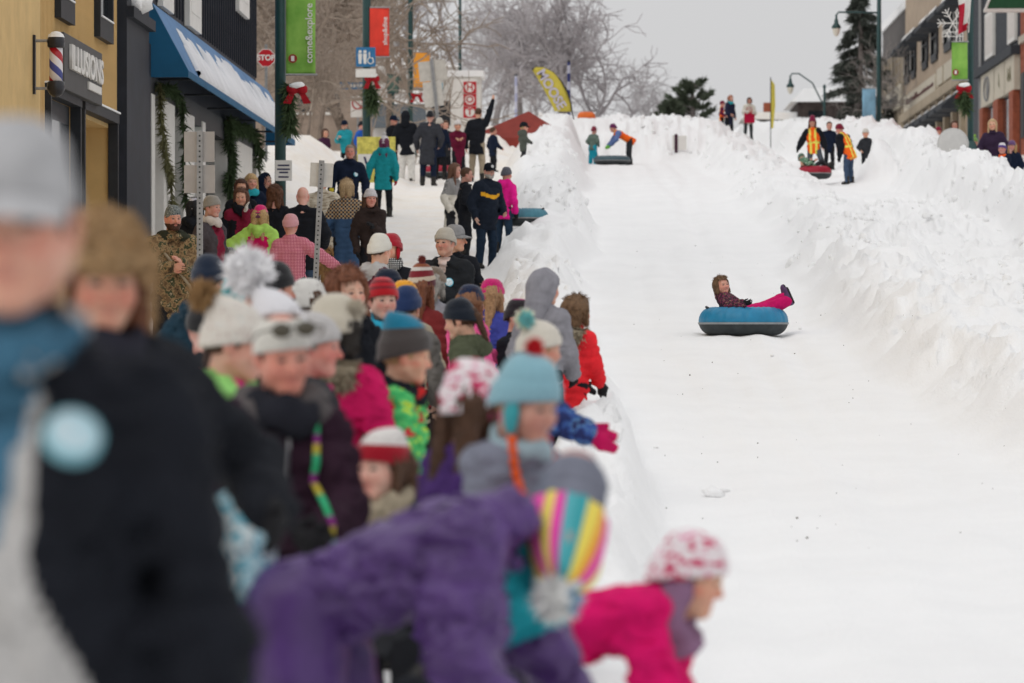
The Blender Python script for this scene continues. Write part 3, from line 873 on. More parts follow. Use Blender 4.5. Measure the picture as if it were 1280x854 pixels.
    if jk['hood']:
        for (a1, b1, z1), (a2, b2, z2) in zip([(-.085, .03, .014), (-.08, -.06, .02), (0, -.12, -.01), (.08, -.06, .02)], [(-.08, -.06, .02), (0, -.12, -.01), (.08, -.06, .02), (.085, .03, .014)]):
            prims.append((Nk + (r * a1 + f * b1) * q ** .5 + u * z1, Nk + (r * a2 + f * b2) * q ** .5 + u * z2, .05, .062, 'hood', .03))
    pts = np.array([p for a, b, *_ in prims for p in (a, b)]); pad = .16 * S if False else .145
    lo, hi = pts.min(0) - pad, pts.max(0) + pad
    gr = [p[4] for p in prims]; puff = jk['puff']; amp = jk['fold'] * (1 if lod < 2 else .8) * (.4 if puff > .01 and 'fold' not in (jacket or {}) else 1)
    def each(P):
        out = []
        for a, b, ra, rb, g, k in prims:
            dd, t = cone_sdf(P, a, b, ra, rb)
            if puff and g in ('body', 'arm1', 'arm-1', 'hood'):
                sp_ = jk.get('pitch', .075)
                sv = ((P - Pv) @ u) if g == 'body' else t * np.linalg.norm(b - a) + (0 if g == 'body' else .02)
                dd = dd - puff * (np.abs(np.sin(math.pi * sv / sp_)) ** .7 - .6)
            out.append(dd)
        return out
    def field(P):
        P = P.astype(np.float32); D = each(P)
        body = None
        arm = None
        for dd, p in zip(D, prims):
            if p[4].startswith('arm'): arm = dd if arm is None else smin(arm, dd, p[5])
            else: body = dd if body is None else smin(body, dd, p[5])
        dd = smin(body, arm, .028)
        n1 = vnoise(P * np.array([7, 7, 15]) + seed); n2 = vnoise(P * np.array([11, 11, 30]) + seed * 2 + 3 * n1[:, None])
        dd = dd + amp * (.7 * n1 + .9 * ((1 - np.abs(n2)) ** 3 - .3))
        # cut flat at the hem
        return np.maximum(dd, -((P - Pv) @ u) - hemL - .015 * (1 + n1) - .02)if jk['hem'] < .5 else np.maximum(dd, .06 - P[:, 2])
    h = jk.get('h') or min(.028, max(.0125, .0125 + (d - 15) * .0002))
    Vj, Fj = surface_net(field, lo, hi, h)
    Cj = Vj[Fj].mean(1)
    gi = np.argmin(np.stack(each(Cj.astype(np.float32))), 0); gn = np.array(gr)[gi]
    mats = [jk['m']]; sl = np.zeros(len(Fj), int)
    for key in ('sleeve', 'hoodm', 'collarm'):
        if jk.get(key) is not None:
            mats.append(jk[key]); k = len(mats) - 1
            tgt = {'sleeve': ('arm1', 'arm-1'), 'hoodm': ('hood',), 'collarm': ('collar',)}[key]
            sl[np.isin(gn, tgt)] = k
    if jk.get('paint'):
        k0 = len(mats); mats += jk['paintm']
        loc = np.stack([(Cj - Pv) @ r / S, (Cj - Pv) @ f / S, (Cj - Pv) @ u / S], -1)
        ps = jk['paint'](loc, gn); sl = np.where(ps >= 0, ps + k0, sl)
    jo = mesh_obj(jk.get('name', 'jacket'), Vj, Fj, mats, root, sl)
    if jk.get('zip') is not None and lod < 2:
        z_ = MB(); zp = []
        for t in np.linspace(-.15, 1.0, 9):
            p = Pv + u * tl * t; lo_, hi_ = 0.0, .4
            for _ in range(14):
                m_ = (lo_ + hi_) / 2
                if field((p + f * m_)[None])[0] < 0: lo_ = m_
                else: hi_ = m_
            zp.append(p + f * (lo_ + .001))
        z_.tube(zp, .006, 6).build('zip', jk['zip'], jo, True)
    if jk.get('badge'):
        bx_, bu, br_, bm = jk['badge']
        p = Pv + r * bx_ * S + u * tl * bu; lo_, hi_ = 0.0, .45
        for _ in range(16):
            m_ = (lo_ + hi_) / 2
            if field((p + f * m_)[None])[0] < 0: lo_ = m_
            else: hi_ = m_
        c = p + f * (lo_ + .012)
        e = .01; g3 = np.array([field((c + v)[None])[0] for v in (r * e, u * e, f * e)]); nn = nrm(r * g3[0] + u * g3[1] + f * g3[2])
        t1 = nrm(np.cross(u, nn)); t2 = np.cross(nn, t1)
        vv = []; ff = []; n = 20
        for rr, oo in ((0, .006), (br_ * .82, .006), (br_, .003), (br_, -.012)):
            for k in range(n): a = 2 * math.pi * k / n; vv.append(c + (t1 * math.cos(a) + t2 * math.sin(a)) * rr + nn * oo)
        for i in range(3):
            for k in range(n): ff.append((i * n + k, i * n + (k + 1) % n, (i + 1) * n + (k + 1) % n, (i + 1) * n + k))
        mesh_obj('badge', np.array(vv), ff, bm, jo, [0 if i < n else 1 for i in range(3 * n)])
    # ---- trousers
    tb = .012 if trousers is None or not isinstance(trousers, dict) else trousers.get('bulk', .02)
    tm = cloth((.012, .013, .016)) if trousers is None else trousers['m'] if isinstance(trousers, dict) else trousers
    tp = []
    for s in (-1, 1):
        hp, kn, an = J['leg', s]
        tp.append((hp + u * .02, hp - u * .02, .056 * S + tb * .6, .058 * S + tb, .04))
        tp.append((hp, kn, .060 * S + tb, .043 * S + tb, .03))
        tp.append((kn, an, .043 * S + tb, .034 * S + tb, .02))
    tp.append((Pv + r * .03 * S, Pv - r * .03 * S, .06 * S, .06 * S, .04))
    pts = np.array([p for a, b, *_ in tp for p in (a, b)]); lo, hi = pts.min(0) - .14, pts.max(0) + .14
    def tfield(P):
        P = P.astype(np.float32); o = None
        L_ = None
        for i, (a, b, ra, rb, k) in enumerate(tp):
            dd = cone_sdf(P, a, b, ra, rb)[0]
            o = dd if o is None else (smin(o, dd, k) if i != 3 else smin(o, dd, .02))
        n1 = vnoise(P * np.array([8, 8, 18]) + seed + 5)
        n2 = vnoise(P * np.array([12, 12, 30]) + seed)
        return o + .008 * n1 + .010 * ((1 - np.abs(n2)) ** 3 - .3)
    V, F = surface_net(tfield, lo, hi, min(.03, max(.017, .014 + (d - 15) * .0002)))
    mesh_obj('trousers', V, F, tm, root)
    # ---- boots
    bm = boots or M('boot_leather', (.02, .018, .016), .6)
    V, F, bs = boot_tpl(lod)
    for s in (-1, 1):
        hp, kn, an = J['leg', s]
        zx = nrm(kn - an); fw = np.array([s * .2, -1, 0]) if sit is False else np.array([s * .12, -.25, 1.0])
        fw = nrm(fw - zx * (fw @ zx)); xx = np.cross(-fw, zx)
        if not sit and hip is None and zx[2] > .85: zx = np.array([0, 0, 1.]); fw = nrm([s * .2, -1, 0]); xx = np.cross(-fw, zx)
        k = max(.62, q) * (1.42 if sit else 1.0)
        Rm = np.stack([xx, -fw, zx], 1) * k
        mesh_obj('boot', xf(V, mat4(Rm, an + zx * .0)), F, [bm, M('boot_sole', (.015, .015, .015), .8)], root, bs)
    # ---- head
    hk = hs / .23
    Hd = Nk + u * (S - (hipz + tl * 1.05)) + f * .012
    if hip is None and abs(lean) < 12: Hd[2] = S
    Mh = mat4(rz(R(hyaw)) @ rx(R(pitch)) @ ry(R(roll)) * hk, Hd)
    if abs(lean) >= 12: Mh = mat4(rx(R(lean * .45)) @ rz(R(hyaw)) @ rx(R(pitch)) @ ry(R(roll)) * hk, Hd)
    if hd is not None: Mh = mat4(np.asarray(hd[1]) * hk, np.asarray(hd[0]) if hd[0] is not None else Hd)
    V, F, S0 = head_tpl(face, lod)
    parts = [(xf(V, Mh), F, S0)]
    ax_ = np.abs(V[:, 0]); fl_ = .85 * np.exp(-((ax_ - .042) ** 2 + (V[:, 2] - .083) ** 2) / .0005) * (V[:, 1] < -.02) + .8 * np.exp(-(ax_ ** 2 + (V[:, 2] - .083) ** 2) / .0003) * (V[:, 1] < -.07) + .6 * (ax_ > .07) * (V[:, 2] > .07) * (V[:, 2] < .14) + .3 * np.exp(-(ax_ ** 2 + (V[:, 2] - .02) ** 2) / .0004) * (V[:, 1] < -.04)
    # torso and limbs under the clothes
    bp = [(Pv, C, .06 * S, .058 * S), (C, Nk, .055 * S, .033 * S)] + [(Pv + u * tl * .97 + r * s * sw * .7, Nk, .03 * S, .03 * S) for s in (-1, 1)]
    for s in (-1, 1):
        sh, el, wr = J['arm', s]; hp, kn, an = J['leg', s]
        bp += [(sh, el, .03 * S, .026 * S), (el, el * .45 + wr * .55, .026 * S, .020 * S), (hp, kn, .05 * S, .035 * S), (kn, an, .035 * S, .026 * S)]
    pts = np.array([p for a, b, *_ in bp for p in (a, b)])
    def bfield(P):
        o = None
        for a, b, ra, rb in bp:
            dd = cone_sdf(P, a, b, ra, rb)[0]; o = dd if o is None else smin(o, dd, .03)
        return o + .018
    V, F = surface_net(bfield, pts.min(0) - .1, pts.max(0) + .1, .03)
    parts.append((V, F, 0))
    tone = SK[skin]; jt = .86 + .26 * ((seed * 37) % 11) / 10; tone = tuple(round(min(.8, c * jt) * g_, 3) for c, g_ in zip(tone, (1, .96 + .08 * (seed % 3) / 2, .94 + .12 * (seed % 4) / 3)))
    hc = hair[1] if hair else (.10, .06, .035)
    hm = M('hair', hc, .55, .35, 60, .5, 300)
    hv, hf = hand_tpl(ghand if gloves is None or ghand == 'mitten' else ghand, lod)
    for s in (-1, 1):
        sh, el, wr = J['arm', s]
        z = -nrm(wr - el); yv = -nrm(f * .5 - r * s * .8 + u * .1); yv = nrm(yv - z * (yv @ z)); xv = np.cross(yv, z)
        Vh = hv.copy()
        if (xv @ f) < 0: xv = -xv
        k = max(.68, q ** .7) * 1.0
        Vt = xf(Vh, mat4(np.stack([xv, yv, z], 1) * k, wr - z * -.0 + nrm(wr - el) * .012 * q))
        Fh = hf if np.linalg.det(np.stack([xv, yv, z], 1)) > 0 else hf[:, ::-1]
        if gloves is None: parts.append((Vt, Fh, 0))
        else:
            c = xf(np.array([[0, 0, -.05]]), mat4(np.stack([xv, yv, z], 1) * k, wr))[0]
            mesh_obj('mitten' if ghand == 'mitten' else 'glove', c + (Vt - c) * 1.16, Fh, gloves, root)
    V, F, S1 = join(parts)
    sm = skin_mat(tone)
    body = mesh_obj('body', V, F, [sm, M('lips', (tone[0] * .80, tone[1] * .56, tone[2] * .58), .45), M('brow', tuple(round(.55 * a_ + .45 * b_, 3) for a_, b_ in zip(tone, hc)), .7), M('eye_dark', (.04, .025, .02), .4)], root, S1)
    fa_ = body.data.attributes.new('flush', 'FLOAT', 'POINT'); fw_ = np.zeros(len(V), np.float32); fw_[:len(fl_)] = np.clip(fl_, 0, 1) * (.55 + .45 * (seed % 5) / 4); fa_.data.foreach_set('value', fw_)
    if lod < 2 and eyes:
        EV, EF, ES = eye_tpl()
        for s in (-1, 1):
            mesh_obj('eye', xf(EV + (s * .031, -.0768, .1155), Mh), EF, [M('eye_white', (.34, .30, .28), .25), M('iris', (.09, .07, .05), .2), M('pupil', (.005, .005, .005), .1)], body, ES)
    if hair:
        V, F = hair_tpl(hair[0], lod); 
        if hat: 
            Vh = V.copy(); k = Vh[:, 2] > .13; Vh[k, :2] *= .93; Vh[k, 2] = .13 + (Vh[k, 2] - .13) * .84; V = Vh
        F3 = F
        if lod < 2:
            g_ = np.random.default_rng(seed); ix = g_.integers(0, len(V), 1100); P_ = V[ix]
            Nn = P_ - np.array([0, .014, .12]) * [1, 1, 0] - np.stack([0 * P_[:, 0], 0 * P_[:, 0], np.clip(P_[:, 2], -.3, .14)], -1); Nn /= np.linalg.norm(Nn, axis=1)[:, None] + 1e-6
            D_ = np.where((P_[:, 2] > .2)[:, None], Nn * .2 + np.stack([P_[:, 0], P_[:, 1], 0 * P_[:, 0]], -1) * 6, Nn * .12 + [0, 0, -1.]); D_ /= np.linalg.norm(D_, axis=1)[:, None]
            V1, F1 = fur_tris(P_, D_ * 4.0, np.full(len(P_), .03 if hair[0] != 'short' else .012), .003, seed)
            V, F3, _s = join([(V, F, 0), (V1, F1, 0)])
        mesh_obj('hair', xf(V, Mh), F3, hm, root)
    if beard:
        def bf_(P):
            dd = head_field(P, face) - .007 + .003 * vnoise(P * 60)
            reg = np.maximum(P[:, 2] - (.066 - .35 * np.maximum(np.abs(P[:, 0]) - .03, -.005) * (np.abs(P[:, 0]) < .05)), -.004 - P[:, 2])
            mouth = ell_sdf(P, (0, -.09, .052), (.021, .03, .011))
            return np.maximum(np.maximum(np.maximum(dd, reg), P[:, 1] + .0), -mouth)
        V, F = cached(('beard', face, lod), lambda: surface_net(bf_, (-.1, -.14, -.03), (.1, .03, .1), (.006, .0085, .013)[lod]))
        if len(F): mesh_obj('beard', xf(V, Mh), F, M('hair', beard, .7, .35, 60, .5, 300), root)
    if hat: hat_obj(hat, root, Mh, lod, seed)
    if hood: hood_up(root, Mh, hood[0], hood[1], lod, seed)
    if scarf is not None:
        sc_ = scarf if isinstance(scarf, dict) else dict(m=scarf)
        Vs = []; Fs = []; nt_, nr_ = 36, 10; rr = sc_.get('r', .042)
        cc = Nk + u * (.035 + sc_.get('up', 0)) + f * .012
        for i in range(nt_):
            a = 2 * math.pi * i / nt_
            R0 = .062 + rr * .55 + .006 * math.sin(3 * a + seed)
            for k in range(nr_):
                b = 2 * math.pi * k / nr_; w = rr * (1 + .18 * math.sin(5 * a + 2 * b + seed))
                rad = R0 + w * .75 * math.cos(b)
                Vs.append(cc + r * rad * math.cos(a) + f * rad * 1.08 * math.sin(a) + u * (w * 1.25 * math.sin(b) + .012 * math.sin(2 * a + seed) - .02 * math.sin(a)))
        for i in range(nt_):
            for k in range(nr_): Fs.append((i * nr_ + k, ((i + 1) % nt_) * nr_ + k, ((i + 1) % nt_) * nr_ + (k + 1) % nr_, i * nr_ + (k + 1) % nr_))
        mesh_obj(sc_.get('name', 'scarf'), np.array(Vs), Fs, sc_['m'], root)
    if extra: extra(dict(root=root, Mh=Mh, Pv=Pv, Nk=Nk, u=u, f=f, r=r, S=S, tl=tl, J=J, field=field, jacket=jo, C=C))
    return root
def on_surface(k, x, t, off=.003):
    "point on the front of the jacket at sideways x*S and torso height t"
    p = k['Pv'] + k['r'] * x * k['S'] + k['u'] * k['tl'] * t; lo_, hi_ = 0., .5
    for _ in range(14):
        m_ = (lo_ + hi_) / 2
        if k['field']((p + k['f'] * m_)[None])[0] < 0: lo_ = m_
        else: hi_ = m_
    return p + k['f'] * (lo_ + off)
# ------------------------------------------------------------------ the crowd
def K(c): return cloth(c)
blk = K(BLACK); nav = K(NAVY); dkg = K((.03, .032, .037)); plum = K((.028, .011, .022)); mag = K((.52, .008, .095)); hot = K((.80, .03, .27)); lime = K((.36, .60, .12))
teal = K((.012, .25, .28)); turq = K((.03, .44, .52)); purp = K((.066, .028, .145)); gry = K((.25, .245, .27)); jean = K((.045, .075, .13)); red = K((.78, .025, .035)); maroon = K((.19, .012, .035))
olive = K((.075, .085, .05)); khaki = K((.34, .28, .20)); white = K((.72, .70, .66)); brn = K((.033, .022, .020)); lgry = K((.42, .41, .40)); orange = K((.98, .13, .015)); cream = K((.66, .62, .54))
furm = M('fur_pile', (.33, .28, .20), .95, .3, 40)
HB, HBL, HG, HA = (.075, .035, .018), (.45, .30, .14), (.30, .28, .25), (.17, .06, .028)
badge_m = [M('badge_face', (.62, .72, .76), .35, .35, 60), M('badge_rim', (.08, .38, .50), .4)]
steel = M('zip_metal', (.35, .35, .36), .4, metal=1.0)
glb = K((.015, .015, .017))
def beanie(*c, **k): return dict(k='beanie', c=list(c), **k)
camo = patches('woodland', [(0, (.05, .035, .02)), (.36, (.16, .10, .05)), (.47, (.30, .20, .10)), (.55, (.05, .06, .03)), (.64, (.40, .31, .20)), (.7, (.03, .025, .02))], 16)
camo_hat = patches('grey_camo', [(0, (.03, .04, .045)), (.42, (.22, .24, .23)), (.55, (.05, .06, .06)), (.62, (.38, .40, .38))], 55)
camo_lt = patches('pale_camo', [(0, (.30, .24, .17)), (.42, (.52, .46, .36)), (.58, (.62, .57, .47)), (.68, (.36, .31, .23))], 12, stretch=(1, 1, 4))
pinkcheck = checks('pink_plaid', (.72, .36, .40), (.55, .15, .22), (.30, .05, .10), 55)
bwcheck = checks('black_white', (.6, .6, .58), (.08, .08, .08), (.02, .02, .02), 60)
tancheck = checks('tan_block', (.42, .27, .14), (.03, .03, .04), (.36, .30, .22), 18)
splat = patches('splatter', [(0, (.016, .016, .02)), (.40, (.10, .02, .05)), (.44, (.02, .018, .024)), (.52, (.36, .04, .13)), (.56, (.018, .016, .024)), (.62, (.45, .34, .16)), (.645, (.02, .016, .03))], 34)
greenplaid = patches('lime_red', [(0, (.55, .02, .03)), (.40, (.05, .42, .12)), (.5, (.10, .55, .16)), (.57, (.50, .72, .06)), (.64, (.02, .05, .03)), (.7, (.04, .30, .10))], 15, stretch=(.6, .6, 1.5))
bluefloral = patches('navy_print', [(0, (.02, .03, .12)), (.45, (.04, .09, .30)), (.55, (.10, .22, .42)), (.6, (.02, .02, .09)), (.68, (.45, .60, .66))], 14)
skyprint = patches('sky_print', [(0, (.42, .62, .68)), (.42, (.12, .38, .48)), (.5, (.55, .64, .66)), (.62, (.20, .30, .36))], 20)
fleck = patches('cream_fleck', [(0, (.50, .40, .36)), (.38, (.66, .62, .56)), (.6, (.70, .66, .60)), (.66, (.42, .50, .52)), (.72, (.62, .40, .34))], 70)
nordic = patches('pink_nordic', [(0, (.55, .03, .12)), (.42, (.78, .70, .72)), (.58, (.80, .74, .76)), (.62, (.70, .22, .36))], 18, stretch=(1, 1, 1.8))
rainb = [knit(c) for c in [(.85, .06, .42), (.90, .38, .05), (.88, .72, .12), (.05, .38, .42), (.10, .45, .50), (.85, .06, .42), (.88, .72, .12)]]

def mk(fn, mats): return dict(paint=fn, paintm=mats)

# --- nearest, far out of focus
def man_paint(l, g):
    o = np.full(len(l), -1); fr = (l[:, 1] > .02) & ~np.char.startswith(g.astype(str), 'arm')
    o[fr & (np.abs(l[:, 0]) < .036 + .36 * np.clip(.2 - l[:, 2], 0, 1))] = 0
    o[fr & (l[:, 2] > .20) & (np.abs(l[:, 0]) < .22 * (l[:, 2] - .20))] = 1
    o[(g == 'collar')] = 1
    return o
def hoodie(k):
    # light grey hoodie collar standing round the neck, zip down its front
    m = MB(); n = 22; cc = k['Nk']
    for i in range(n + 1):
        pass
    pts = [cc + k['r'] * .088 * math.cos(a) + k['f'] * (.082 * math.sin(a) + .016) + k['u'] * (.03 - .035 * math.sin(a)) for a in np.linspace(R(112), R(428), n)]
    m.tube(pts, [.017 + .004 * math.sin(i) for i in range(n)], 10).build('hoodie_collar', M('fleece', (.44, .43, .42), .95, .2, 60), k['root'], True)
    z = MB().tube([on_surface(k, -.005, t) for t in np.linspace(-.3, .62, 10)], .005, 6); z.build('zip', steel, k['jacket'], True)
person('blurred man at the left edge in grey cap and open black jacket over hoodie', 46, 128, 5.25, face='m', yaw=-12, hyaw=14, pitch=6, lean=1, slean=-2.5, hs=.24,
       jacket=dict(m=K((.0095, .011, .016)), h=.011, hem=.17, fat=0, bulk=.014, badge=(.072, .87, .040, [M('badge_print', (.66, .74, .78), .4, .2, 25, col2=(.40, .62, .70)), M('badge_rim_pale', (.22, .48, .56), .4)]),
                   **mk(man_paint, [M('fleece', (.44, .43, .42), .95, .2, 60), K((.05, .14, .22))])), fat=.02,
       hat=dict(k='cap', c=[M('cap_cotton', (.40, .40, .41), .9, .15, 20)], brim=M('cap_cotton', (.46, .46, .47), .9, .15, 20)), hair=('short', HB), arms=((.06, .06, -.98), 'down'), extra=hoodie, skin='a')
person('woman in tan fur trapper hat and black jacket behind the blurred man', 140, 256, 8.9, face='f', yaw=22, hyaw=-6, pitch=8, hair=('long', (.13, .05, .025)), hat=dict(k='fur', fc=(.42, .28, .15)), hx=.045,
       jacket=dict(bulk=.03, hood=True, fold=.02, hem=.12), scarf=dict(m=K((.02, .02, .03)), up=.015), arms=((.28, .35, -.5), 'relax'), gloves=glb)
person('child in pale blue patterned snowsuit walking behind the blurred man\'s arm', 287, None, 9.7, H=1.1, face='c', yaw=170, hood=(skyprint, None), hair=('short', HBL), jacket=dict(m=skyprint, bulk=.035, hem=.1), trousers=dict(m=skyprint, bulk=.03),
       arms=((.55, .15, -.65), 'relax'), gloves=K((.5, .02, .10)), ghand='mitten')
def glasses(k):
    g = MB()
    for s in (-1, 1):
        g.lathe([(.0, -.004), (.024, -.003), (.029, .002), (.024, .006)], (s * .034, 0, 0), 14, 'Y')
        g.tube([(s * .062, .0, .006), (s * .092, .03, .008), (s * .098, .10, .0)], .004, 5)
    g.tube([(-.01, 0, .008), (.01, 0, .008)], .004, 5)
    V = np.array(g.V) * [1.12, 1, .85] @ rx(-.5).T + (0, -.122, .218); g.V = [tuple(p) for p in xf(V, k['Mh'])]
    g.build('sunglasses', M('smoked_lens', (.05, .04, .02), .12, spec=.6), k['root'], True)
    l = MB().tube([on_surface(k, .055 + .02 * abs(t - .5), t, .006) for t in np.linspace(.1, .98, 8)], .011, 6)
    l.V = [tuple(v) for v in l.V]; l.build('lanyard', bands('lanyard', [(.04, .42, .18), (.05, .46, .22), (.55, .45, .06), (.25, .04, .22)], .12), k['root'], True)
person('woman in white knit headband with sunglasses pushed up, plum jacket and black scarf', 347, 386, 11.8, face='f', yaw=18, hyaw=4, pitch=12, roll=-5, hair=('short', (.05, .02, .015)), hat=dict(k='band', c=[(.74, .72, .66)]), skin='r',
       jacket=dict(m=plum, bulk=.03, hem=.13, fold=.02, zip=steel, hood=True, hoodm=K((.10, .09, .09))), scarf=dict(m=K((.016, .017, .024)), r=.05, up=-.03), gloves=glb, ghand='fist', arms=((-.15, .62, -.62), (-.2, .6, -.6)), extra=glasses, hx=.01)
person('child in flecked cream pompom hat looking right beside the headband woman', 268, 372, 13.2, face='f', yaw=70, hyaw=16, pitch=10, roll=0, hat=dict(k='beanie', c=[fleck], pom=(.36, .22, .10), pr=.058, slouch=(-.02, .09), tall=.02, pofs=(-.01, .035, -.06), zf=.14), hair=('short', HB),
       jacket=dict(m=hot, sleeve=blk, hood=True, hoodm=K((.32, .70, .20)), collarm=K((.32, .70, .20)), bulk=.03))
person('person in fluffy white bobble hat directly behind the headband woman', 352, 372, 14.6, face='f', yaw=160, hat=dict(k='beanie', c=[(.80, .79, .82)], tall=.06, pom=(.93, .92, .95), pr=.10, slouch=(.10, .02), pofs=(.03, 0, -.02), th=.022), hair=('bob', HB), jacket=dict(m=dkg))
person('pale grey beanie person in profile behind the white headband', 381, 384, 15.4, face='f', yaw=75, hyaw=8, hat=beanie((.52, .50, .49), slouch=(0, .03)), hair=('short', HG), jacket=dict(m=K((.03, .028, .033)), collarm=K((.5, .02, .14))), skin='r')
def ruff(k):
    a = np.linspace(0, 2 * math.pi, 70); c = k['Nk'] + k['u'] * .02 - k['f'] * .035
    P = np.concatenate([c + k['r'][None] * (q * np.cos(a))[:, None] + k['f'][None] * (q * np.sin(a))[:, None] + k['u'][None] * h for q, h in ((.10, .01), (.125, -.015), (.13, -.045), (.12, -.07), (.10, -.085))])
    Nn = np.concatenate([k['r'][None] * np.cos(a)[:, None] + k['f'][None] * np.sin(a)[:, None] - k['u'][None] * w for w in (-.5, -.1, .3, .7, 1.1)])
    V1, F1 = fur_tris(np.repeat(P, 4, 0), np.repeat(Nn, 4, 0), np.full(len(P) * 4, .04), .008, 3, .4)
    core = MB().tube([c + k['r'] * .10 * math.cos(t) + k['f'] * .10 * math.sin(t) - k['u'] * .035 for t in np.linspace(0, 2 * math.pi, 25)], .04, 8)
    V, F, S = join([(V1, F1, 0)]); mesh_obj('fur_ruff', V, F, furm, k['root']); core.build('ruff_lining', furm, k['root'], True)
person('person in cream cable hat with bobble and magenta coat with fur ruff, seen from behind', 407, 362, 16.0, face='f', yaw=165, pitch=6, hyaw=25, hat=dict(k='beanie', c=[knit((.60, .55, .45))], pom=(.58, .53, .44), pr=.046, slouch=(.0, .02), pofs=(-.075, .06, -.11), th=.022, bulge=.012), hair=('bob', (.02, .015, .012)),
       jacket=dict(m=mag, bulk=.03, hem=.2, collar=False), extra=ruff, scarf=K(BLACK))
person('boy in teal and grey beanie with blond fringe and lime, red and black jacket', 492, 400, 16.4, face='c', yaw=80, hyaw=14, pitch=6, hat=dict(k='beanie', c=[(.075, .065, .062), (.012, .19, .31)], stops=[.42], tall=.05, slouch=(0, .07), zf=.155, th=.015), hair=('short', (.50, .33, .16)), hs=.225,
       jacket=dict(m=greenplaid, bulk=.03, hood=True, hoodm=blk, collarm=K((.60, .02, .02)), **mk(lambda l, g: np.where((l[:, 1] < -.03) & (g == 'body'), 0, -1), [blk])), arms=('relax', 'fwdlow'))
person('girl with long brown hair in red and white beanie, low among the crowd', 488, 528, 13.2, face='f', yaw=-28, hyaw=-10, pitch=6, hs=.215, hat=dict(k='beanie', c=[(.36, .006, .02), (.76, .73, .70)], stops=[.36], cuff=.36, tall=.0, slouch=(.02, .02)), hair=('long', HB), jacket=dict(m=dkg, bulk=.03), scarf=dict(m=furm, name='fur_collar', r=.035), skin='b')
person('child in light blue earflap hat and grey jacket on the snow bank', 632, 440, 11.3, face='c', yaw=42, hyaw=8, pitch=14, hs=.215, hat=dict(k='earflap', c=[(.26, .48, .56)], tall=.02, flap=knit((.05, .36, .40)), braid=K((.72, .10, .02)), th=.018, pom=(.60, .02, .03), pr=.03, slouch=(.0, .0)), hair=('short', HBL),
       jacket=dict(m=K((.19, .20, .25)), bulk=.035, hem=.1, fold=.022), arms=((-.1, .6, -.5), (-.15, .55, -.6)), gloves=K((.20, .28, .30)), scarf=dict(m=K((.30, .40, .44)), r=.024))
person('child in pink and white nordic hat with orange braids, purple jacket, behind blue hat', 573, 448, 12.1, face='c', yaw=125, hyaw=10, hs=.215, hat=dict(k='earflap', c=[nordic], tall=.02, th=.02, flap=K((.55, .06, .20)), braid=K((.72, .12, .02)), slouch=(0, .02)), hair=('long', HB), jacket=dict(m=purp, bulk=.035), arms=('fwdlow', 'relax'))
SATIN = M('satin_purple', (.075, .030, .155), .42, .25, 6, .3, 90, 0, .45)
# purple child bending over the bank, head hanging, rainbow hat with white bobble
def rainbow(k):
    Mh = k['Mh']; V = []; F = []; S = []; n = 42; nr = 10
    for i in range(nr + 1):
        t = i / nr
        for j in range(n):
            a = 2 * math.pi * j / n; w = math.cos(t * math.pi / 2) ** .6; e = .022 + .005 * math.sin(j * math.pi / 1.5) + .012 * math.sin(3 * a + 4 * t)
            V.append(((.074 + e) * math.cos(a) * w, .012 + (.095 + e) * math.sin(a) * w, .035 + .225 * math.sin(t * math.pi / 2) + .012 * math.sin(2 * a + 1)))
    for i in range(nr):
        for j in range(n): F.append((i * n + j, i * n + (j + 1) % n, (i + 1) * n + (j + 1) % n, (i + 1) * n + j)); S.append((j // 2) % 7)
    h = mesh_obj('knit_hat', xf(np.array(V), Mh), F, rainb, k['root'], S)
    D = fib(420); c = np.array([0, .012, .29])
    V1, F1 = fur_tris(c + D * .035, D, np.full(len(D), .034), .010, 4); V, F, S = join([(V1, F1, [int(d_[0] > .75) for d_ in D]), (ICO[0] * .045 + c, ICO[1], 0)])
    mesh_obj('pompom', xf(V, Mh), F, [M('yarn_pompom', (.84, .84, .82), .95, .2, 30), M('yarn_pompom', (.30, .46, .60), .95, .2, 30)], h, S)
    cw_ = MB()
    for q, zz in ((.05, .03), (.05, -.01), (.052, -.05), (.052, -.09), (.03, -.13)): cw_.tube([(q * math.cos(t), .022 + q * 1.15 * math.sin(t), zz) for t in np.linspace(0, 6.283, 25)], .036, 8)
    cw_.V = [tuple(p) for p in xf(np.array(cw_.V), Mh)]; cw_.build('neck_gaiter', K((.19, .20, .25)), k['root'], True)
Rh = rz(R(-93)) @ rx(R(134)) @ ry(R(0))
X0 = (388 - VX) * 9.7 / FPX
person('child in purple snowsuit bending over the bank in a rainbow striped bobble hat', 395, None, 9.7, H=1.655, face='c', yaw=84, lean=67, pos=(X0, 9.7, Tz(X0, 9.7)), hs=.235, hd=((.20, -.64, 1.06), Rh),
       jacket=dict(m=SATIN, bulk=.05, fold=.032, puff=0, hem=.16, hood=False, h=.012, **mk(lambda l, g: np.where((g == 'arm1') & (l[:, 1] < .2), 0, -1), [turq])), trousers=dict(m=SATIN, bulk=.045),
       arms=((.05, .97, .06), (.05, .95, -.2)), gloves=K((.03, .03, .035)), extra=rainbow, legs=((.06, .1, -1), (.06, -.1, -1)))
X1, d1 = (674 - VX) * 10.7 / FPX, 10.7; z1 = Tz(X1, d1)
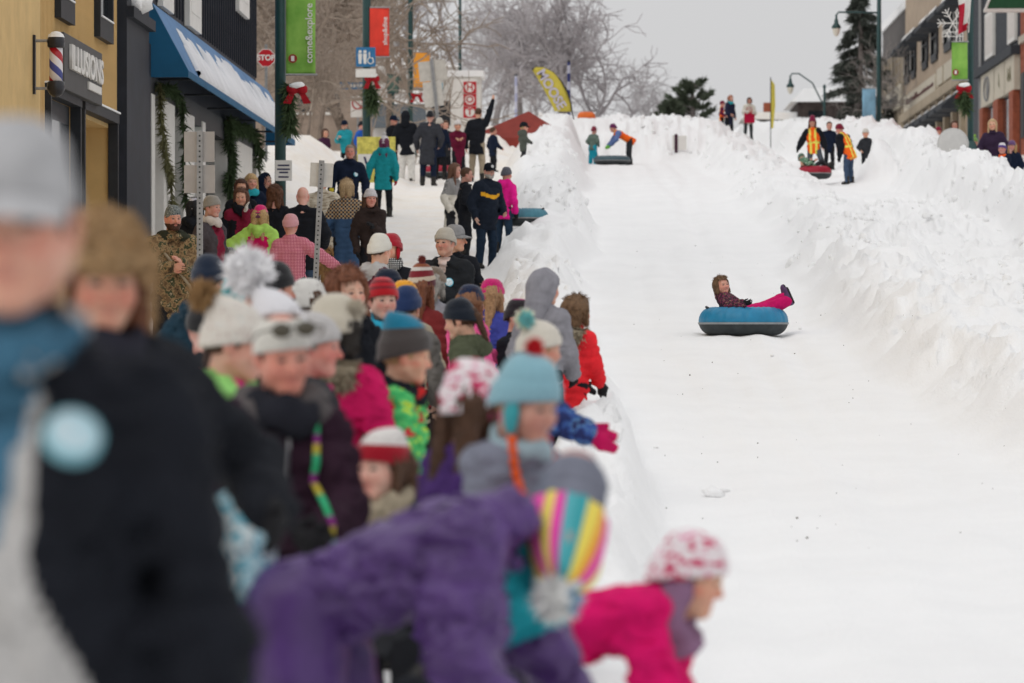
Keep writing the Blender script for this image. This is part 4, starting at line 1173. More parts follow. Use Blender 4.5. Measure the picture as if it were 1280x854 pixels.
person('child in magenta jacket crawling over the snow bank onto the run, patterned hat', 655, None, d1, H=1.18, hs=.21, face='c', yaw=82, lean=76, pos=(X1, d1, z1), hip=(0, 0, max(.2, -.84 - z1)), hd=None, hyaw=0, pitch=-18, roll=0, hair=('short', (.2, .1, .05)),
       hat=dict(k='beanie', c=[nordic], zf=.15, zb=.06, th=.016), jacket=dict(m=K((.66, .006, .13)), bulk=.046, fold=.026, hem=.12, h=.012, collarm=K((.24, .13, .22)), hood=False), scarf=dict(m=K((.24, .13, .22)), r=.045, name='neck_warmer'),
       trousers=dict(m=blk, bulk=.03), arms=((.1, 1.0, -.02), (.05, .98, .10)), gloves=mag, legs=((.10, -.55, -.30), (.10, -.62, -.28)))
# --- left of centre, middle distance
person('person in navy beanie and teal-navy hooded jacket seen from behind on the left', 257, 313, 21.5, face='m', yaw=150, hyaw=20, hat=beanie((.012, .022, .045)), hair=('short', HB), jacket=dict(m=K((.012, .035, .055)), hood=True, bulk=.03))
person('person in black beanie left of another black beanie, seen from behind', 303, 326, 22.5, face='m', yaw=175, hat=beanie(BLACK), jacket=dict(m=blk), hair=('short', HB))
person('person in taller black beanie in front of the white cap, head turned right', 339, 325, 20.8, face='m', yaw=160, hyaw=-40, hat=beanie((.016, .016, .018), tall=.015), jacket=dict(m=blk), hair=('short', HB), skin='c')
person('person in white knit cap beside the black beanies', 374, 344, 22.0, face='f', yaw=170, hat=beanie((.70, .68, .64), th=.02, bulge=.012), jacket=dict(m=lgry), hair=('bob', HB))
person('child in hat with turquoise pompom between pompom hat and navy beanie', 280, 372, 17.4, face='c', yaw=150, hat=dict(k='beanie', c=[(.06, .035, .03)], pom=(.22, .60, .62), pr=.06), hair=('long', (.04, .02, .015)), jacket=dict(m=dkg))
person('grey-haired person in black cap at far left of the pompom hats', 250, 366, 18.6, face='m', yaw=170, hat=beanie((.02, .02, .022)), hair=('short', HG), jacket=dict(m=dkg))
person('woman with wavy auburn hair and black jacket gazing right', 434, 335, 22.3, face='f', yaw=30, hyaw=4, pitch=2, roll=-4, hair=('wavy', HA), jacket=dict(m=blk, hood=True, bulk=.02), skin='b', hs=.245)
person('woman in red ribbed beanie and turquoise scarf next to the auburn-haired woman', 467, 343, 23.6, face='f', yaw=14, hyaw=6, hat=dict(k='beanie', c=[knit((.50, .012, .02)), knit((.22, .006, .015)), knit((.52, .015, .025)), knit((.24, .008, .016)), knit((.5, .012, .02))], stops=[.2, .34, .5, .66]), hair=('short', HB), jacket=dict(m=blk), scarf=K((.03, .34, .50)), skin='b')
person('person in cream beanie turned right, grey hood over plum jacket', 466, 290, 33.0, face='m', yaw=120, hyaw=25, hat=beanie((.74, .71, .63), tall=.01), hair=('short', HB), jacket=dict(m=K((.10, .02, .035)), hood=True, hoodm=lgry))
person('person in red hood-hat with black patterned scarf right of cream beanie', 486, 289, 34.6, face='f', yaw=-10, hyaw=-12, hat=dict(k='earflap', c=[(.40, .01, .025)], flap=K((.38, .01, .02)), th=.02), hair=('short', HB), jacket=dict(m=blk), scarf=dict(m=bwcheck, up=.02))
person('child in navy knit hat wedged behind the red ribbed beanie', 479, 333, 29.5, face='c', yaw=70, hat=beanie(NAVY), hair=('short', HB), jacket=dict(m=white), skin='r')
person('person in maroon and cream striped bobble hat left of the badge man', 521, 333, 28.2, face='f', yaw=140, hat=dict(k='beanie', c=[knit((.10, .006, .02)), knit((.62, .52, .40)), knit((.22, .02, .03)), knit((.70, .66, .60)), knit((.30, .10, .05)), knit((.12, .01, .03))], stops=[.16, .3, .46, .6, .76], tall=.04, slouch=(-.05, .06), pom=(.22, .05, .04), pr=.03), hair=('long', HA), jacket=dict(m=K((.16, .02, .02))))
person('girl in mustard yellow beanie with long auburn hair', 507, 347, 26.4, face='c', yaw=150, hat=beanie((.82, .36, .015)), hair=('long', (.16, .06, .02)), jacket=dict(m=khaki))
person('person in royal navy beanie with grey jacket and dark straps, below the mustard beanie', 498, 354, 25.0, face='m', yaw=165, hat=beanie((.015, .035, .11), tall=.005), hair=('short', HB), jacket=dict(m=K((.13, .12, .11)), hood=True, hoodm=K((.09, .10, .08)), **mk(lambda l, g: np.where((g == 'body') & (np.abs(np.abs(l[:, 0]) - .075) < .016), 0, -1), [blk])))
person('person in brown fur-edged hat and grey jacket in front of the badge man', 537, 330, 30.4, face='f', yaw=150, hat=dict(k='beanie', c=[knit((.20, .15, .11))], th=.022), hair=('bob', HG), jacket=dict(m=gry))
person('stout man in beige beanie and black jacket with round white badge', 557, 282, 35.2, face='m', yaw=-14, hyaw=-10, pitch=2, hat=beanie((.47, .43, .36), slouch=(.0, .015)), hair=('short', HG), skin='b', fat=.5,
       jacket=dict(m=K((.016, .018, .021)), bulk=.03, zip=None, hood=False, badge=(.050, .74, .042, badge_m), **mk(lambda l, g: np.where((np.abs(l[:, 0]) < .025 * (l[:, 2] - .27) / .09) & (l[:, 1] > .02) & (l[:, 2] > .27) & (g != 'arm1') & (g != 'arm-1'), 0, -1), [K((.62, .50, .46))])))
person('man in grey peaked cap and black jacket just behind the beige beanie man', 568, 278, 37.0, face='m', yaw=35, hyaw=35, hat=dict(k='cap', c=[M('cap_cotton', (.24, .24, .245), .9, .2, 20)]), hair=('short', HG), jacket=dict(m=blk, bulk=.03))
person('girl in pink puffer jacket and navy hat reaching right', 583, 352, 27.2, face='c', yaw=120, hyaw=20, hat=beanie((.012, .022, .06)), hair=('long', (.22, .10, .05)), jacket=dict(m=K((.78, .11, .30)), puff=.018, pitch=.055, hood=True, bulk=.03), arms=((.5, .7, -.2), (.2, .3, -.8)), gloves=K((.78, .11, .30)), ghand='mitten')
person('girl in black beanie and olive jacket looking left, in front of pink puffer', 586, 370, 24.6, face='f', yaw=-100, hyaw=-8, pitch=14, hat=beanie((.009, .014, .024), tall=.01), hair=('pony', HB), jacket=dict(m=olive, hood=True, bulk=.025), skin='b')
person('child in magenta beanie and blue jacket at the crowd\'s edge', 609, 345, 29.4, face='c', yaw=140, hat=beanie((.60, .01, .16)), hair=('long', (.35, .2, .1)), jacket=dict(m=K((.05, .06, .30))))
person('small child in black hat with pink ear beside the grey hood', 643, 370, 27.8, face='c', yaw=60, hat=dict(k='beanie', c=[(.02, .016, .02), (.35, .02, .14)], stops=[.75]), hair=('short', HB), jacket=dict(m=blk))
person('child in grey hooded jacket with hood up, standing against the snow bank', 677, 331, 26.4, minH=1.3, hs=.215, face='c', yaw=150, hyaw=-20, hood=(gry, None), hair=('short', HB), jacket=dict(m=gry, bulk=.03, hem=.2, fold=.016), arms=((.1, .25, -.9), (-.05, .5, -.8)), hx=.045, gloves=glb)
person('girl in red puffer jacket with fur collar leaning on the bank', 714, 367, 27.2, H=None, minH=1.2, hs=.215, face='c', yaw=140, hair=('bob', (.16, .09, .045)), jacket=dict(m=red, puff=.02, pitch=.065, bulk=.03, hem=.14, collar=False), extra=ruff, gloves=glb, ghand='mitten', arms=((.0, .6, -.75), (-.05, .55, -.8)))
person('toddler in cream hat with multicoloured pompom and blue printed jacket', 664, 395, 17.6, face='c', yaw=100, hyaw=12, pitch=8, hs=.21, hat=dict(k='beanie', c=[(.72, .67, .58)], pom=[(.25, .60, .60), (.70, .72, .55), (.75, .72, .62), (.45, .04, .10)], pr=.055, slouch=(0, .03), pofs=(-.02, .07, -.05)), hair=('short', HBL),
       jacket=dict(m=bluefloral, bulk=.03, hem=.08), arms=((.1, .8, -.5), (.15, .7, -.62)), gloves=mag, ghand='mitten')
# --- on the left pavement
def strap(k):
    MB().tube([k['Pv'] + k['r'] * x * k['S'] + k['u'] * k['tl'] * t + k['f'] * y for x, t, y in ((-.10, .95, .05), (-.05, .7, .15), (.02, .45, .165), (.09, .2, .14), (.12, .05, .05))], .016, 6).build('bag_strap', khaki, k['root'], True)
person('bearded man in woodland camouflage jacket and grey camo skull cap by the shop', 214, 254, 39.0, face='m', yaw=22, hyaw=4, hat=dict(k='beanie', c=[camo_hat], th=.007, cuff=0), beard=(.06, .025, .014), jacket=dict(m=camo, hood=True, hoodm=K((.03, .032, .02)), bulk=.035), arms=('chest', 'hold'), extra=strap, skin='r')
person('person in black hooded coat and white headband behind the signpost', 243, 243, 46.5, face='f', yaw=165, hat=dict(k='band', c=[(.62, .62, .70)]), hair=('bob', BLACK), jacket=dict(m=blk, hood=True))
person('woman with grey beanie and long pale scarf facing right by the signpost', 263, 242, 44.5, face='f', yaw=62, hat=beanie((.30, .28, .25)), hair=('short', (.25, .16, .08)), jacket=dict(m=K((.06, .05, .055)), **mk(lambda l, g: np.where((np.abs(l[:, 0] - .02) < .05) & (l[:, 1] > .02), 0, -1), [maroon])), scarf=K((.55, .50, .46)))
person('woman in maroon top and black vest calling with hand at mouth', 298, 234, 51.6, face='f', yaw=12, hyaw=-15, hair=('long', (.11, .05, .03)), jacket=dict(m=maroon, hem=.12, **mk(lambda l, g: np.where((np.abs(l[:, 0]) > .05) & (g == 'body') & (l[:, 2] < .3), 0, -1), [blk])), scarf=dict(m=blk, r=.055), arms=('relax', 'mouth'), gloves=white)
person('woman with long brown hair looking over the calling woman', 302, 223, 55, face='f', yaw=6, hair=('long', (.07, .03, .018)), jacket=dict(m=blk))
person('blonde woman with fringe and turquoise scarf at the back of the pavement group', 316, 216, 57.5, face='f', yaw=20, hair=('fringe', (.50, .33, .16)), jacket=dict(m=nav), scarf=K((.03, .40, .48)))
person('person in dark blue hood beside the blonde woman', 327, 215, 60.0, face='m', yaw=60, hood=(nav, None), jacket=dict(m=nav))
person('girl in black and white checked coat under the signpost', 284, 282, 45.0, H=1.2, face='c', yaw=170, hat=dict(k='beanie', c=[bwcheck]), hair=('long', HB), jacket=dict(m=bwcheck, hem=.2))
person('girl in lime and magenta jacket with hot pink beanie, back turned', 323, 254, 48.0, face='c', yaw=170, hat=dict(k='beanie', c=[(.16, .05, .10), (.70, .02, .18)], stops=[.2]), hair=('long', HBL), jacket=dict(m=lime, hood=True, hoodm=lime, bulk=.035, hem=.16, **mk(lambda l, g: np.where((g == 'body') & (np.abs(l[:, 0]) < .10) & (l[:, 2] < .31), 0, -1), [K((.50, .008, .10))])), arms=(('out'), 'relax'))
person('girl in pink plaid jacket and pale pink hat, back turned', 365, 265, 46.4, face='c', yaw=175, hat=dict(k='beanie', c=[knit((.66, .33, .36))], bulge=.008), jacket=dict(m=pinkcheck, bulk=.03, hem=.15), arms=('relax', 'out'), gloves=K((.62, .3, .36)))
person('woman with short wavy brown hair in black fleece, back turned', 345, 231, 54.5, face='f', yaw=170, hair=('wavy', (.10, .04, .018)), jacket=dict(m=blk))
person('bald man in black jacket and jeans, back turned, behind second signpost', 379, 232, 51.0, face='m', yaw=172, hyaw=10, jacket=dict(m=blk, bulk=.03, hem=.14), trousers=jean, skin='b')
person('person in pale camouflage coat and brown beanie walking away', 404, 214, 57.5, face='m', yaw=170, hat=beanie((.10, .05, .035)), jacket=dict(m=camo_lt, bulk=.035, hem=.2, puff=.01), arms=((.3, .1, -.9), 'relax'), gloves=K((.35, .14, .14)))
person('child in black and yellow hat half hidden beside the pale camouflage coat', 416, 212, 60.0, H=1.35, face='c', yaw=170, hat=dict(k='beanie', c=[(.02, .02, .02), (.75, .62, .06)], stops=[.4], pom=(.75, .62, .06)), jacket=dict(m=nav))
person('blonde woman in blue coat with tan checked shawl, back turned', 433, 223, 55.5, face='f', yaw=172, hair=('bob', (.42, .30, .17)), jacket=dict(m=K((.035, .075, .15)), hem=.28, **mk(lambda l, g: np.where(l[:, 2] > .19, 0, -1), [tancheck])), arms=('pocket', 'pocket'))
person('woman in white beanie and dark brown coat holding a camera strap', 465, 234, 53.5, face='f', yaw=14, hyaw=4, hat=beanie((.62, .60, .62)), hair=('long', HB), jacket=dict(m=brn, hem=.2, hood=True), arms=('chest', 'relax'), gloves=glb, skin='r')
person('man in black jacket with white chest emblem walking down the pavement', 434, 180, 68.5, face='m', yaw=4, hair=('short', (.28, .22, .16)), jacket=dict(m=nav, badge=(.08, .68, .045, badge_m)), arms=((.22, .1, -.92), 'relax'), skin='r')
person('woman in quilted teal jacket and pink bobble hat walking away up the pavement', 479, 168, 78.0, face='f', yaw=172, hat=dict(k='beanie', c=[(.62, .50, .56), (.70, .66, .66)], pom=(.7, .68, .66)), hair=('long', (.12, .02, .06)), jacket=dict(m=teal, puff=.014, hood=True, hem=.16, bulk=.03), gloves=K((.35, .01, .03)), arms=((.3, 0, -.92), 'relax'))
person('long-haired woman in cream coat with grey plaid shawl', 566, 203, 66.0, face='f', yaw=60, hyaw=20, hair=('long', (.13, .06, .035)), jacket=dict(m=cream, hem=.36, **mk(lambda l, g: np.where(l[:, 2] > .19, 0, -1), [checks('grey_plaid', (.30, .29, .28), (.16, .16, .16), (.40, .38, .36), 30)])), arms=('fwdlow', 'relax'), gloves=glb, trousers=dkg)
person('person in long black coat just behind the cream coat', 581, 208, 64.5, face='m', yaw=100, hair=('short', HB), jacket=dict(m=blk, hem=.3))
person('goateed man in black cap and navy jacket with yellow chest stripe', 607, 202, 62.0, face='m', yaw=38, hyaw=-10, hat=dict(k='cap', c=[blk], badge=M('cap_emblem', (.5, .5, .5), .6)), beard=(.35, .33, .30), jacket=dict(m=K((.010, .015, .026)), fat=.2, bulk=.035, **mk(lambda l, g: np.where((np.abs(l[:, 2] - .215 - .25 * np.abs(l[:, 0])) < .02) & (l[:, 1] > 0) & (g == 'body'), 0, -1), [K((.70, .34, .02))])), fat=.4, trousers=K((.012, .024, .045)), arms=('pocket', 'relax'), skin='b')
person('girl in hot pink jacket and grey beanie beside the yellow-striped man', 629, 207, 66.5, face='c', yaw=150, hat=beanie((.10, .10, .12)), jacket=dict(m=K((.78, .015, .26)), hood=True, hem=.1), arms=((.3, .2, -.9), 'relax'), gloves=glb, trousers=K((.02, .04, .07)))
# --- further up the street
person('person in black jacket and white snow trousers seen from behind', 508, 138, 93.0, face='m', yaw=175, hood=(blk, None), jacket=dict(m=blk, bulk=.04, fat=.3), trousers=dict(m=white, bulk=.035))
person('man in long dark grey coat beside the white-trousered person', 535, 137, 92.0, face='m', yaw=172, hat=beanie(BLACK), jacket=dict(m=K((.035, .037, .045)), hem=.24, bulk=.03), trousers=nav)
person('person in black jacket and dark cap left of the white trousers', 490, 143, 95.0, face='m', yaw=60, hat=dict(k='cap', c=[nav]), jacket=dict(m=blk))
person('person in navy coat and white hat behind the long grey coat', 550, 146, 96.0, face='f', yaw=160, hat=beanie((.60, .55, .48)), jacket=dict(m=nav))
person('woman in long maroon coat holding something up', 573, 149, 94.0, face='f', yaw=10, hair=('short', HB), hat=beanie((.70, .66, .64)), jacket=dict(m=K((.12, .008, .03)), hem=.28), arms=('chest', 'chest'))
person('man in black jacket and khaki trousers waving one arm high', 596, 134, 94.5, face='m', yaw=165, jacket=dict(m=blk), trousers=khaki, arms=('down', (.22, .1, .98)), hair=('short', HB))
person('person in dark jacket behind the waving man, by the red tent', 616, 158, 102.0, face='m', yaw=120, hair=('short', HB), jacket=dict(m=nav))
person('person in dark hat at the left of the red tent', 556, 150, 99.0, face='f', yaw=20, hair=('bob', HB), jacket=dict(m=dkg))
person('man in turquoise jacket and dark cap beyond the snow heap', 432, 149, 97.0, face='m', yaw=-30, hat=dict(k='cap', c=[nav]), jacket=dict(m=K((.02, .30, .36)), bulk=.04), arms=('chest', 'hold'), skin='b')
person('person in royal blue jacket behind the second lamp post', 451, 150, 99.0, face='m', yaw=60, hat=beanie(BLACK), jacket=dict(m=K((.02, .10, .42))))
person('person in dark plum clothes crouched behind the snow heap', 404, 160, 99.0, face='f', yaw=30, hair=('bob', HB), jacket=dict(m=K((.06, .02, .05))))
person('person in grey-green parka standing on the bank left of the run', 654, 151, 88.0, face='f', yaw=110, hat=dict(k='cap', c=[blk]), hair=('short', HBL), jacket=dict(m=K((.085, .095, .08)), hem=.24, hood=True, bulk=.035), trousers=dkg, gloves=glb)
# riders and helpers at the top
person('child in grey-green jacket and turquoise trousers at the top of the run', 741, 157, 117.0, face='c', yaw=150, hat=beanie((.25, .03, .06)), jacket=dict(m=K((.13, .18, .15)), hem=.1), trousers=dict(m=K((.02, .36, .48)), bulk=.03), gloves=glb)
xv = (787 - VX) * 117 / FPX
person('helper in orange safety vest bending over the dark tube', 787, None, 117.0, H=1.55, face='f', yaw=-80, lean=62, hat=beanie((.14, .02, .10)), jacket=dict(m=orange, sleeve=K((.12, .18, .38)), hem=.1, bulk=.03, **mk(lambda l, g: np.where((g == 'body') & (np.abs(np.abs(l[:, 0]) - .05) < .014), 0, -1), [K((.75, .65, .10))])), arms=((.1, .9, .1), (.1, .9, .1)), gloves=K((.2, .62, .08)), pitch=-15, trousers=dkg)
person('person in white jacket beyond the top of the run', 811, 153, 150.0, face='f', yaw=20, hair=('bob', HB), jacket=dict(m=white))
person('person in dark coat and turquoise scarf standing on the far bank', 911, 119, 150.0, face='f', yaw=40, hair=('long', (.35, .14, .08)), jacket=dict(m=K((.02, .022, .05)), hem=.2), scarf=K((.04, .40, .45)))
person('helper in orange and yellow vest, lower than the dark coat beside', 902, 138, 148.0, H=1.25, face='m', yaw=90, hat=beanie((.2, .01, .04)), jacket=dict(m=orange, sleeve=K((.12, .01, .04)), hem=.1, **mk(lambda l, g: np.where((g == 'body') & (np.abs(np.abs(l[:, 0]) - .05) < .018), 0, -1), [K((.80, .72, .10))])))
def bag(k):
    p = k['Pv'] + k['f'] * .22 + k['u'] * .08
    b = MB().box(-.2, .2, p[1] - .06, p[1] + .06, p[2] - .24, p[2] + .2).build('carrier_bag', K((.48, .01, .05)), k['root'])
    MB().tube([(-.12, p[1], p[2] + .2), (-.08, p[1], p[2] + .36), (.08, p[1], p[2] + .36), (.12, p[1], p[2] + .2)], .012, 6).build('handle', K((.48, .01, .05)), b)
person('woman in cream jacket holding a red bag on the far bank', 935, 122, 151.0, face='f', yaw=10, hair=('bob', HB), jacket=dict(m=cream, hem=.12, bulk=.03), arms=('hold', 'hold'), extra=bag, trousers=K((.05, .06, .06)))
vest = lambda: dict(m=orange, sleeve=blk, bulk=.045, puff=0, hem=.1, **mk(lambda l, g: np.where((g == 'body') & ((np.abs(np.abs(l[:, 0]) - .055) < .02) | (np.abs(l[:, 2] - .1) < .02) & (l[:, 1] < 9) & (np.abs(l[:, 0]) > .0) & (np.abs(l[:, 2] - .1) < .022)), 0, -1), [K((.82, .74, .12))]))
person('helper in orange vest and red hat striding behind the red tube', 1017, 146, 100.0, face='f', yaw=-8, hat=beanie((.22, .01, .05), tall=.05), hair=('long', (.10, .03, .02)), jacket=vest(), trousers=K((.075, .085, .10)), legs=((.32, .1, -.95), (.10, .0, -1)), arms=((.3, .1, -.9), (.5, .25, -.8)), gloves=glb)
person('helper in orange vest and jeans bending beside the red tube, back turned', 1061, None, 92.0, H=1.5, face='m', yaw=-125, lean=26, hat=beanie((.20, .008, .03)), jacket=vest(), trousers=jean, arms=((.1, .35, -.9), (.1, .35, -.9)), gloves=glb)
person('person in navy jacket standing behind the red-hatted helper', 1036, 152, 108.0, face='m', yaw=10, hair=('short', HB), jacket=dict(m=nav))
# onlookers behind the right-hand bank
for lab, px, top, d, k in (
    ('person in white fur hat behind the bending helper', 1082, 160, 97, dict(hat=beanie((.66, .63, .58)), jacket=dict(m=dkg))),
    ('dark-haired head showing over the right bank beside the green lamp post', 1115, 154, 118, dict(hair=('short', HB), jacket=dict(m=dkg))),
    ('person in pale brown hood over the middle of the right bank', 1147, 163, 108, dict(hood=(K((.35, .22, .16)), None), jacket=dict(m=K((.35, .22, .16))))),
    ('person in dark red hat left of the round grey disc', 1172, 158, 102, dict(hat=beanie((.26, .01, .04)), jacket=dict(m=maroon))),
    ('brown-haired person over the round grey disc', 1193, 151, 98, dict(hair=('bob', HB), jacket=dict(m=K((.10, .06, .04))))),
    ('child in green bobble hat left of the blonde woman', 1218, 171, 92.5, dict(hat=dict(k='beanie', c=[(.16, .30, .08)], pom=(.3, .5, .1)), jacket=dict(m=K((.02, .06, .04))), face='c')),
    ('blonde woman in dark purple jacket above the right bank', 1241, 149, 86, dict(hair=('long', (.52, .36, .20)), jacket=dict(m=K((.035, .02, .045)), bulk=.03), gloves=mag, yaw=-10)),
    ('child in white and purple striped hat in front of the blonde woman', 1252, 178, 82.5, dict(hat=dict(k='beanie', c=[knit((.10, .05, .25)), knit((.75, .72, .75))], stops=[.3]), jacket=dict(m=nav, collarm=orange), face='c', yaw=-30)),
    ('child in purple hat at the right edge, hand at mouth', 1264, 175, 83.5, dict(hat=beanie((.14, .07, .18)), hair=('long', (.4, .25, .1)), jacket=dict(m=nav), face='c', yaw=-25, arms=('relax', 'mouth')))):
    person(lab, px, top, d, **k)
# girl riding the blue tube
tx, td = (929 - VX) * 48. / FPX, 48.0; tz = Tz(tx, td)
person('girl in splatter-print jacket and magenta snow trousers lying back on the blue tube', 929, None, td, H=1.22, hs=.215, face='c', yaw=90, lean=-56, pos=(tx, td, tz), hip=(0, -.03, .27), hair=('bob', (.15, .085, .045)),
       hd=((0, .25, .515), rz(R(-60)) @ rx(R(-6)) @ ry(R(-8))), jacket=dict(m=splat, bulk=.048, hem=.08, collar=True), trousers=dict(m=K((.58, .008, .13)), bulk=.045), boots=M('boot_purple', (.10, .05, .13), .6), gloves=glb,
       arms=((.62, .1, -.58), (.64, .15, -.58)), legs=((.18, .95, .40), (.12, .97, .32)), sit=True, lod=0)
# ------------------------------------------------------------------ shared surfaces
gpaint = M('lamp_green_paint', (.012, .055, .055), .45, .15, 6, spec=.5)
galv = M('galvanised_steel', (.32, .32, .32), .5, .15, 18, metal=.6)
signback = M('aluminium_sign_back', (.40, .37, .345), .55, .08, 5, metal=.2)
glassm = M('dark_glass', (.012, .016, .020), .08, .3, 2, spec=.6)
whitep = M('white_paint', (.72, .70, .66), .6, .06, 4)
darktrim = M('charcoal_trim', (.022, .025, .030), .55, .2, 6)
lampglass = M('frosted_glass', (.70, .66, .56), .3)
snowm = SNOW
redfab = M('velvet_bow', (.34, .006, .014), .8, .2, 30)
needle = M('garland_needles', (.06, .095, .04), .85, .5, 30)
needle2 = M('garland_browned', (.17, .165, .075), .85, .5, 30)
wallA = M('ochre_siding', (.60, .40, .165), .75, .10, 3, .2, 40)
wallB = M('ochre_plywood', (.62, .43, .19), .8, .10, 2.2, .25, 60)
navyw = M('navy_black_siding', (.018, .022, .032), .6, .25, 3)

# ------------------------------------------------------------------ left: ochre barber shop
FX = -6.8
def fy(px): return -FX * FPX / (VX - px)          # how far up the street the left facade is seen at px
def fz(py, y): return (VY - py) * y / FPX
bb_ = empty('barber_shop', (FX, 48, 0)); tag(bb_, 'ochre clad barber shop with two dark framed doorways at the left edge', 'building')
def L(o): return (o[0] - FX, o[1] - 48, o[2])
def wbox(name, mat, par, x0, x1, y0, y1, z0, z1, org=(FX, 48, 0)):
    return box_obj(name, mat, par, x0 - org[0], x1 - org[0], y0 - org[1], y1 - org[1], z0 - org[2], z1 - org[2])
ys_, ye_ = 30.0, fy(145)
yr = fy(49)
d1a, d1b = fy(56), fy(95); d2a, d2b = fy(99), fy(142)
lint = fz(131, fy(99)) - .05; g0 = -1.2
# flat plywood bay, then ribbed bay; wall pieces leave the doorways open
wall_root = wbox('wall', wallB, bb_, FX - .3, FX, ys_, yr, g0, 9)
wbox('wall', wallA, bb_, FX - .3, FX - .03, yr + .002, d1a, g0, lint); wbox('wall', wallA, bb_, FX - .3, FX - .03, d1b, d2a, g0, lint); wbox('wall', wallA, bb_, FX - .3, FX - .03, d2b, ye_, g0, lint)
wbox('wall', wallA, bb_, FX - .3, FX - .03, yr + .002, ye_, lint + .001, 9)
# ribs of the vertical siding, proud of the sheet behind
n = 0; y = yr + .06
proto = None
while y < ye_ - .03:
    inside = (d1a - .08 < y < d1b + .08) or (d2a - .08 < y < d2b + .08)
    zb = lint + .16 if inside else g0
    o = MB().box(0, .035, -.028, .028, 0, 9 - zb).build('batten', wallA, bb_); o.location = (-.03, y - 48, zb)
    y += .115
for (a, b, deep) in ((d1a, d1b, False), (d2a, d2b, True)):
    fr = empty('doorway', (0, 0, 0), 0, bb_)
    wbox('door_frame', darktrim, fr, FX - .08, FX + .06, a, a + .10, g0, lint); wbox('door_frame', darktrim, fr, FX - .08, FX + .06, b - .10, b, g0, lint)
    wbox('header', darktrim, fr, FX - .08, FX + .07, a, b, lint, lint + .14); wbox('snow_cap', snowm, fr, FX - .02, FX + .09, a, b, lint + .141, lint + .165)
    if deep:
        wbox('recess_wall', wallB, fr, FX - 1.4, FX - 1.3, a, b, g0, lint); wbox('recess_side', wallB, fr, FX - 1.3, FX - .09, b - .05, b, g0, lint); wbox('recess_side', wallB, fr, FX - 1.3, FX - .3, a, a + .04, g0, lint)
        wbox('recess_ceiling', wallB, fr, FX - 1.3, FX - .08, a + .04, b - .05, lint - .06, lint - .001)
    else:
        wbox('door_leaf', darktrim, fr, FX - .14, FX - .09, a + .1, b - .1, g0, lint); wbox('pane', glassm, fr, FX - .089, FX - .08, a + .3, b - .3, .4, lint - .25); wbox('handle', galv, fr, FX - .08, FX - .03, b - .28, b - .25, .8, 1.3)
for pa, pb, pz in ((66, 84, 26), (116, 133, 50)):
    a, b = fy(pa), fy(pb); z0_ = fz(pz, (a + b) / 2); w = empty('window', (0, 0, 0), 0, bb_)
    for q in ((a, a + .09, z0_, 8), (b - .09, b, z0_, 8), (a + .09, b - .09, z0_, z0_ + .28)): wbox('frame', darktrim, w, FX - .02, FX + .09, *q)
    wbox('pane', glassm, w, FX - .02, FX + .02, a + .09, b - .09, z0_ + .28, 8); wbox('snow_sill', snowm, w, FX + .02, FX + .11, a + .1, b - .1, z0_ + .281, z0_ + .30)
# barber sign and pole
sy0, sy1 = fy(79) * 6.65 / 6.8, fy(126.5) * 6.65 / 6.8; sz0, sz1 = fz(108, sy0) - .02, fz(34, sy0) - .05
sg = empty('shop_sign', (FX + .1, (sy0 + sy1) / 2, (sz0 + sz1) / 2)); tag(sg, 'grey shop sign with white raised letters beside the barber pole', 'sign')
hw, hh = (sy1 - sy0) / 2, (sz1 - sz0) / 2
bevel(MB().box(-.06, .05, -hw, hw, -hh, hh).build('panel', M('sign_slate', (.075, .075, .075), .6, .1, 5), sg), .012)
tl_ = text_obj('lettering', 'ILLUSIONS', .43, whitep, sg, (.075, .10, .06), (R(90), 0, R(90)), .02, sx=.6, bold=.012); tl_.scale = ((2 * hw * .84) / tl_.dimensions[0] if tl_.dimensions[0] > 0 else .6, 1, 1)
box_obj('name_plate', whitep, sg, .05, .075, .35, hw - .25, -hh * .62, -hh * .34)
pc = at(69, 80, 46.6); pp = empty('barber_pole', (FX + .28, 46.6, pc[2])); tag(pp, 'red, white and blue striped barber pole with dark domed caps', 'barber pole')
def stripe_mat():
    m, n, b = _new('barber_stripes'); s = n.nodes.new('ShaderNodeSeparateXYZ'); n.links.new(_obj(n), s.inputs[0])
    at_ = n.nodes.new('ShaderNodeMath'); at_.operation = 'ARCTAN2'; n.links.new(s.outputs['Y'], at_.inputs[0]); n.links.new(s.outputs['X'], at_.inputs[1])
    a = n.nodes.new('ShaderNodeMath'); a.operation = 'MULTIPLY_ADD'; a.inputs[1].default_value = 1 / 6.2832; n.links.new(at_.outputs[0], a.inputs[0])
    z = n.nodes.new('ShaderNodeMath'); z.operation = 'MULTIPLY'; z.inputs[1].default_value = 2.35; n.links.new(s.outputs['Z'], z.inputs[0]); n.links.new(z.outputs[0], a.inputs[2])
    f = n.nodes.new('ShaderNodeMath'); f.operation = 'FRACT'; n.links.new(a.outputs[0], f.inputs[0])
    n.links.new(_ramp(n, f.outputs[0], [(0, (.42, .01, .02)), (.24, (.75, .72, .74)), (.5, (.06, .08, .32)), (.74, (.75, .72, .74))]), b.inputs['Base Color']); b.inputs['Roughness'].default_value = .25
    return m
MB().lathe([(.0, -.23), (.082, -.23), (.082, .23), (0, .23)], n=28).build('striped_cylinder', stripe_mat(), pp, True)
capm = M('black_enamel', (.012, .012, .018), .3, spec=.5)
for s in (1, -1):
    MB().lathe([(.082, s * .2), (.105, s * .215), (.108, s * .26), (.112, s * .27), (.105, s * .31), (.08, s * .36), (.04, s * .39), (.0, s * .40)], n=28).build('cap', capm, pp, True)
    MB().tube([(-.26, 0, s * .29), (-.1, 0, s * .29)], .018, 8).build('bracket', galv, pp)
MB().lathe([(.0, .408), (.05, .398), (.09, .365), (.105, .33)], n=20).build('snow_cap', snowm, pp, True)
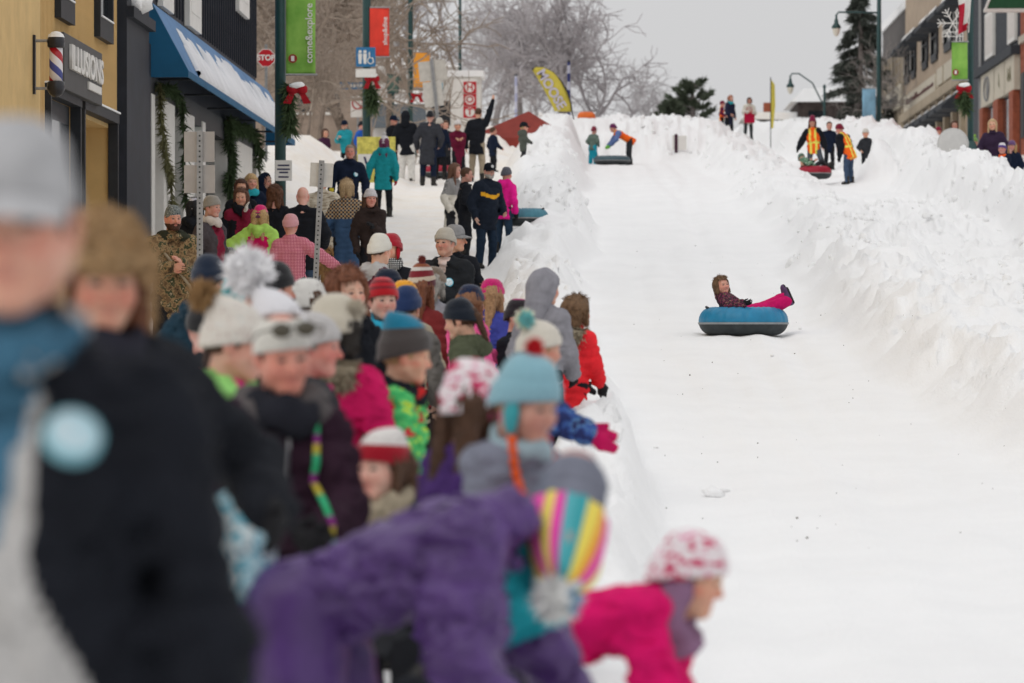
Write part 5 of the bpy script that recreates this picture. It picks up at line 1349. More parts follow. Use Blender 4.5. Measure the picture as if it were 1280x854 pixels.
box_obj('back_plate', capm, pp, -.28, -.25, -.04, .04, -.36, .36)

# ------------------------------------------------------------------ left: dark shop with blue awning
ds = empty('dark_shop', (FX, 66, 0)); tag(ds, 'dark vertical-clad shop with white shopfront under a blue awning', 'building')
O2 = (FX, 66, 0)
e0, e1 = fy(147), fy(319)
aw0, aw1 = fy(184), fy(331)
awb, awt = fz(97, fy(186)), fz(4, fy(186))
wbox('wall', navyw, ds, FX - 6, FX, e0, e1, awb + .02, 11, O2)
wbox('pilaster', navyw, ds, FX - .3, FX + .12, e0 + .002, aw0 - .9, .0, awb + 1.2, O2); wbox('pilaster', navyw, ds, FX - .3, FX + .05, aw0 - .88, aw0 - .05, .0, awb + .5, O2)
wbox('ledge', navyw, ds, FX, FX + .22, e0 + .02, aw0 - .9, awb + .62, awb + .78, O2); 
V_, F_ = clod_mesh([(0, 0, 0, .26), (.02, .15, .08, .2), (0, -.18, -.03, .17)], 5); o = mesh_obj('snow_pile', V_, F_, snowm, ds); o.location = (.12, e0 + .9 - 66, awb + .93)
y = e0 + .1
while y < e1:
    o = MB().box(0, .03, -.03, .03, 0, 11 - awt - .1).build('batten', navyw, ds); o.location = (.001, y - 66, awt + .1); y += .42
for pa, pb, zb in ((195, 209, 12), (229, 244, 37), (292, 305, 18)):
    a, b = fy(pa), fy(pb); z_ = fz(zb, (a + b) / 2); w = empty('window', (0, 0, 0), 0, ds)
    wbox('frame', whitep, w, FX + .01, FX + .10, a, b, z_, z_ + 2.2, O2); wbox('pane', whitep, w, FX + .10, FX + .11, a + .2, b - .2, z_ + .25, z_ + 2.0, O2)
# shopfront: white piers and display windows
wbox('shop_wall', M('shop_interior', (.42, .40, .37), .8), ds, FX - 6, FX - .9, aw0, e1, -.2, awb + .02, O2)
for pa, pb in ((184, 188), (199, 213), (224, 238), (248, 252), (279, 287), (292, 311), (316, 323)):
    wbox('pier', whitep, ds, FX - .25, FX + .06, fy(pa), fy(pb), .2, awb - .25, O2)
wbox('fascia', darktrim, ds, FX - .3, FX + .04, aw0, e1, awb - .35, awb + .018, O2)
for pa, pb in ((213, 224), (238, 248), (252, 279)):
    wbox('display_window', glassm, ds, FX - .2, FX - .17, fy(pa), fy(pb), 1.0, awb - .36, O2); wbox('stall_riser', whitep, ds, FX - .24, FX - .02, fy(pa), fy(pb), .2, 1.0, O2)
po = wbox('poster', M('green_poster', (.10, .40, .10), .5, .6, 2.5, col2=(.20, .45, .62)), ds, FX - .15, FX - .12, fy(243), fy(262), fz(178, 63), fz(136, 63), O2)
# awning
am = M('awning_canvas', (.010, .105, .215), .7, .12, 1.5, .2, 80); amf = M('awning_face_canvas', (.11, .23, .42), .7, .15, 1.2, .2, 80)
aw = empty('awning', (FX, (aw0 + aw1) / 2, awb)); tag(aw, 'blue canvas awning with snow sliding down its face', 'awning')
la, ht, pj = (aw1 - aw0) / 2, awt - awb, .62
MB().prism([(.01, -la, 0), (.01, -la, ht), (.06, -la, ht), (pj, -la, .10), (pj, -la, 0)], (0, .06, 0)).build('end_panel', am, aw)
MB().prism([(.01, la, 0), (.01, la, ht), (.06, la, ht), (pj, la, .10), (pj, la, 0)], (0, .06, 0)).build('end_panel', am, aw)
MB().prism([(.06, -la + .06, ht), (pj, -la + .06, .10), (pj - .03, -la + .06, .10), (.03, -la + .06, ht)], (0, 2 * la - .06, 0)).build('face', amf, aw)
MB().box(pj - .02, pj, -la + .06, la, 0, .10).build('valance', am, aw)
for t in np.linspace(-la + 1, la - 1, 6): MB().tube([(.04, t, .03), (pj - .04, t, .03)], .02, 6).build('frame_bar', darktrim, aw)
# snow on the awning: a jagged sheet clinging to the slope
sv = []; sf = []; ny = 420; yy = np.linspace(-la + 1.6, la - .15, ny)
pk = .52 + .16 * vnoise2(yy * .7, yy * 0 + 2) + .42 * np.abs(vnoise2(yy * 3.1, yy * 0 + 7)) ** 1.3 - .26 * np.clip(vnoise2(yy * 6.5, yy * 0), 0, 1)
pk = np.clip(pk, .06, .93) * np.clip((yy + la - 1.5) / .8, .1, 1)
fv = np.array([pj, 0, .10]); tv = np.array([.06, 0, ht]); nn = nrm([ht - .1, 0, pj - .06])
for i in range(ny):
    for s_, up in ((.01, .0), (.03, .05), (pk[i] * .6, .055 + .02 * vnoise2(yy[i:i+1] * 3, yy[i:i+1])[0]), (pk[i] * .9, .04), (pk[i], .0)):
        p = fv + (tv - fv) * s_ + nn * (up + .004); sv.append((p[0], yy[i], p[2]))
for i in range(ny - 1):
    for k in range(4): sf.append((i * 5 + k, (i + 1) * 5 + k, (i + 1) * 5 + k + 1, i * 5 + k + 1))
mesh_obj('snow_sheet', np.array(sv), sf, M('wet_snow', (.78, .78, .80), .7, .10, 1.6, .4, 12), aw)
def garland(name, pts, r0, seed, label, mat=needle, n_=420):
    g = np.random.default_rng(seed); P = []; Nn = []
    pts = [np.array(p, float) for p in pts]; seg = np.cumsum([0] + [np.linalg.norm(b - a) for a, b in zip(pts, pts[1:])])
    for t in np.sort(g.random(n_)) * seg[-1]:
        i = min(np.searchsorted(seg, t, side='right') - 1, len(pts) - 2); w = (t - seg[i]) / (seg[i + 1] - seg[i])
        p = pts[i] * (1 - w) + pts[i + 1] * w; v = g.normal(0, 1, 3); v /= np.linalg.norm(v)
        for _ in range(3): P.append(p + v * r0 * .25 * g.random()); Nn.append(v + [0, 0, -.5])
    P = np.array(P); Nn = np.array(Nn); Nn /= np.linalg.norm(Nn, axis=1)[:, None]
    r = empty(name, pts[0]); tag(r, label, 'garland')
    V1, F1 = fur_tris(P - pts[0], Nn, np.full(len(P), r0), r0 * .13, seed, .3)
    mesh_obj('needles', V1, F1, mat, r); m = MB().tube([p - pts[0] for p in pts], r0 * .12, 5); m.build('wire', M('garland_wire', (.06, .045, .02), .8), r)
    return r
def gp(px, py, off=.12): y = fy(px); return (FX + off, y, fz(py, y))
garland('garland', [gp(189, 104), gp(190, 135), gp(193, 168), gp(197, 195), gp(203, 222), gp(205, 262)],   .11, 1, 'evergreen garland hanging down the first white pier of the shopfront', needle2, 300)
garland('garland', [gp(189, 106), gp(196, 108), gp(205, 110), gp(214, 118), gp(218, 135), gp(220, 170), gp(221, 215), gp(222, 258)], .13, 2, 'thick evergreen garland on the second pier beneath the awning\'s near end')
garland('garland', [gp(276, 150), gp(278, 175), gp(281, 200), gp(278, 225), gp(280, 250)], .15, 3, 'snowy evergreen garland between the shop piers behind the calling woman')
garland('garland', [gp(276, 150), gp(290, 158), gp(303, 160), gp(312, 168), gp(316, 190), gp(315, 212)], .17, 4, 'evergreen garland near the far end of the awning')

# ------------------------------------------------------------------ lamp posts, banners, bows
def bow(name, c, label, r=.17, snow=True):
    b = empty(name, c); tag(b, label, 'bow')
    for s in (-1, 1):
        V = ICO[0] * [r * .75, r * .45, r * .6] * (1 + .15 * vnoise(ICO[0] * 3)[:, None]) + [s * r * .55, 0, .02]
        mesh_obj('loop', V, ICO[1], redfab, b); MB().prism([(s * .02, -.02, 0), (s * .10, -.02, -r * 1.6), (s * .22, -.02, -r * 1.5), (s * .10, -.02, 0)], (0, .03, 0)).build('ribbon_tail', redfab, b)
    mesh_obj('knot', ICO[0] * r * .32, ICO[1], redfab, b)
    if snow: mesh_obj('snow_cap', ICO[0] * [r * 1.05, r * .5, r * .42] * (1 + .3 * vnoise(ICO[0] * 2 + 4)[:, None]) + [0, -.02, r * .62], ICO[1], snowm, b)
    return b
def luminaire(p, root, s=1.0):
    x, y, z = p; h = empty('lantern', (x, y, z), 0, root); h.scale = (.62, .62, 1.05)
    MB().lathe([(.0, .34 * s), (.05 * s, .33 * s), (.06 * s, .2 * s), (.10 * s, .16 * s), (.12 * s, .05 * s), (.24 * s, -.04 * s), (.25 * s, -.10 * s), (.20 * s, -.11 * s)], n=20).build('shade', gpaint, h, True)
    MB().lathe([(.20 * s, -.10 * s), (.19 * s, -.20 * s), (.13 * s, -.31 * s), (.05 * s, -.36 * s), (0, -.365 * s)], n=20).build('globe', lampglass, h, True)
def lamp_post(label, px, d, topz=9.0, arm=None, rad=.085, x=None, curved=False, topy=None):
    x = (px - VX) * d / FPX if x is None else x; z = Tz(x, d) - .1
    if topy is not None: topz = fz(topy, d) - z; arm = [(a, fz(b, d) - z, c) for a, b, c in arm]
    r = empty('street_lamp', (x, d, z)); tag(r, label, 'street lamp', 'green street lamps')
    MB().tube([(0, 0, 0), (0, 0, topz * .5), (0, 0, topz)], [rad * 1.05, rad, rad * .8], 14).build('pole', gpaint, r, True)
    MB().lathe([(.0, 0), (.26, 0), (.26, .12), (.22, .2), (.19, .75), (.15, .85), (.12, .95), (rad, 1.0)], n=16).build('base', gpaint, r, True)
    MB().lathe([(0, topz + .16), (.04, topz + .14), (.07, topz + .05), (rad * .9, topz)], n=12).build('finial', gpaint, r, True)
    for dx, dz, s in (arm or []):
        st = math.copysign(1, dx)
        MB().tube([(0, 0, dz - .9), (dx * .35, 0, dz + .05), (dx * .75, 0, dz + .42), (dx * .95, 0, dz + .42), (dx, 0, dz + .30)] if curved else [(0, 0, dz + .38), (dx * .5, 0, dz + .40), (dx * .95, 0, dz + .40), (dx, 0, dz + .30)], .028, 8).build('arm', gpaint, r, True)
        luminaire((dx, 0, dz), r, s)
    return r
def banner(label, x, d, z0, z1, w, cols, txt, txtcol, emblem=True, tz=.0, rot=0, side=1):
    b = empty('street_banner', (x, d, z0)); tag(b, label, 'banner'); h = z1 - z0
    V = []; F = []; nx_, nz_ = 8, 18
    for i in range(nz_ + 1):
        for j in range(nx_ + 1):
            u_, v_ = j / nx_, i / nz_; V.append((side * u_ * w, .03 * math.sin(v_ * 5 + u_ * 3) * u_, v_ * h))
    for i in range(nz_):
        for j in range(nx_): F.append((i * 9 + j, i * 9 + j + 1, (i + 1) * 9 + j + 1, (i + 1) * 9 + j))
    o = mesh_obj('cloth', np.array(V), F, cols, b); sm_ = o.modifiers.new('thickness', 'SOLIDIFY'); sm_.thickness = .006
    for zz in (0, h): MB().tube([(0, 0, zz), (side * (w + .03), 0, zz)], .018, 6).build('banner_rod', galv, b)
    if txt: text_obj('lettering', txt, w * .34, txtcol, b, (side * w * .80, -.05, h * .52), (R(90), R(-90), 0), .003, bold=.002)
    if emblem:
        MB().lathe([(0, -.055), (.07, -.055), (.07, -.04), (0, -.04)], (side * w * .24, 0, h * .20), 16, 'Y').build('emblem', M('emblem_red', (.28, .03, .02), .6), b)
        box_obj('emblem_mark', whitep, b, side * w * .24 - .025, side * w * .24 + .025, -.062, -.056, h * .20 - .04, h * .20 + .04)
    return b
lamp_post('nearest green street lamp with the green banner, right of the blue awning', 350, 60, 9.5)
gmat = M('banner_green', (.18, .50, .06), .7, .35, 1.6, col2=(.34, .60, .12))
xl = (357 - VX) * 59.9 / FPX
banner('green street banner with white vertical lettering on the nearest left lamp', xl, 59.9, fz(93, 59.9), fz(-6, 59.9), .46, gmat, 'come&explore', whitep)
bow('christmas_bow', at(371, 113, 59.7), 'snow-topped red bow below the left green banner', .13)
garland('lamp_garland', [at(360, 105, 59.8), at(362, 130, 59.8), at(363, 150, 59.8), at(361, 163, 59.8)], .16, 6, 'evergreen swag hanging on the nearest lamp post under the bow', needle, 200)
pn = at(354, 213, 59.6); nb_ = empty('paper_notice', pn); tag(nb_, 'white paper notice fixed to the nearest lamp post', 'notice'); box_obj('sheet', whitep, nb_, -.13, .13, 0, .012, -.16, .16)
for i, (zz, ww) in enumerate(((.08, .09), (.02, .10), (-.03, .07), (-.10, .08))): box_obj('print_line', M('ink', (.05, .05, .10), .8), nb_, -ww, ww, -.004, -.001, zz - .012, zz + .012)
lamp_post('second green street lamp on the left with red banner and washroom sign', 458, 95, 9.5, rad=.10)
banner('red street banner with white vertical lettering on the second lamp', (462 - VX) * 94.9 / FPX, 94.9, fz(71, 94.9), fz(9, 94.9), .48, M('banner_red', (.72, .05, .03), .7, .2, 2), 'shop&dine', whitep, False)
bow('christmas_bow', at(465, 99, 94.6), 'red bow on the second lamp post under the washroom sign', .15, True)
garland('lamp_garland', [at(463, 108, 94.7), at(465, 120, 94.7), at(466, 132, 94.7)], .24, 8, 'evergreen swag under the second lamp\'s red bow', needle, 150)
ws = empty('washroom_sign', at(457, 71, 94.5)); tag(ws, 'blue washroom and wheelchair sign on the second lamp post', 'sign')
bl_ = M('sign_blue', (.03, .16, .34), .5); box_obj('panel', bl_, ws, -.24, .24, 0, .02, -.24, .24); box_obj('arrow_plate', whitep, ws, -.25, .25, 0, .02, -.50, -.29)
for x in (-.14, -.02):
    MB().lathe([(0, -.008), (.04, -.008), (.04, 0), (0, 0)], (x, 0, .13), 12, 'Y').build('figure_head', whitep, ws); MB().prism([(x - .05, -.008, .08), (x + .05, -.008, .08), (x + .03, -.008, -.17), (x - .03, -.008, -.17)], (0, .008, 0)).build('figure_body', whitep, ws)
MB().tube([(.09, -.004, .12), (.09, -.004, -.02), (.17, -.004, -.03), (.19, -.004, -.14)], .018, 6).build('wheelchair_user', whitep, ws); MB().tube([(.12 + .075 * math.cos(a), -.004, -.09 + .075 * math.sin(a)) for a in np.linspace(1.6, 6.0, 12)], .014, 6).build('wheelchair_wheel', whitep, ws)
lamp_post('third green street lamp on the left with orange banner', 513, 118, 10.2, arm=[(2.1, 9.15, 1.1)], rad=.075)
banner('plain orange street banner on the third lamp', (517 - VX) * 117.8 / FPX, 117.8, fz(110, 117.8), fz(65, 117.8), .5, M('banner_orange', (.80, .33, .04), .7, .2, 2), None, None, False)
bow('christmas_bow', at(521, 119, 117.5), 'small red bow on the third lamp post', .14)
lamp_post('fourth lamp with lantern hanging over the waving man', 575, 150, 10.3, arm=[(1.15, 8.9, 1.1)], rad=.06)
lamp_post('tall green lamp on the right bank with blue banner', 1098, 120, arm=[(-1.33, 32, .95)], rad=.075, topy=-60)
lamp_post('far lamp with curved arm beyond the red-hatted helper', 1030, 150, arm=[(-1.33, 106, 1.0)], rad=.055, curved=True, topy=111)
banner('pale blue street banner low on the right green lamp', (1094 - VX) * 119.8 / FPX, 119.8, fz(151, 119.8), fz(111, 119.8), .42, M('banner_blue', (.22, .42, .56), .7, .25, 2), None, None, False, side=-1)
# right-hand decorated pole
rp_ = lamp_post('dark pole on the right carrying flag, snowflake light and green banner', 1212, 88, 12, rad=.07)
banner('green street banner on the right under the snowflake decoration', (1188.5 - VX) * 87.8 / FPX, 87.8, fz(101, 87.8), fz(53, 87.8), .36, gmat, None, None, True)
bow('christmas_bow', at(1204, 112, 87.6), 'red and white ball bow under the right green banner', .14)
garland('lamp_garland', [at(1203, 118, 87.6), at(1205, 128, 87.6), at(1206, 137, 87.6)], .2, 11, 'evergreen swag under the right green banner', needle, 120)
sf_ = empty('snowflake_light', at(1190, 30, 87.6)); tag(sf_, 'white lattice snowflake decoration above the right green banner', 'decoration')
m = MB()
for a in range(6):
    q = R(60 * a); dx, dz = math.cos(q), math.sin(q); m.tube([(0, 0, 0), (dx * .36, 0, dz * .36)], .014, 6)
    for t in (.16, .25):
        for w in (-1, 1): q2 = q + w * R(45); m.tube([(dx * t, 0, dz * t), (dx * t + math.cos(q2) * .13, 0, dz * t + math.sin(q2) * .13)], .010, 6)
m.build('star', whitep, sf_)
m = MB()
for x in (.08, .16, .22): m.tube([(x, 0, -.42), (x, 0, .3)], .012, 6)
for z in (-.2, -.3): m.tube([(-.25, 0, z), (.25, 0, z)], .010, 6)
m.build('bracket', whitep, sf_)
fl = empty('maple_flag', at(1203, 36, 87.0)); tag(fl, 'limp red and white flag above the right green banner', 'flag')
V = []; F = []
for i in range(13):
    for j in range(9):
        t, w = i / 12, j / 8; V.append(((w - .5) * (.30 - .12 * t) + .03 * math.sin(t * 4), .05 * math.sin(w * 9 + t * 2), .85 - 1.0 * t + .1 * w * (t > .1)))
for i in range(12):
    for j in range(8): F.append((i * 9 + j, (i + 1) * 9 + j, (i + 1) * 9 + j + 1, i * 9 + j + 1))
o = mesh_obj('cloth', np.array(V), F, [M('flag_red', (.40, .01, .03), .8), whitep], fl, [0 if (f[0] % 9 < 4 and f[0] // 9 > 3) or f[0] // 9 > 9 else 1 for f in F]); o.modifiers.new('t', 'SOLIDIFY').thickness = .004
MB().tube([(.12, .03, -.1), (.2, .03, 1.2)], .012, 6).build('staff', whitep, fl)

# ------------------------------------------------------------------ signs on posts
def sign_post(label, px, d, top, panels, lean=0, post=.028):
    x = (px - VX) * d / FPX; z = Tz(x, d) - .3; zt = fz(top, d) - z
    r = empty('sign_post', (x, d, z)); tag(r, label, 'signpost'); r.rotation_euler = (0, R(lean), 0)
    MB().box(-post, post, -.02, .02, 0, zt).build('post', galv, r)
    m = MB(); k = zt - .05
    while k > zt - 2.2: m.box(-.008, .008, -.0215, -.0195, k - .008, k + .008); k -= .05
    tag(m.build('punched_holes', M('hole_dark', (.04, .04, .04), .9), r), kind='stuff')
    for (dx0, dx1, pt, pb, mt) in panels:
        b = MB().box(dx0, dx1, .021, .026, fz(pb, d) - z, fz(pt, d) - z).build('sign_panel', mt, r); bevel(b, .002)
    return r
sign_post('perforated signpost with two grey sign backs in front of the shop', 249, 37.0, 163, [(-.155, .14, 164, 202, signback), (-.155, .145, 206, 241, signback)])
sign_post('leaning signpost with one pale sign back beside the bald man', 386, 41.0, 200, [(-.12, .125, 203, 233, M('sign_back_pale', (.58, .56, .52), .6))], 3)
sign_post('far leaning post with two large blank sign backs beside the orange banner', 556, 100, 72, [(-.36, .36, 75, 100, M('sign_back_pale', (.50, .47, .42), .6)), (-.30, .20, 101, 132, M('sign_back_pale2', (.55, .52, .47), .6))], -6, .045)
def octo(r_): return [(r_ * math.cos(R(22.5 + 45 * k)), r_ * math.sin(R(22.5 + 45 * k))) for k in range(8)]
st = empty('stop_sign', at(332, 72, 84)); tag(st, 'red octagonal stop sign beyond the awning', 'stop sign')
MB().prism([(x, 0, z) for x, z in octo(.212)], (0, .01, 0)).build('border', whitep, st); MB().prism([(x, -.006, z) for x, z in octo(.195)], (0, .005, 0)).build('face', M('sign_red', (.46, .01, .02), .5), st)
text_obj('lettering', 'STOP', .165, whitep, st, (0, -.012, .0), (R(90), 0, 0), .003, bold=.006); MB().box(-.03, .03, .012, .05, -3.2, .3).build('post', galv, st)
sn = empty('street_name_sign', at(437, 107, 110)); tag(sn, 'blue street name sign left of the second lamp', 'sign'); box_obj('panel', bl_, sn, -.42, .42, 0, .02, -.10, .10)
for x0, x1 in ((-.36, -.26), (-.2, -.12), (-.1, -.04), (-.01, .07), (.09, .17), (.2, .26), (.28, .36)): box_obj('raised_mark', whitep, sn, x0, x1, -.004, -.001, -.05, .05)
MB().box(.40, .45, .021, .06, -4, .3).build('post', galv, sn)
npk = empty('no_parking_sign', at(447, 133, 108)); tag(npk, 'white no parking sign with red ring behind the second lamp', 'sign'); box_obj('panel', whitep, npk, -.2, .2, 0, .015, -.3, .3)
MB().tube([(.15 * math.cos(a), -.004, .08 + .15 * math.sin(a)) for a in np.linspace(0, 6.283, 25)], .02, 6).build('red_ring', M('sign_red', (.46, .01, .02), .5), npk); MB().tube([(-.1, -.004, .18), (.1, -.004, -.02)], .02, 6).build('red_bar', M('sign_red', (.46, .01, .02), .5), npk); MB().box(-.03, .03, .016, .05, -3, .3).build('post', galv, npk)
hs_ = empty('hot_sign', at(580, 124, 125)); tag(hs_, 'white board with three red boxed letters on the white booth', 'sign'); box_obj('board', whitep, hs_, -.42, .42, 0, .05, -.62, .66)
rs = M('sign_red', (.46, .01, .02), .5)
for i, ch in enumerate('HOT'):
    z = .38 - .40 * i; box_obj('red_box', rs, hs_, -.02, .40, -.02, -.001, z - .19, z + .19); MB().lathe([(0, -.03), (.155, -.03), (.155, -.02), (0, -.02)], (.19, 0, z), 16, 'Y').build('white_disc', whitep, hs_)
    text_obj('letter', ch, .30, rs, hs_, (.19, -.034, z), (R(90), 0, 0), .002, bold=.008)
bt_ = empty('white_booth', (at(566, 124, 126)[0], 126.5, Tz(-4.5, 126))); tag(bt_, 'white food booth behind the boxed-letter board', 'booth')
box_obj('wall', whitep, bt_, -.9, .9, 0, 1.6, 0, 2.6); box_obj('hatch', darktrim, bt_, -.7, -.1, -.02, -.002, 1.0, 1.8); box_obj('roof', snowm, bt_, -1, 1, -.15, 1.75, 2.601, 2.8); box_obj('poster', M('poster_blue', (.30, .55, .65), .6), bt_, -.75, -.35, -.03, -.021, 1.9, 2.4)

# ------------------------------------------------------------------ tent, flags, barrel
tn = at(650, 163, 112); te = empty('red_tent', (tn[0], 112, Tz(tn[0], 112))); tag(te, 'red pop-up canopy tent at the left of the run', 'tent')
tzp = fz(139, 112) - te.location[2]; tze = fz(175, 112) - te.location[2]; rt = M('tent_red', (.24, .035, .025), .75, .15, 3)
MB().add([(-1.5, -1.2, tze), (1.5, -1.2, tze), (1.5, 1.2, tze), (-1.5, 1.2, tze), (.25, 0, tzp)], [(0, 1, 4), (1, 2, 4), (2, 3, 4), (3, 0, 4)]).build('canopy', rt, te)
MB().box(-1.5, 1.5, -1.22, -1.2, tze - .32, tze).build('valance', rt, te); MB().box(-1.52, -1.5, -1.2, 1.2, tze - .32, tze).build('valance', rt, te); MB().box(1.5, 1.52, -1.2, 1.2, tze - .32, tze).build('valance', rt, te)
x = -1.05
for w in (.12, .09, .1, .08, .11, .1, .09): box_obj('print_mark', whitep, te, x, x + w - .03, -1.226, -1.221, tze - .20, tze - .08); x += w
for sx_ in (-1.45, 1.45):
    for sy_ in (-1.15, 1.15): MB().tube([(sx_, sy_, 0), (sx_, sy_, tze)], .025, 6).build('leg', whitep, te)
fd = 124; fb = at(719, 148, fd); ff_ = empty('feather_flag', (fb[0], fd, fb[2] - 1.2)); tag(ff_, 'yellow teardrop advertising flag leaning left above the bank', 'flag')
k = fd / FPX; yl = M('flag_yellow', (.62, .52, .08), .7, .15, 3)
out = [(715, 140), (714, 130), (709, 115), (702, 102), (692, 91), (680, 84.5), (670, 84), (665, 87)]; inn = [(665, 87), (672, 98), (679, 110), (685, 122), (690, 132), (693, 139)]
P_ = [((px - 719) * k, 0, (148 - py) * k + 1.2) for px, py in inn]; Q_ = [((px - 719) * k, 0, (148 - py) * k + 1.2) for px, py in out]
V = []; F = []
A = np.array(P_); B = np.array(Q_)[::-1]
for t in np.linspace(0, 1, 15):
    a = np.array([np.interp(t * (len(A) - 1), range(len(A)), A[:, i]) for i in range(3)]); b = np.array([np.interp(t * (len(B) - 1), range(len(B)), B[:, i]) for i in range(3)])
    for w in np.linspace(0, 1, 6): p = a * (1 - w) + b * w; V.append((p[0], .05 * math.sin(t * 6 + w * 3), p[2]))
for i in range(14):
    for j in range(5): F.append((i * 6 + j, i * 6 + j + 1, (i + 1) * 6 + j + 1, (i + 1) * 6 + j))
o = mesh_obj('sail', np.array(V), F, yl, ff_); o.modifiers.new('t', 'SOLIDIFY').thickness = .008
MB().tube([(0, 0, -.2), (0, 0, 1.0)] + [tuple(q) for q in Q_], .022, 6).build('pole', darktrim, ff_)
ang = math.atan2((90 - 135), -(690 - 676) * 0 - 30)
text_obj('lettering', 'MOOSE', .42, M('flag_print', (.55, .52, .62), .6), ff_, ((689 - 719) * k, -.09, (148 - 112) * k + 1.2), (R(90), R(59), 0), .003, bold=.012)
for px, y0_, y1_, d, lab in ((711, 78, 168, 128, 'thin blue and white striped pole behind the yellow flag'), (645, 95, 150, 135, 'thin pale blue pole left of the red tent')):
    p = at(px, y1_, d); r_ = empty('striped_pole', (p[0], d, p[2] - 1)); tag(r_, lab, 'pole'); h = (y1_ - y0_) * d / FPX + 1
    MB().tube([(0, 0, 0), (0, 0, h)], .05, 8).build('shaft', bands('pole_%d' % px, [(.04, .05, .16), (.45, .46, .55)] if px == 711 else [(.42, .44, .60), (.55, .56, .66)], .55), r_)
    MB().lathe([(0, h + .08), (.06, h + .03), (.05, h)], n=10).build('tip', darktrim, r_)
yf = empty('thin_flag', (at(963, 180, 150)[0], 150, Tz(at(963, 180, 150)[0], 150))); tag(yf, 'slim yellow flag on a pole right of the far bank people', 'flag'); h = fz(100, 150) - yf.location[2]
MB().tube([(0, 0, 0), (0, 0, h + .1)], .02, 6).build('pole', darktrim, yf); MB().prism([(.02, 0, h), (.16, 0, h - .2), (.18, 0, h - 1.0), (.10, 0, h - 1.9), (.02, 0, h - 1.9)], (0, .01, 0)).build('sail', yl, yf)
ob = empty('orange_barrel', at(733, 152, 126)); tag(ob, 'rounded orange plastic barrel on the bank at the top of the run', 'barrel')
MB().lathe([(0, .32), (.2, .31), (.28, .24), (.30, .12), (.27, .10), (.30, .08), (.30, -.10), (.27, -.12), (.30, -.14), (.27, -.34), (0, -.36)], n=22).build('shell', M('orange_plastic', (.75, .16, .03), .5), ob, True)
MB().lathe([(0, -.31), (.09, -.31), (.09, -.26), (0, -.26)], (.05, 0, -.02), 14, 'Y').build('opening', darktrim, ob)
gd = empty('barrier', (at(845, 200, 121)[0], 121, Tz(at(845, 200, 121)[0], 121))); tag(gd, 'short dark post with white plate at the top right of the run', 'post')
h = fz(168, 121) - gd.location[2]; MB().box(-.05, .05, -.04, .04, 0, h).build('post', M('barrier_maroon', (.05, .015, .03), .6), gd); MB().box(.051, .33, -.02, .02, h - .5, h - .05).build('plate', whitep, gd); MB().box(-.12, -.051, -.02, .02, h - .5, h - .03).build('plate', whitep, gd)
dr = at(1190, 187, 85); dr[2] = max(dr[2], Tz(dr[0], 85) + .05); gdisc = empty('round_disc', dr); tag(gdisc, 'large round pale grey disc standing in the right snow bank', 'disc')
MB().lathe([(0, -.03), (.30, -.03), (.335, -.015), (.34, .01), (.32, .03), (0, .03)], n=36, axis='Y').build('plate', M('grey_plastic', (.56, .55, .53), .6, .06), gdisc, True)
MB().lathe([(.335, -.02), (.35, -.01), (.35, .015), (.335, .025)], n=36, axis='Y').build('rim', M('grey_plastic', (.62, .61, .59), .6, .06), gdisc, True)

# ------------------------------------------------------------------ inflatable tubes
def snow_tube(label, x, d, Rr, r_, top, bottom, z=None, tilt=(0, 0, 0), seam=None, flat=1.0):
    z = Tz(x, d) if z is None else z
    t = empty('snow_tube', (x, d, z)); t.rotation_euler = tilt; tag(t, label, 'snow tube')
    nt_, nr_ = 120, 20
    def torus(a0, a1, m_, nm, extra=0, nr=12, pleat=0):
        V = []; F = []
        for i in range(nt_):
            a = 2 * math.pi * i / nt_
            for k in range(nr + 1):
                b = a0 + (a1 - a0) * k / nr; q = r_ + extra - pleat * (abs(math.sin(a * 6)) < .18) * .8 + pleat * .35 * math.sin(a * 31 + 2 * math.sin(b * 3)) * math.sin(b * 1.5)
                rad = Rr + q * math.cos(b); V.append((rad * math.cos(a), rad * math.sin(a), (r_ + q * math.sin(b)) * flat))
        for i in range(nt_):
            for k in range(nr): F.append((i * (nr + 1) + k, ((i + 1) % nt_) * (nr + 1) + k, ((i + 1) % nt_) * (nr + 1) + k + 1, i * (nr + 1) + k + 1))
        return mesh_obj(nm, np.array(V), F, m_, t)
    torus(-.12, math.pi + .1, top, 'cover', 0, 16, .014); torus(math.pi + .1, 2 * math.pi - .12, bottom, 'base', 0, 20)
    torus(-.22, -.08, seam or galv, 'seam_band', .008, 4)
    MB().lathe([(0, .02), (Rr - r_ * .5, .02), (Rr - r_ * .5, .05), (0, .05)], n=24).build('seat_sheet', bottom, t)
    for s in (-1, 1):
        MB().tube([(Rr * s + s * r_ * .25, -.16, (r_ * 1.88) * flat), (Rr * s + s * r_ * .45, -.08, r_ * 2.02 * flat), (Rr * s + s * r_ * .45, .08, r_ * 2.02 * flat), (Rr * s + s * r_ * .25, .16, r_ * 1.88 * flat)], .014, 6).build('handle', darktrim, t, True)
    return t
tbl = M('tube_nylon_blue', (.012, .20, .37), .45, .12, 6, .3, 30, spec=.4); tdk = M('tube_rubber', (.035, .042, .045), .6, .25, 8)
snow_tube('blue topped snow tube the girl is riding down the run', tx, td, .385, .175, tbl, tdk, tz - .012, seam=M('seam_grey', (.26, .28, .29), .6))
snow_tube('dark blue-grey tube held at the top of the run', (765 - VX) * 116.3 / FPX, 116.3, .40, .16, M('tube_dull', (.06, .10, .12), .5), tdk, flat=.8)
snow_tube('teal tube leaning on the bank beside the hot pink girl', (652 - VX) * 67.0 / FPX, 67.0, .32, .15, M('tube_teal', (.06, .20, .26), .5), tdk)
snow_tube('dark red tube in the lane on the right', (1018 - VX) * 93. / FPX, 93., .27, .14, M('tube_red', (.34, .008, .03), .5), tdk, flat=1.1)
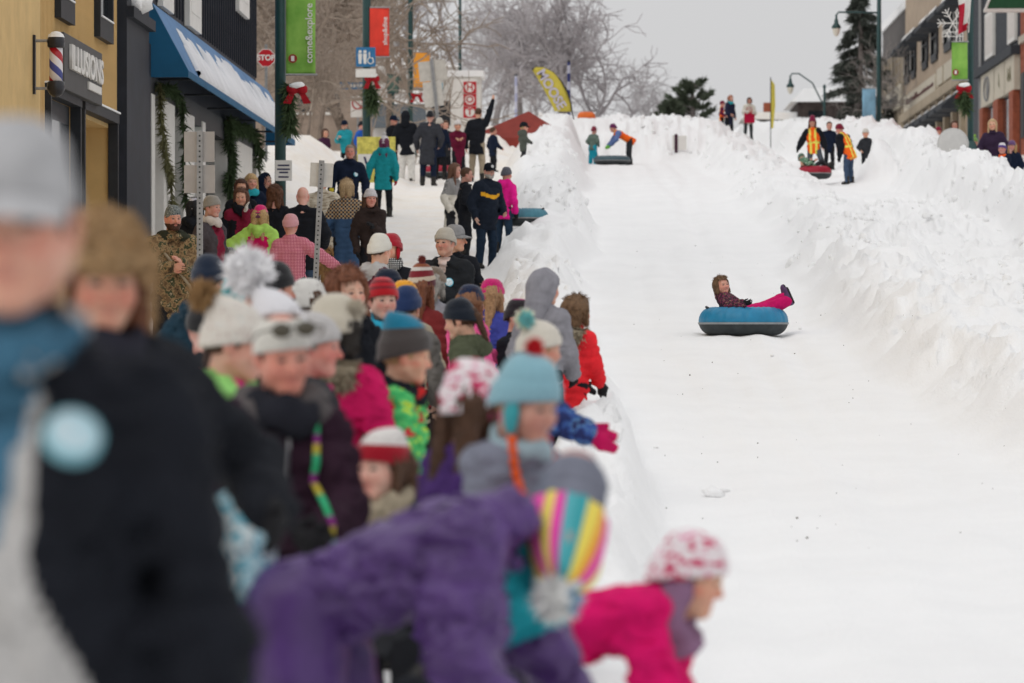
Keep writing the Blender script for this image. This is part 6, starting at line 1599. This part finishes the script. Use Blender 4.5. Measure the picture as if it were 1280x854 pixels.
snow_tube('red tube lying behind the far walkers', (552 - VX) * 98. / FPX, 98., .32, .15, M('tube_red', (.34, .008, .03), .5), tdk)
xk = (1014 - VX) * 93. / FPX
person('child in green patterned snowsuit lying in the dark red tube', 1014, None, 93.0, H=1.1, hs=.2, face='c', yaw=100, lean=-55, pos=(xk, 93.0, Tz(xk, 93.)), hip=(0, -.05, .24), hat=beanie((.10, .16, .12)), hd=((0, .22, .36), rz(R(-60)) @ rx(R(-20))),
       jacket=dict(m=patches('green_print', [(0, (.03, .05, .04)), (.45, (.10, .26, .14)), (.55, (.42, .50, .42)), (.62, (.04, .10, .06))], 18), hem=.06), trousers=dkg, arms=((.5, .3, -.5), (.6, .2, -.5)), legs=((.14, .75, .05), (.14, .75, .05)), sit=True)

# ------------------------------------------------------------------ dog
dgx, dgy = (412 - VX) * 57. / FPX, 57.0; dgz = Tz(dgx, dgy)
dog = empty('dog', (dgx, dgy, dgz), R(-35)); tag(dog, 'tan shaggy dog in black harness among the pavement walkers', 'dog')
def dogf(P):
    Q = P.copy(); Q[:, 0] = np.abs(Q[:, 0])
    d = cone_sdf(P, (0, -.20, .46), (0, .28, .48), .155, .125)[0]
    d = smin(d, cone_sdf(P, (0, -.24, .44), (0, -.30, .36), .14, .11)[0], .08)
    d = smin(d, cone_sdf(P, (0, -.24, .52), (0, -.40, .72), .12, .10)[0], .07)
    d = smin(d, ell_sdf(P, (0, -.44, .76), (.105, .12, .10)), .05)
    d = smin(d, cone_sdf(P, (0, -.50, .73), (0, -.64, .70), .065, .045)[0], .04)
    d = smin(d, cone_sdf(Q, (.085, -.42, .83), (.115, -.42, .70), .03, .025)[0], .02)
    d = smin(d, cone_sdf(Q, (.09, -.24, .42), (.09, -.25, .20), .07, .05)[0], .05); d = smin(d, cone_sdf(Q, (.09, -.25, .20), (.09, -.26, .03), .05, .042)[0], .03)
    d = smin(d, cone_sdf(Q, (.09, -.27, .03), (.09, -.31, .03), .042, .036)[0], .02)
    d = smin(d, cone_sdf(Q, (.09, .26, .44), (.10, .20, .26), .095, .06)[0], .05); d = smin(d, cone_sdf(Q, (.10, .20, .26), (.10, .32, .16), .055, .042)[0], .03)
    d = smin(d, cone_sdf(Q, (.10, .32, .16), (.10, .29, .03), .042, .038)[0], .03); d = smin(d, cone_sdf(Q, (.10, .29, .03), (.10, .22, .03), .04, .036)[0], .02)
    d = smin(d, cone_sdf(P, (0, .38, .50), (0, .55, .62), .05, .04)[0], .03); d = smin(d, cone_sdf(P, (0, .55, .62), (0, .60, .80), .045, .03)[0], .03)
    return d + .012 * vnoise(P * 22)
V, F = surface_net(dogf, (-.25, -.75, -.05), (.25, .72, .95), .02)
Nn = np.stack([V[:, 0], V[:, 1] * .0, V[:, 2] - .5], -1); Nn /= np.linalg.norm(Nn, axis=1)[:, None] + 1e-6
V1, F1 = fur_tris(V, Nn * .7 + [0, .4, -.4], np.full(len(V), .05), .008, 2); A, B, S = join([(V, F, 0), (V1, F1, 0)])
mesh_obj('body', A, B, M('dog_coat', (.38, .22, .09), .9, .35, 12), dog)
MB().lathe([(.0, 0), (.026, .01), (.02, .03), (0, .035)], (0, -.69, .71), 10, 'Y').build('nose', blk, dog, True)
for s in (-1, 1): mesh_obj('eye', ICO[0] * .017 + [s * .05, -.535, .795], ICO[1], M('pupil', (.005, .005, .005), .1), dog)
MB().tube([(.165 * math.cos(a), -.16, .46 + .175 * math.sin(a)) for a in np.linspace(0, 6.283, 24)], .022, 6).build('harness', blk, dog); MB().tube([(.06 * math.cos(a), -.56 - .01 * math.sin(a), .725 + .075 * math.sin(a)) for a in np.linspace(0, 6.283, 18)], .014, 6).build('head_collar', blk, dog)
# ------------------------------------------------------------------ right-hand row of shops, facade facing the street
RX = 15.0
def ry_(px): return 14.85 * FPX / (px - VX)
stuc = M('beige_stucco', (.42, .33, .245), .85, .12, 1.2, .3, 20); stuc2 = M('tan_pilaster', (.40, .33, .24), .85, .12, 1.5)
grayb = M('grey_block', (.11, .10, .095), .85, .2, 1.4); brickm = M('red_brick', (.30, .085, .045), .85, .25, 5); navyb = M('blue_black_boards', (.028, .034, .046), .6, .2, 2)
slate = M('slate_canvas', (.035, .040, .048), .75, .2, 2); parch = M('sign_parchment', (.55, .50, .40), .7, .1, 2); ink = M('sign_ink', (.10, .03, .03), .7)
def rbuild(label, a, b, z1, mat, name='shop_building', x=RX):
    r = empty(name, (x, (a + b) / 2, 0)); tag(r, label, 'building'); z0 = float(G(a)) - 1
    box_obj('wall', mat, r, 0, 9, -(b - a) / 2, (b - a) / 2, z0, z1)
    return r
def rb(r, name, mat, x0, x1, a, b, z0, z1):
    return box_obj(name, mat, r, x0, x1, a - r.location[1], b - r.location[1], z0, z1)
def rz_(py, px): return (VY - py) * ry_(px) / FPX
# beige two-storey shop with dark window awnings
a0, a1 = ry_(1203), ry_(1127)
be = rbuild('beige two-storey shop row with dark window hoods and long name board', a0, a1, 19, stuc)
gzb = float(G((a0 + a1) / 2))
zw0, zw1 = rz_(98, 1128) + .0, rz_(60, 1128)
def hood_awn(r, a, b, z, h=.7, p=.75):
    o = MB().prism([(-.002, 0, z), (-.002, 0, z + h), (-.1, 0, z + h), (-p, 0, z + .12), (-p, 0, z)], (0, b - a, 0)).build('window_hood', slate, r); o.location = (0, a - r.location[1], 0)
    MB().prism([(-.1, 0, z + h + .004), (-.3, 0, z + h * .66 + .012), (-.3, 0, z + h * .66 + .06), (-.1, 0, z + h + .06)], (0, b - a, 0)).build('snow_cap', snowm, r).location = (0, a - r.location[1], 0)
for pa, pb in ((1133, 1127.5), (1141, 1135.5), (1156, 1149), (1168, 1160), (1186, 1176), (1199, 1189)):
    a, b = ry_(pa), ry_(pb); w = empty('window', (0, 0, 0), 0, be)
    rb(be, 'pane', glassm, -.03, .05, a + .25, b - .25, zw0, zw1 - .3).parent = w
    for q in ((a, a + .25, zw0 - .1, zw1), (b - .25, b, zw0 - .1, zw1), (a + .25, b - .25, zw0 - .35, zw0), (a + .25, b - .25, (zw0 + zw1) / 2 - .05, (zw0 + zw1) / 2 + .05)): rb(be, 'frame', darktrim, -.10, .02, *q).parent = w
    rb(be, 'jamb', whitep, -.14, -.101, b - .42, b - .3, zw0 + .1, zw1 - .4).parent = w
    hood_awn(be, a - .1, b + .1, zw1 - .45, .9, .8)
sb0, sb1 = rz_(140, 1131), rz_(121, 1131)
nb2 = rb(be, 'name_board', parch, -.16, -.002, ry_(1168), ry_(1129), sb0, sb1)
g = np.random.default_rng(5); y = ry_(1166)
while y < ry_(1131) - .6:
    w = .25 + .5 * g.random(); big = y > ry_(1146)
    rb(be, 'raised_mark', ink, -.19, -.161, y, y + w, sb0 + .25, sb0 + (.25 + (.85 if big else .5) * (.6 + .4 * g.random()) * (sb1 - sb0 - .4))); y += w + .18
for pa, pb in ((1177, 1170), (1189, 1179)): rb(be, 'side_board', parch, -.16, -.002, ry_(pa), ry_(pb), sb0 + .1, sb1 + .1)
rb(be, 'cornice', stuc2, -.3, -.001, a0, a1, sb0 - .5, sb0 - .1)
for k in np.linspace(a0 + 1, a1 - 1, 9): rb(be, 'pilaster', stuc2, -.2, -.003, k - .35, k + .35, gzb - 1, sb0 - .52)
for k in np.linspace(a0 + 2.7, a1 - 2.7, 8): rb(be, 'shop_window', glassm, -.05, -.004, k - 1.0, k + 1.0, gzb + .6, sb0 - 1.2)
for k in np.linspace(a0 + 2.7, a1 - 2.7, 8): hood_awn(be, k - 1.3, k + 1.3, sb0 - 1.45, .8, .9)
# navy boarded shop
n0, n1 = ry_(1269), ry_(1204.5)
nv = rbuild('blue-black boarded shop with white upstairs windows and parchment panels', n0, n1, 19, navyb)
zc = rz_(93, 1226)
rb(nv, 'cornice', slate, -.35, -.002, n0, ry_(1222), zc - .12, zc + .18)
for k in np.arange(n0 + .3, n1, .55): rb(nv, 'board', navyb, -.03, -.001, k, k + .42, zc + .2, 19)
for pa, pb in ((1239, 1229), (1266, 1257)):
    w = empty('window', (0, 0, 0), 0, nv); a, b = ry_(pa), ry_(pb)
    rb(nv, 'frame', whitep, -.14, -.031, a, b, zc + .42, zc + 2.15).parent = w; rb(nv, 'pane', M('blind', (.62, .58, .54), .6), -.15, -.141, a + .15, b - .15, zc + .6, zc + 2.0).parent = w
for pa, pb, kind in ((1243, 1227, 0), (1256, 1244, 1), (1268.5, 1257, 2)):
    a, b = ry_(pa), ry_(pb); p = rb(nv, 'panel', parch, -.22, -.002, a, b, zc - 1.35, zc - .13); c = (a + b) / 2 - nv.location[1]; zz = zc - .75
    if kind == 0:
        MB().tube([(-.235, c + .9 * math.cos(t), zz + .42 * math.sin(t)) for t in np.linspace(0, 6.283, 28)], .05, 6).build('ring_emblem', M('emblem_grey', (.22, .22, .22), .7), nv); MB().lathe([(0, -.24), (.30, -.24), (.30, -.222)], (0, c, zz), 16, 'X').build('disc_emblem', M('emblem_grey', (.22, .22, .22), .7), nv)
    else:
        for j in range(1 if kind == 1 else 3): MB().prism([(-.235, c + (j - 1) * .45 * (kind - 1) - .16, zz - .25), (-.235, c + (j - 1) * .45 * (kind - 1) + .2, zz - .1), (-.235, c + (j - 1) * .45 * (kind - 1) + .1, zz + .3)], (.012, 0, 0)).build('emblem', M('emblem_olive', (.10, .09, .03), .7), nv)
gzn = float(G((n0 + n1) / 2))
for pa, pb in ((1230, 1226), (1249, 1243), (1268, 1263)): rb(nv, 'brick_pier', brickm, -.25, -.003, ry_(pa), ry_(pb), gzn - 1.5, zc - 1.36)
for pa, pb in ((1242, 1231), (1262, 1250)): rb(nv, 'shop_window', glassm, -.08, -.004, ry_(pa), ry_(pb), gzn + .3, zc - 1.5)
MB().tube([(-.1, ry_(1223) - nv.location[1], gzn), (-.1, ry_(1223) - nv.location[1], 19)], .09, 8).build('downpipe', galv, nv)
# brick building at the frame edge
bk = rbuild('red brick building cut by the right edge', 95, n0 - .01, 19, brickm)
for pa, pb in ((1281, 1276), (1275, 1271)): rb(bk, 'window_recess', darktrim, -.06, -.002, ry_(pa), ry_(pb), gzn + .2, rz_(90, 1276))
rb(bk, 'lintel', M('stone_lintel', (.45, .40, .33), .8), -.12, -.001, 110, n0 - .3, rz_(50, 1275) - .1, rz_(50, 1275) + .15)
for c in range(30):
    zz = gzn + .3 + c * .3
    rb(bk, 'brick_course', brickm, -.015, -.0005, 96, n0 - .05, zz, zz + .24)
ga = empty('green_canopy', (at(1262, 5, 118)[0], 118, at(1262, 5, 118)[2])); tag(ga, 'green hanging canopy sign with white trim at the top right corner', 'sign')
MB().prism([(-.75, 0, -.16), (-.5, 0, .45), (.6, 0, .45), (.85, 0, -.16)], (0, .35, 0)).build('canopy', M('canopy_green', (.02, .09, .04), .7), ga); MB().prism([(-.80, -.02, -.20), (-.52, -.02, .5), (-.47, -.02, .5), (-.74, -.02, -.20)], (0, .38, 0)).build('trim', whitep, ga)
MB().box(-.80, .86, -.03, .36, -.26, -.17).build('trim', whitep, ga); MB().prism([(.80, -.02, -.16), (.55, -.02, .5), (.6, -.02, .5), (.86, -.02, -.16)], (0, .38, 0)).build('trim', whitep, ga)
MB().tube([(.3, .15, .45), (.3, .15, 2)], .03, 6).build('hanger', darktrim, ga)
# grey block beyond the beige shop, brick stack, far snowy-roofed house
gb0, gb1 = a1 + .02, ry_(1092)
gbk = rbuild('grey-brown block with snowy parapet beyond the beige shop', gb0, gb1, rz_(12, 1120), grayb, x=RX + .3)
rb(gbk, 'parapet_snow', snowm, -.1, 1, gb0, gb1, rz_(12, 1120) + .001, rz_(12, 1120) + .4)
for i, k in enumerate(np.linspace(gb0 + 1.5, gb1 - 1.5, 8)): rb(gbk, 'pilaster', stuc2, -.35, -.001, k - .5, k + .5, 8, rz_(62, 1120))
rb(gbk, 'shop_sign', parch, -.45, -.36, gb0 + 1, gb0 + 12, rz_(140, 1116), rz_(112, 1116))
for k in (0, 1, 2, 3): rb(gbk, 'raised_mark', darktrim, -.48, -.451, gb0 + 3 + k * 1.7, gb0 + 4 + k * 1.7, rz_(134, 1116), rz_(122, 1116))
hs0 = at(1030, 140, 215); ho = empty('far_house', (hs0[0], 215, float(G(215)) - 1)); tag(ho, 'dark shingled house with snow-covered roof at the end of the street', 'house')
H0 = ho.location[2]; shing = M('dark_shingle', (.055, .042, .038), .9, .5, 2.5); zt = fz(124, 215) - H0; ze = fz(128, 215) - H0
box_obj('wall', shing, ho, -1.5, 5.2, 0, 8, -2, ze)
MB().prism([(-1.9, -.4, ze), (-1.2, -.4, fz(112, 215) - H0), (4.6, -.4, fz(106, 215) - H0), (5.6, -.4, ze)], (0, 9, 0)).build('roof', snowm, ho)
for x0 in (-.9, 1.2, 3.3): w = box_obj('window', glassm, ho, x0, x0 + .9, -.03, .1, ze - 1.5, ze - .5); box_obj('frame', whitep, w, x0 - .08, x0 + .98, -.02, .05, ze - 1.6, ze - 1.501)
box_obj('porch_wall', shing, ho, -4.0, -1.51, 1, 6, -2, fz(150, 215) - H0); MB().prism([(-4.6, .4, fz(148, 215) - H0), (-4.4, .4, fz(140, 215) - H0), (-1.5, .4, fz(148, 215) - H0 + .35), (-1.5, .4, fz(150, 215) - H0)], (0, 6, 0)).build('porch_roof', snowm, ho)
box_obj('chimney', brickm, ho, -3.3, -2.7, 2, 2.6, 0, fz(126, 215) - H0)
# ------------------------------------------------------------------ left background buildings
def far_block(label, px0, px1, py0, d, mat, name='far_building', depth=10, wins=()):
    x0, x1 = (px0 - VX) * d / FPX, (px1 - VX) * d / FPX; z0 = float(G(d)) - 1.5; r = empty(name, ((x0 + x1) / 2, d, z0)); tag(r, label, 'building'); w = (x1 - x0) / 2
    box_obj('wall', mat, r, -w, w, 0, depth, 0, fz(py0, d) - z0)
    for (a, b, c, e, mt) in wins:
        o = box_obj('window', mt, r, (a - VX) * d / FPX - r.location[0], (b - VX) * d / FPX - r.location[0], -.06, .02, fz(e, d) - z0, fz(c, d) - z0)
        box_obj('sill', whitep, o, (a - VX) * d / FPX - r.location[0] - .08, (b - VX) * d / FPX - r.location[0] + .08, -.12, -.061, fz(e, d) - z0 - .12, fz(e, d) - z0)
    return r, z0
tanw = M('tan_brick', (.30, .235, .19), .9, .22, .8, .4, 9)
r1, zz1 = far_block('tan brick building behind the bare street trees on the left', 300, 470, -90, 165, tanw, wins=[(340, 356, 30, 62, glassm), (372, 388, 30, 62, glassm), (408, 424, 30, 62, glassm), (372, 388, 110, 140, glassm), (408, 424, 110, 140, glassm)])
r2, zz2 = far_block('white house with slate eave behind the third lamp', 466, 566, 84, 150, M('white_clapboard', (.62, .60, .58), .8, .08, 2), 'white_house', wins=[(495, 505, 95, 112, M('shutter_green', (.02, .06, .05), .6)), (545, 556, 92, 112, glassm)])
w2 = (566 - 466) / 2 * 150 / FPX
MB().box(-w2 - .2, w2 + .2, -.8, -.003, fz(131, 150) - zz2, fz(127, 150) - zz2).build('eave_snow', snowm, r2); MB().box(-w2, w2, -.7, -.002, fz(160, 150) - zz2, fz(131.2, 150) - zz2).build('porch_front', M('slate_blue_wall', (.13, .15, .17), .8), r2)
MB().prism([(-w2 - .3, -.3, fz(84, 150) - zz2 + .004), (0, -.3, fz(62, 150) - zz2), (w2 + .3, -.3, fz(84, 150) - zz2 + .004)], (0, 10, 0)).build('roof', snowm, r2)
nbd = empty('notice_board', at(491, 104, 112)); tag(nbd, 'dark green information board between the second and third lamps', 'notice board'); box_obj('frame', gpaint, nbd, -.17, .17, 0, .05, -.3, .28); box_obj('panel', M('board_print', (.10, .16, .13), .5, .6, 20), nbd, -.14, .14, -.01, -.001, -.25, .23); MB().box(-.03, .03, .01, .04, -3, -.3).build('post', gpaint, nbd)
ysn = empty('yellow_board', (at(470, 205, 84)[0], 84, fz(228, 84))); tag(ysn, 'yellow and white sandwich board behind the walking man', 'sign'); box_obj('board', M('board_yellow', (.62, .55, .12), .7, .4, 8), ysn, -.42, .42, 0, .05, 0, 1.0); box_obj('white_panel', whitep, ysn, -.40, .40, -.02, -.001, .30, .62)
for k, x in enumerate((-.28, -.05, .18)): MB().prism([(x, -.025, .56), (x + .05, -.025, .56), (x + .11, -.025, .36), (x + .06, -.025, .36)], (0, .004, 0)).build('raised_mark', M('ink', (.05, .05, .10), .8), ysn)

# ------------------------------------------------------------------ trees
barkm = M('bark_grey_brown', (.22, .19, .18), .9, .3, 8, .5, 60); twigm = M('twig_grey', (.45, .42, .43), .9, .25, 10)
def bare_tree(label, px, d, top, seed, spread=.5, trunk=.22, levels=6, lean=0.0, base_px=None, tw=1.0, den=1.0, mats=(None, None)):
    g = np.random.default_rng(seed); x = (px - VX) * d / FPX; z = Tz(x, d); Ht = fz(top, d) - z
    r = empty('bare_tree', (x, d, z - .2)); tag(r, label, 'tree', 'leafless street trees')
    tm_, cm_ = MB(), []
    Vt, Ft = [], []
    def seg(p, q, r0, r1, n=3):
        t = q - p; L_ = np.linalg.norm(t); t = t / (L_ + 1e-9); a = np.cross(t, [.3, .9, .2]); a /= np.linalg.norm(a); c = np.cross(t, a); b = len(Vt)
        for P, rr in ((p, r0), (q, r1)):
            for k in range(n): an = 2 * math.pi * k / n; Vt.append(P + rr * (a * math.cos(an) + c * math.sin(an)))
        for k in range(n): Ft.append((b + k, b + (k + 1) % n, b + n + (k + 1) % n, b + n + k))
    def grow(p, dr, L_, rad, lev):
        nseg = 3 if lev < 3 else 2; q = p
        for i in range(nseg):
            dr = nrm(dr + g.normal(0, .14 + .05 * lev, 3) + np.array([0, 0, .06 - .02 * lev])); n_ = q + dr * L_ / nseg; r0, r1 = rad * (1 - .28 * i / nseg), rad * (1 - .28 * (i + 1) / nseg)
            if lev == 0: tm_.tube([q, n_], [r0, r1], 9, False)
            else: seg(q, n_, max(r0, .0048 * tw), max(r1, .0036 * tw), 5 if lev < 3 else 3)
            q = n_
            if lev < levels and lev > 0 and i < nseg - 1:
                v = nrm(dr + g.normal(0, .75, 3)); grow(q, v, L_ * .6 * (.8 + .4 * g.random()), rad * .45, lev + 1)
        if lev < levels:
            for k in range((3 if lev < 2 else 2) + int(g.random() < .45 * den)):
                v = nrm(dr * (1.0 - spread * .3) + g.normal(0, spread, 3) + np.array([0, 0, .10])); grow(q, v, L_ * (.68 + .2 * g.random()), rad * (.62 + .1 * g.random()), lev + 1)
    grow(np.array([0, 0, 0.]), nrm([lean, 0, 1]), Ht * .28, trunk, 0)
    V = np.array(Vt); zmax = np.percentile(V[:, 2], 99.5); s = Ht / zmax; sc_ = np.array([s, s, s])
    tm_.V = [tuple(np.array(v) * sc_) for v in tm_.V]
    tm_.build('trunk', mats[0] or barkm, r, True); mesh_obj('crown', V * sc_, np.array(Ft), mats[1] or twigm, r, None)
    return r
PALE = (M('bark_haze_grey', (.30, .275, .27), .9), M('twig_haze_grey', (.50, .47, .48), .9))  # bark and twigs lightened for trees further off: haze put into the colour
brt = M('bark_brown', (.19, .15, .12), .9, .3, 8); twb = M('twig_brown', (.33, .27, .22), .9, .25, 10)
bare_tree('large bare tree rising above the yellow flag', 700, 150, -8, 3, .5, .17, 6, den=.3)
bare_tree('bare tree leaning right at the edge of the open sky', 738, 152, 14, 14, .6, .11, 5, .22)
bare_tree('bare tree right behind the red tent', 655, 165, -35, 5, .42, .15, 5, mats=PALE)
bare_tree('bare tree behind the waving man', 610, 160, -50, 6, .42, .14, 5, mats=PALE)
bare_tree('bare tree behind the orange banner', 560, 175, -80, 7, .42, .15, 5, mats=PALE)
bare_tree('bare street tree beside the second lamp with snow on its limbs', 447, 112, -110, 8, .62, .16, 5, -.05, mats=(brt, twb))
bare_tree('slender bare tree between the first and second lamps', 398, 105, -60, 9, .5, .07, 5, .1, mats=(brt, twb))
bare_tree('bare tree left of the third lamp', 490, 130, -90, 10, .6, .14, 5, .1, mats=(brt, twb))
bare_tree('bare tree close beyond the stop sign', 331, 118, -60, 11, .45, .10, 5, mats=(brt, twb))
bare_tree('thin bare sapling behind the snow heap', 385, 92, 30, 12, .4, .035, 5, mats=(brt, twb))
bare_tree('pale bare tree in front of the spruce by the green lamp', 1070, 178, 55, 13, .32, .05, 5, mats=(M('bark_pale', (.36, .33, .30), .9), M('twig_pale', (.34, .31, .29), .9)))
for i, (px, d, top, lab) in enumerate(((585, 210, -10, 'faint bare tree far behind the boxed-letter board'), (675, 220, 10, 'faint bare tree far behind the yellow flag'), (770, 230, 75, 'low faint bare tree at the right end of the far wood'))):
    bare_tree(lab, px, d, top, 30 + i, .42, .12, 5, mats=(M('bark_far_haze', (.40, .38, .38), .9), M('twig_far_haze', (.46, .44, .445), .9)))  # furthest trees paler still, distance haze mixed into their colour
def conifer(label, px, d, top, base, seed, kind):
    g = np.random.default_rng(seed); x = (px - VX) * d / FPX; z = fz(base, d); Ht = fz(top, d) - z
    zg = Tz(x, d); r = empty('conifer', (x, d, zg)); tag(r, label, 'tree'); o = z - zg
    nm = M('needles_' + kind, (.070, .080, .068) if kind == 'spruce' else (.085, .105, .070), .9, .4, 3)
    MB().tube([(0, 0, -.2), (0, 0, o + Ht * .5), (0, 0, o + Ht)], [.2, .13, .03], 8).build('trunk', barkm, r, True)
    P = []; D = []; W = MB()
    nb = 90 if kind == 'spruce' else 46
    for i in range(nb):
        t = (i + g.random()) / nb; zz = o + Ht * (.06 + .92 * t) if kind == 'spruce' else o + Ht * (.12 + .84 * t)
        L_ = Ht * (.23 * (1 - t) + .03) * (.7 + .5 * g.random()) if kind == 'spruce' else Ht * (.42 * math.sin(math.pi * (.12 + .8 * t)) ** .8) * (.45 + .65 * g.random())
        a = g.random() * 6.283; dr = np.array([math.cos(a), math.sin(a), (-.12 if kind == 'spruce' else .12 + .3 * t)]); pts = []
        for s in np.linspace(0, 1, 6): pts.append(np.array([0, 0, zz]) + dr * L_ * s + np.array([0, 0, (-.22 * s * s * L_ + .2 * max(0, s - .7) * L_) if kind == 'spruce' else .18 * s * s * L_]))
        W.tube(pts, [.035, .03, .025, .02, .015, .008], 4, False)
        m_ = int(130 if kind == 'spruce' else 120)
        for _ in range(m_):
            s = (.12 + .88 * g.random() ** .8) if kind == 'spruce' else (.45 + .55 * g.random()); k = s * 5; j = min(int(k), 4); p = pts[j] * (1 - k + j) + pts[j + 1] * (k - j)
            side = nrm(np.cross(dr, [0, 0, 1])) * g.normal(0, .16 if kind == 'spruce' else .16) * L_ * (1.1 - s * .6)
            P.append(p + side + np.array([0, 0, g.normal(0, .05) - .1 * abs(side[0]) - (.1 * g.random() if kind == 'spruce' else 0)])); D.append(nrm(side + dr * .6 + np.array([0, 0, -.5 if kind == 'spruce' else .35])))
    W.build('branches', barkm, r); V, F = fur_tris(np.array(P), np.array(D), np.full(len(P), .34 if kind == 'spruce' else .30), .045, seed, .1)
    mesh_obj('crown', V, F, nm, r)
conifer('tall dark spruce beyond the right green lamp', 1075, 190, -25, 175, 2, 'spruce')
conifer('rounded pine against the sky beyond the top of the run', 866, 190, 104, 176, 4, 'pine')
conifer('low spreading pine left of the rounded pine', 838, 188, 130, 176, 6, 'pine')
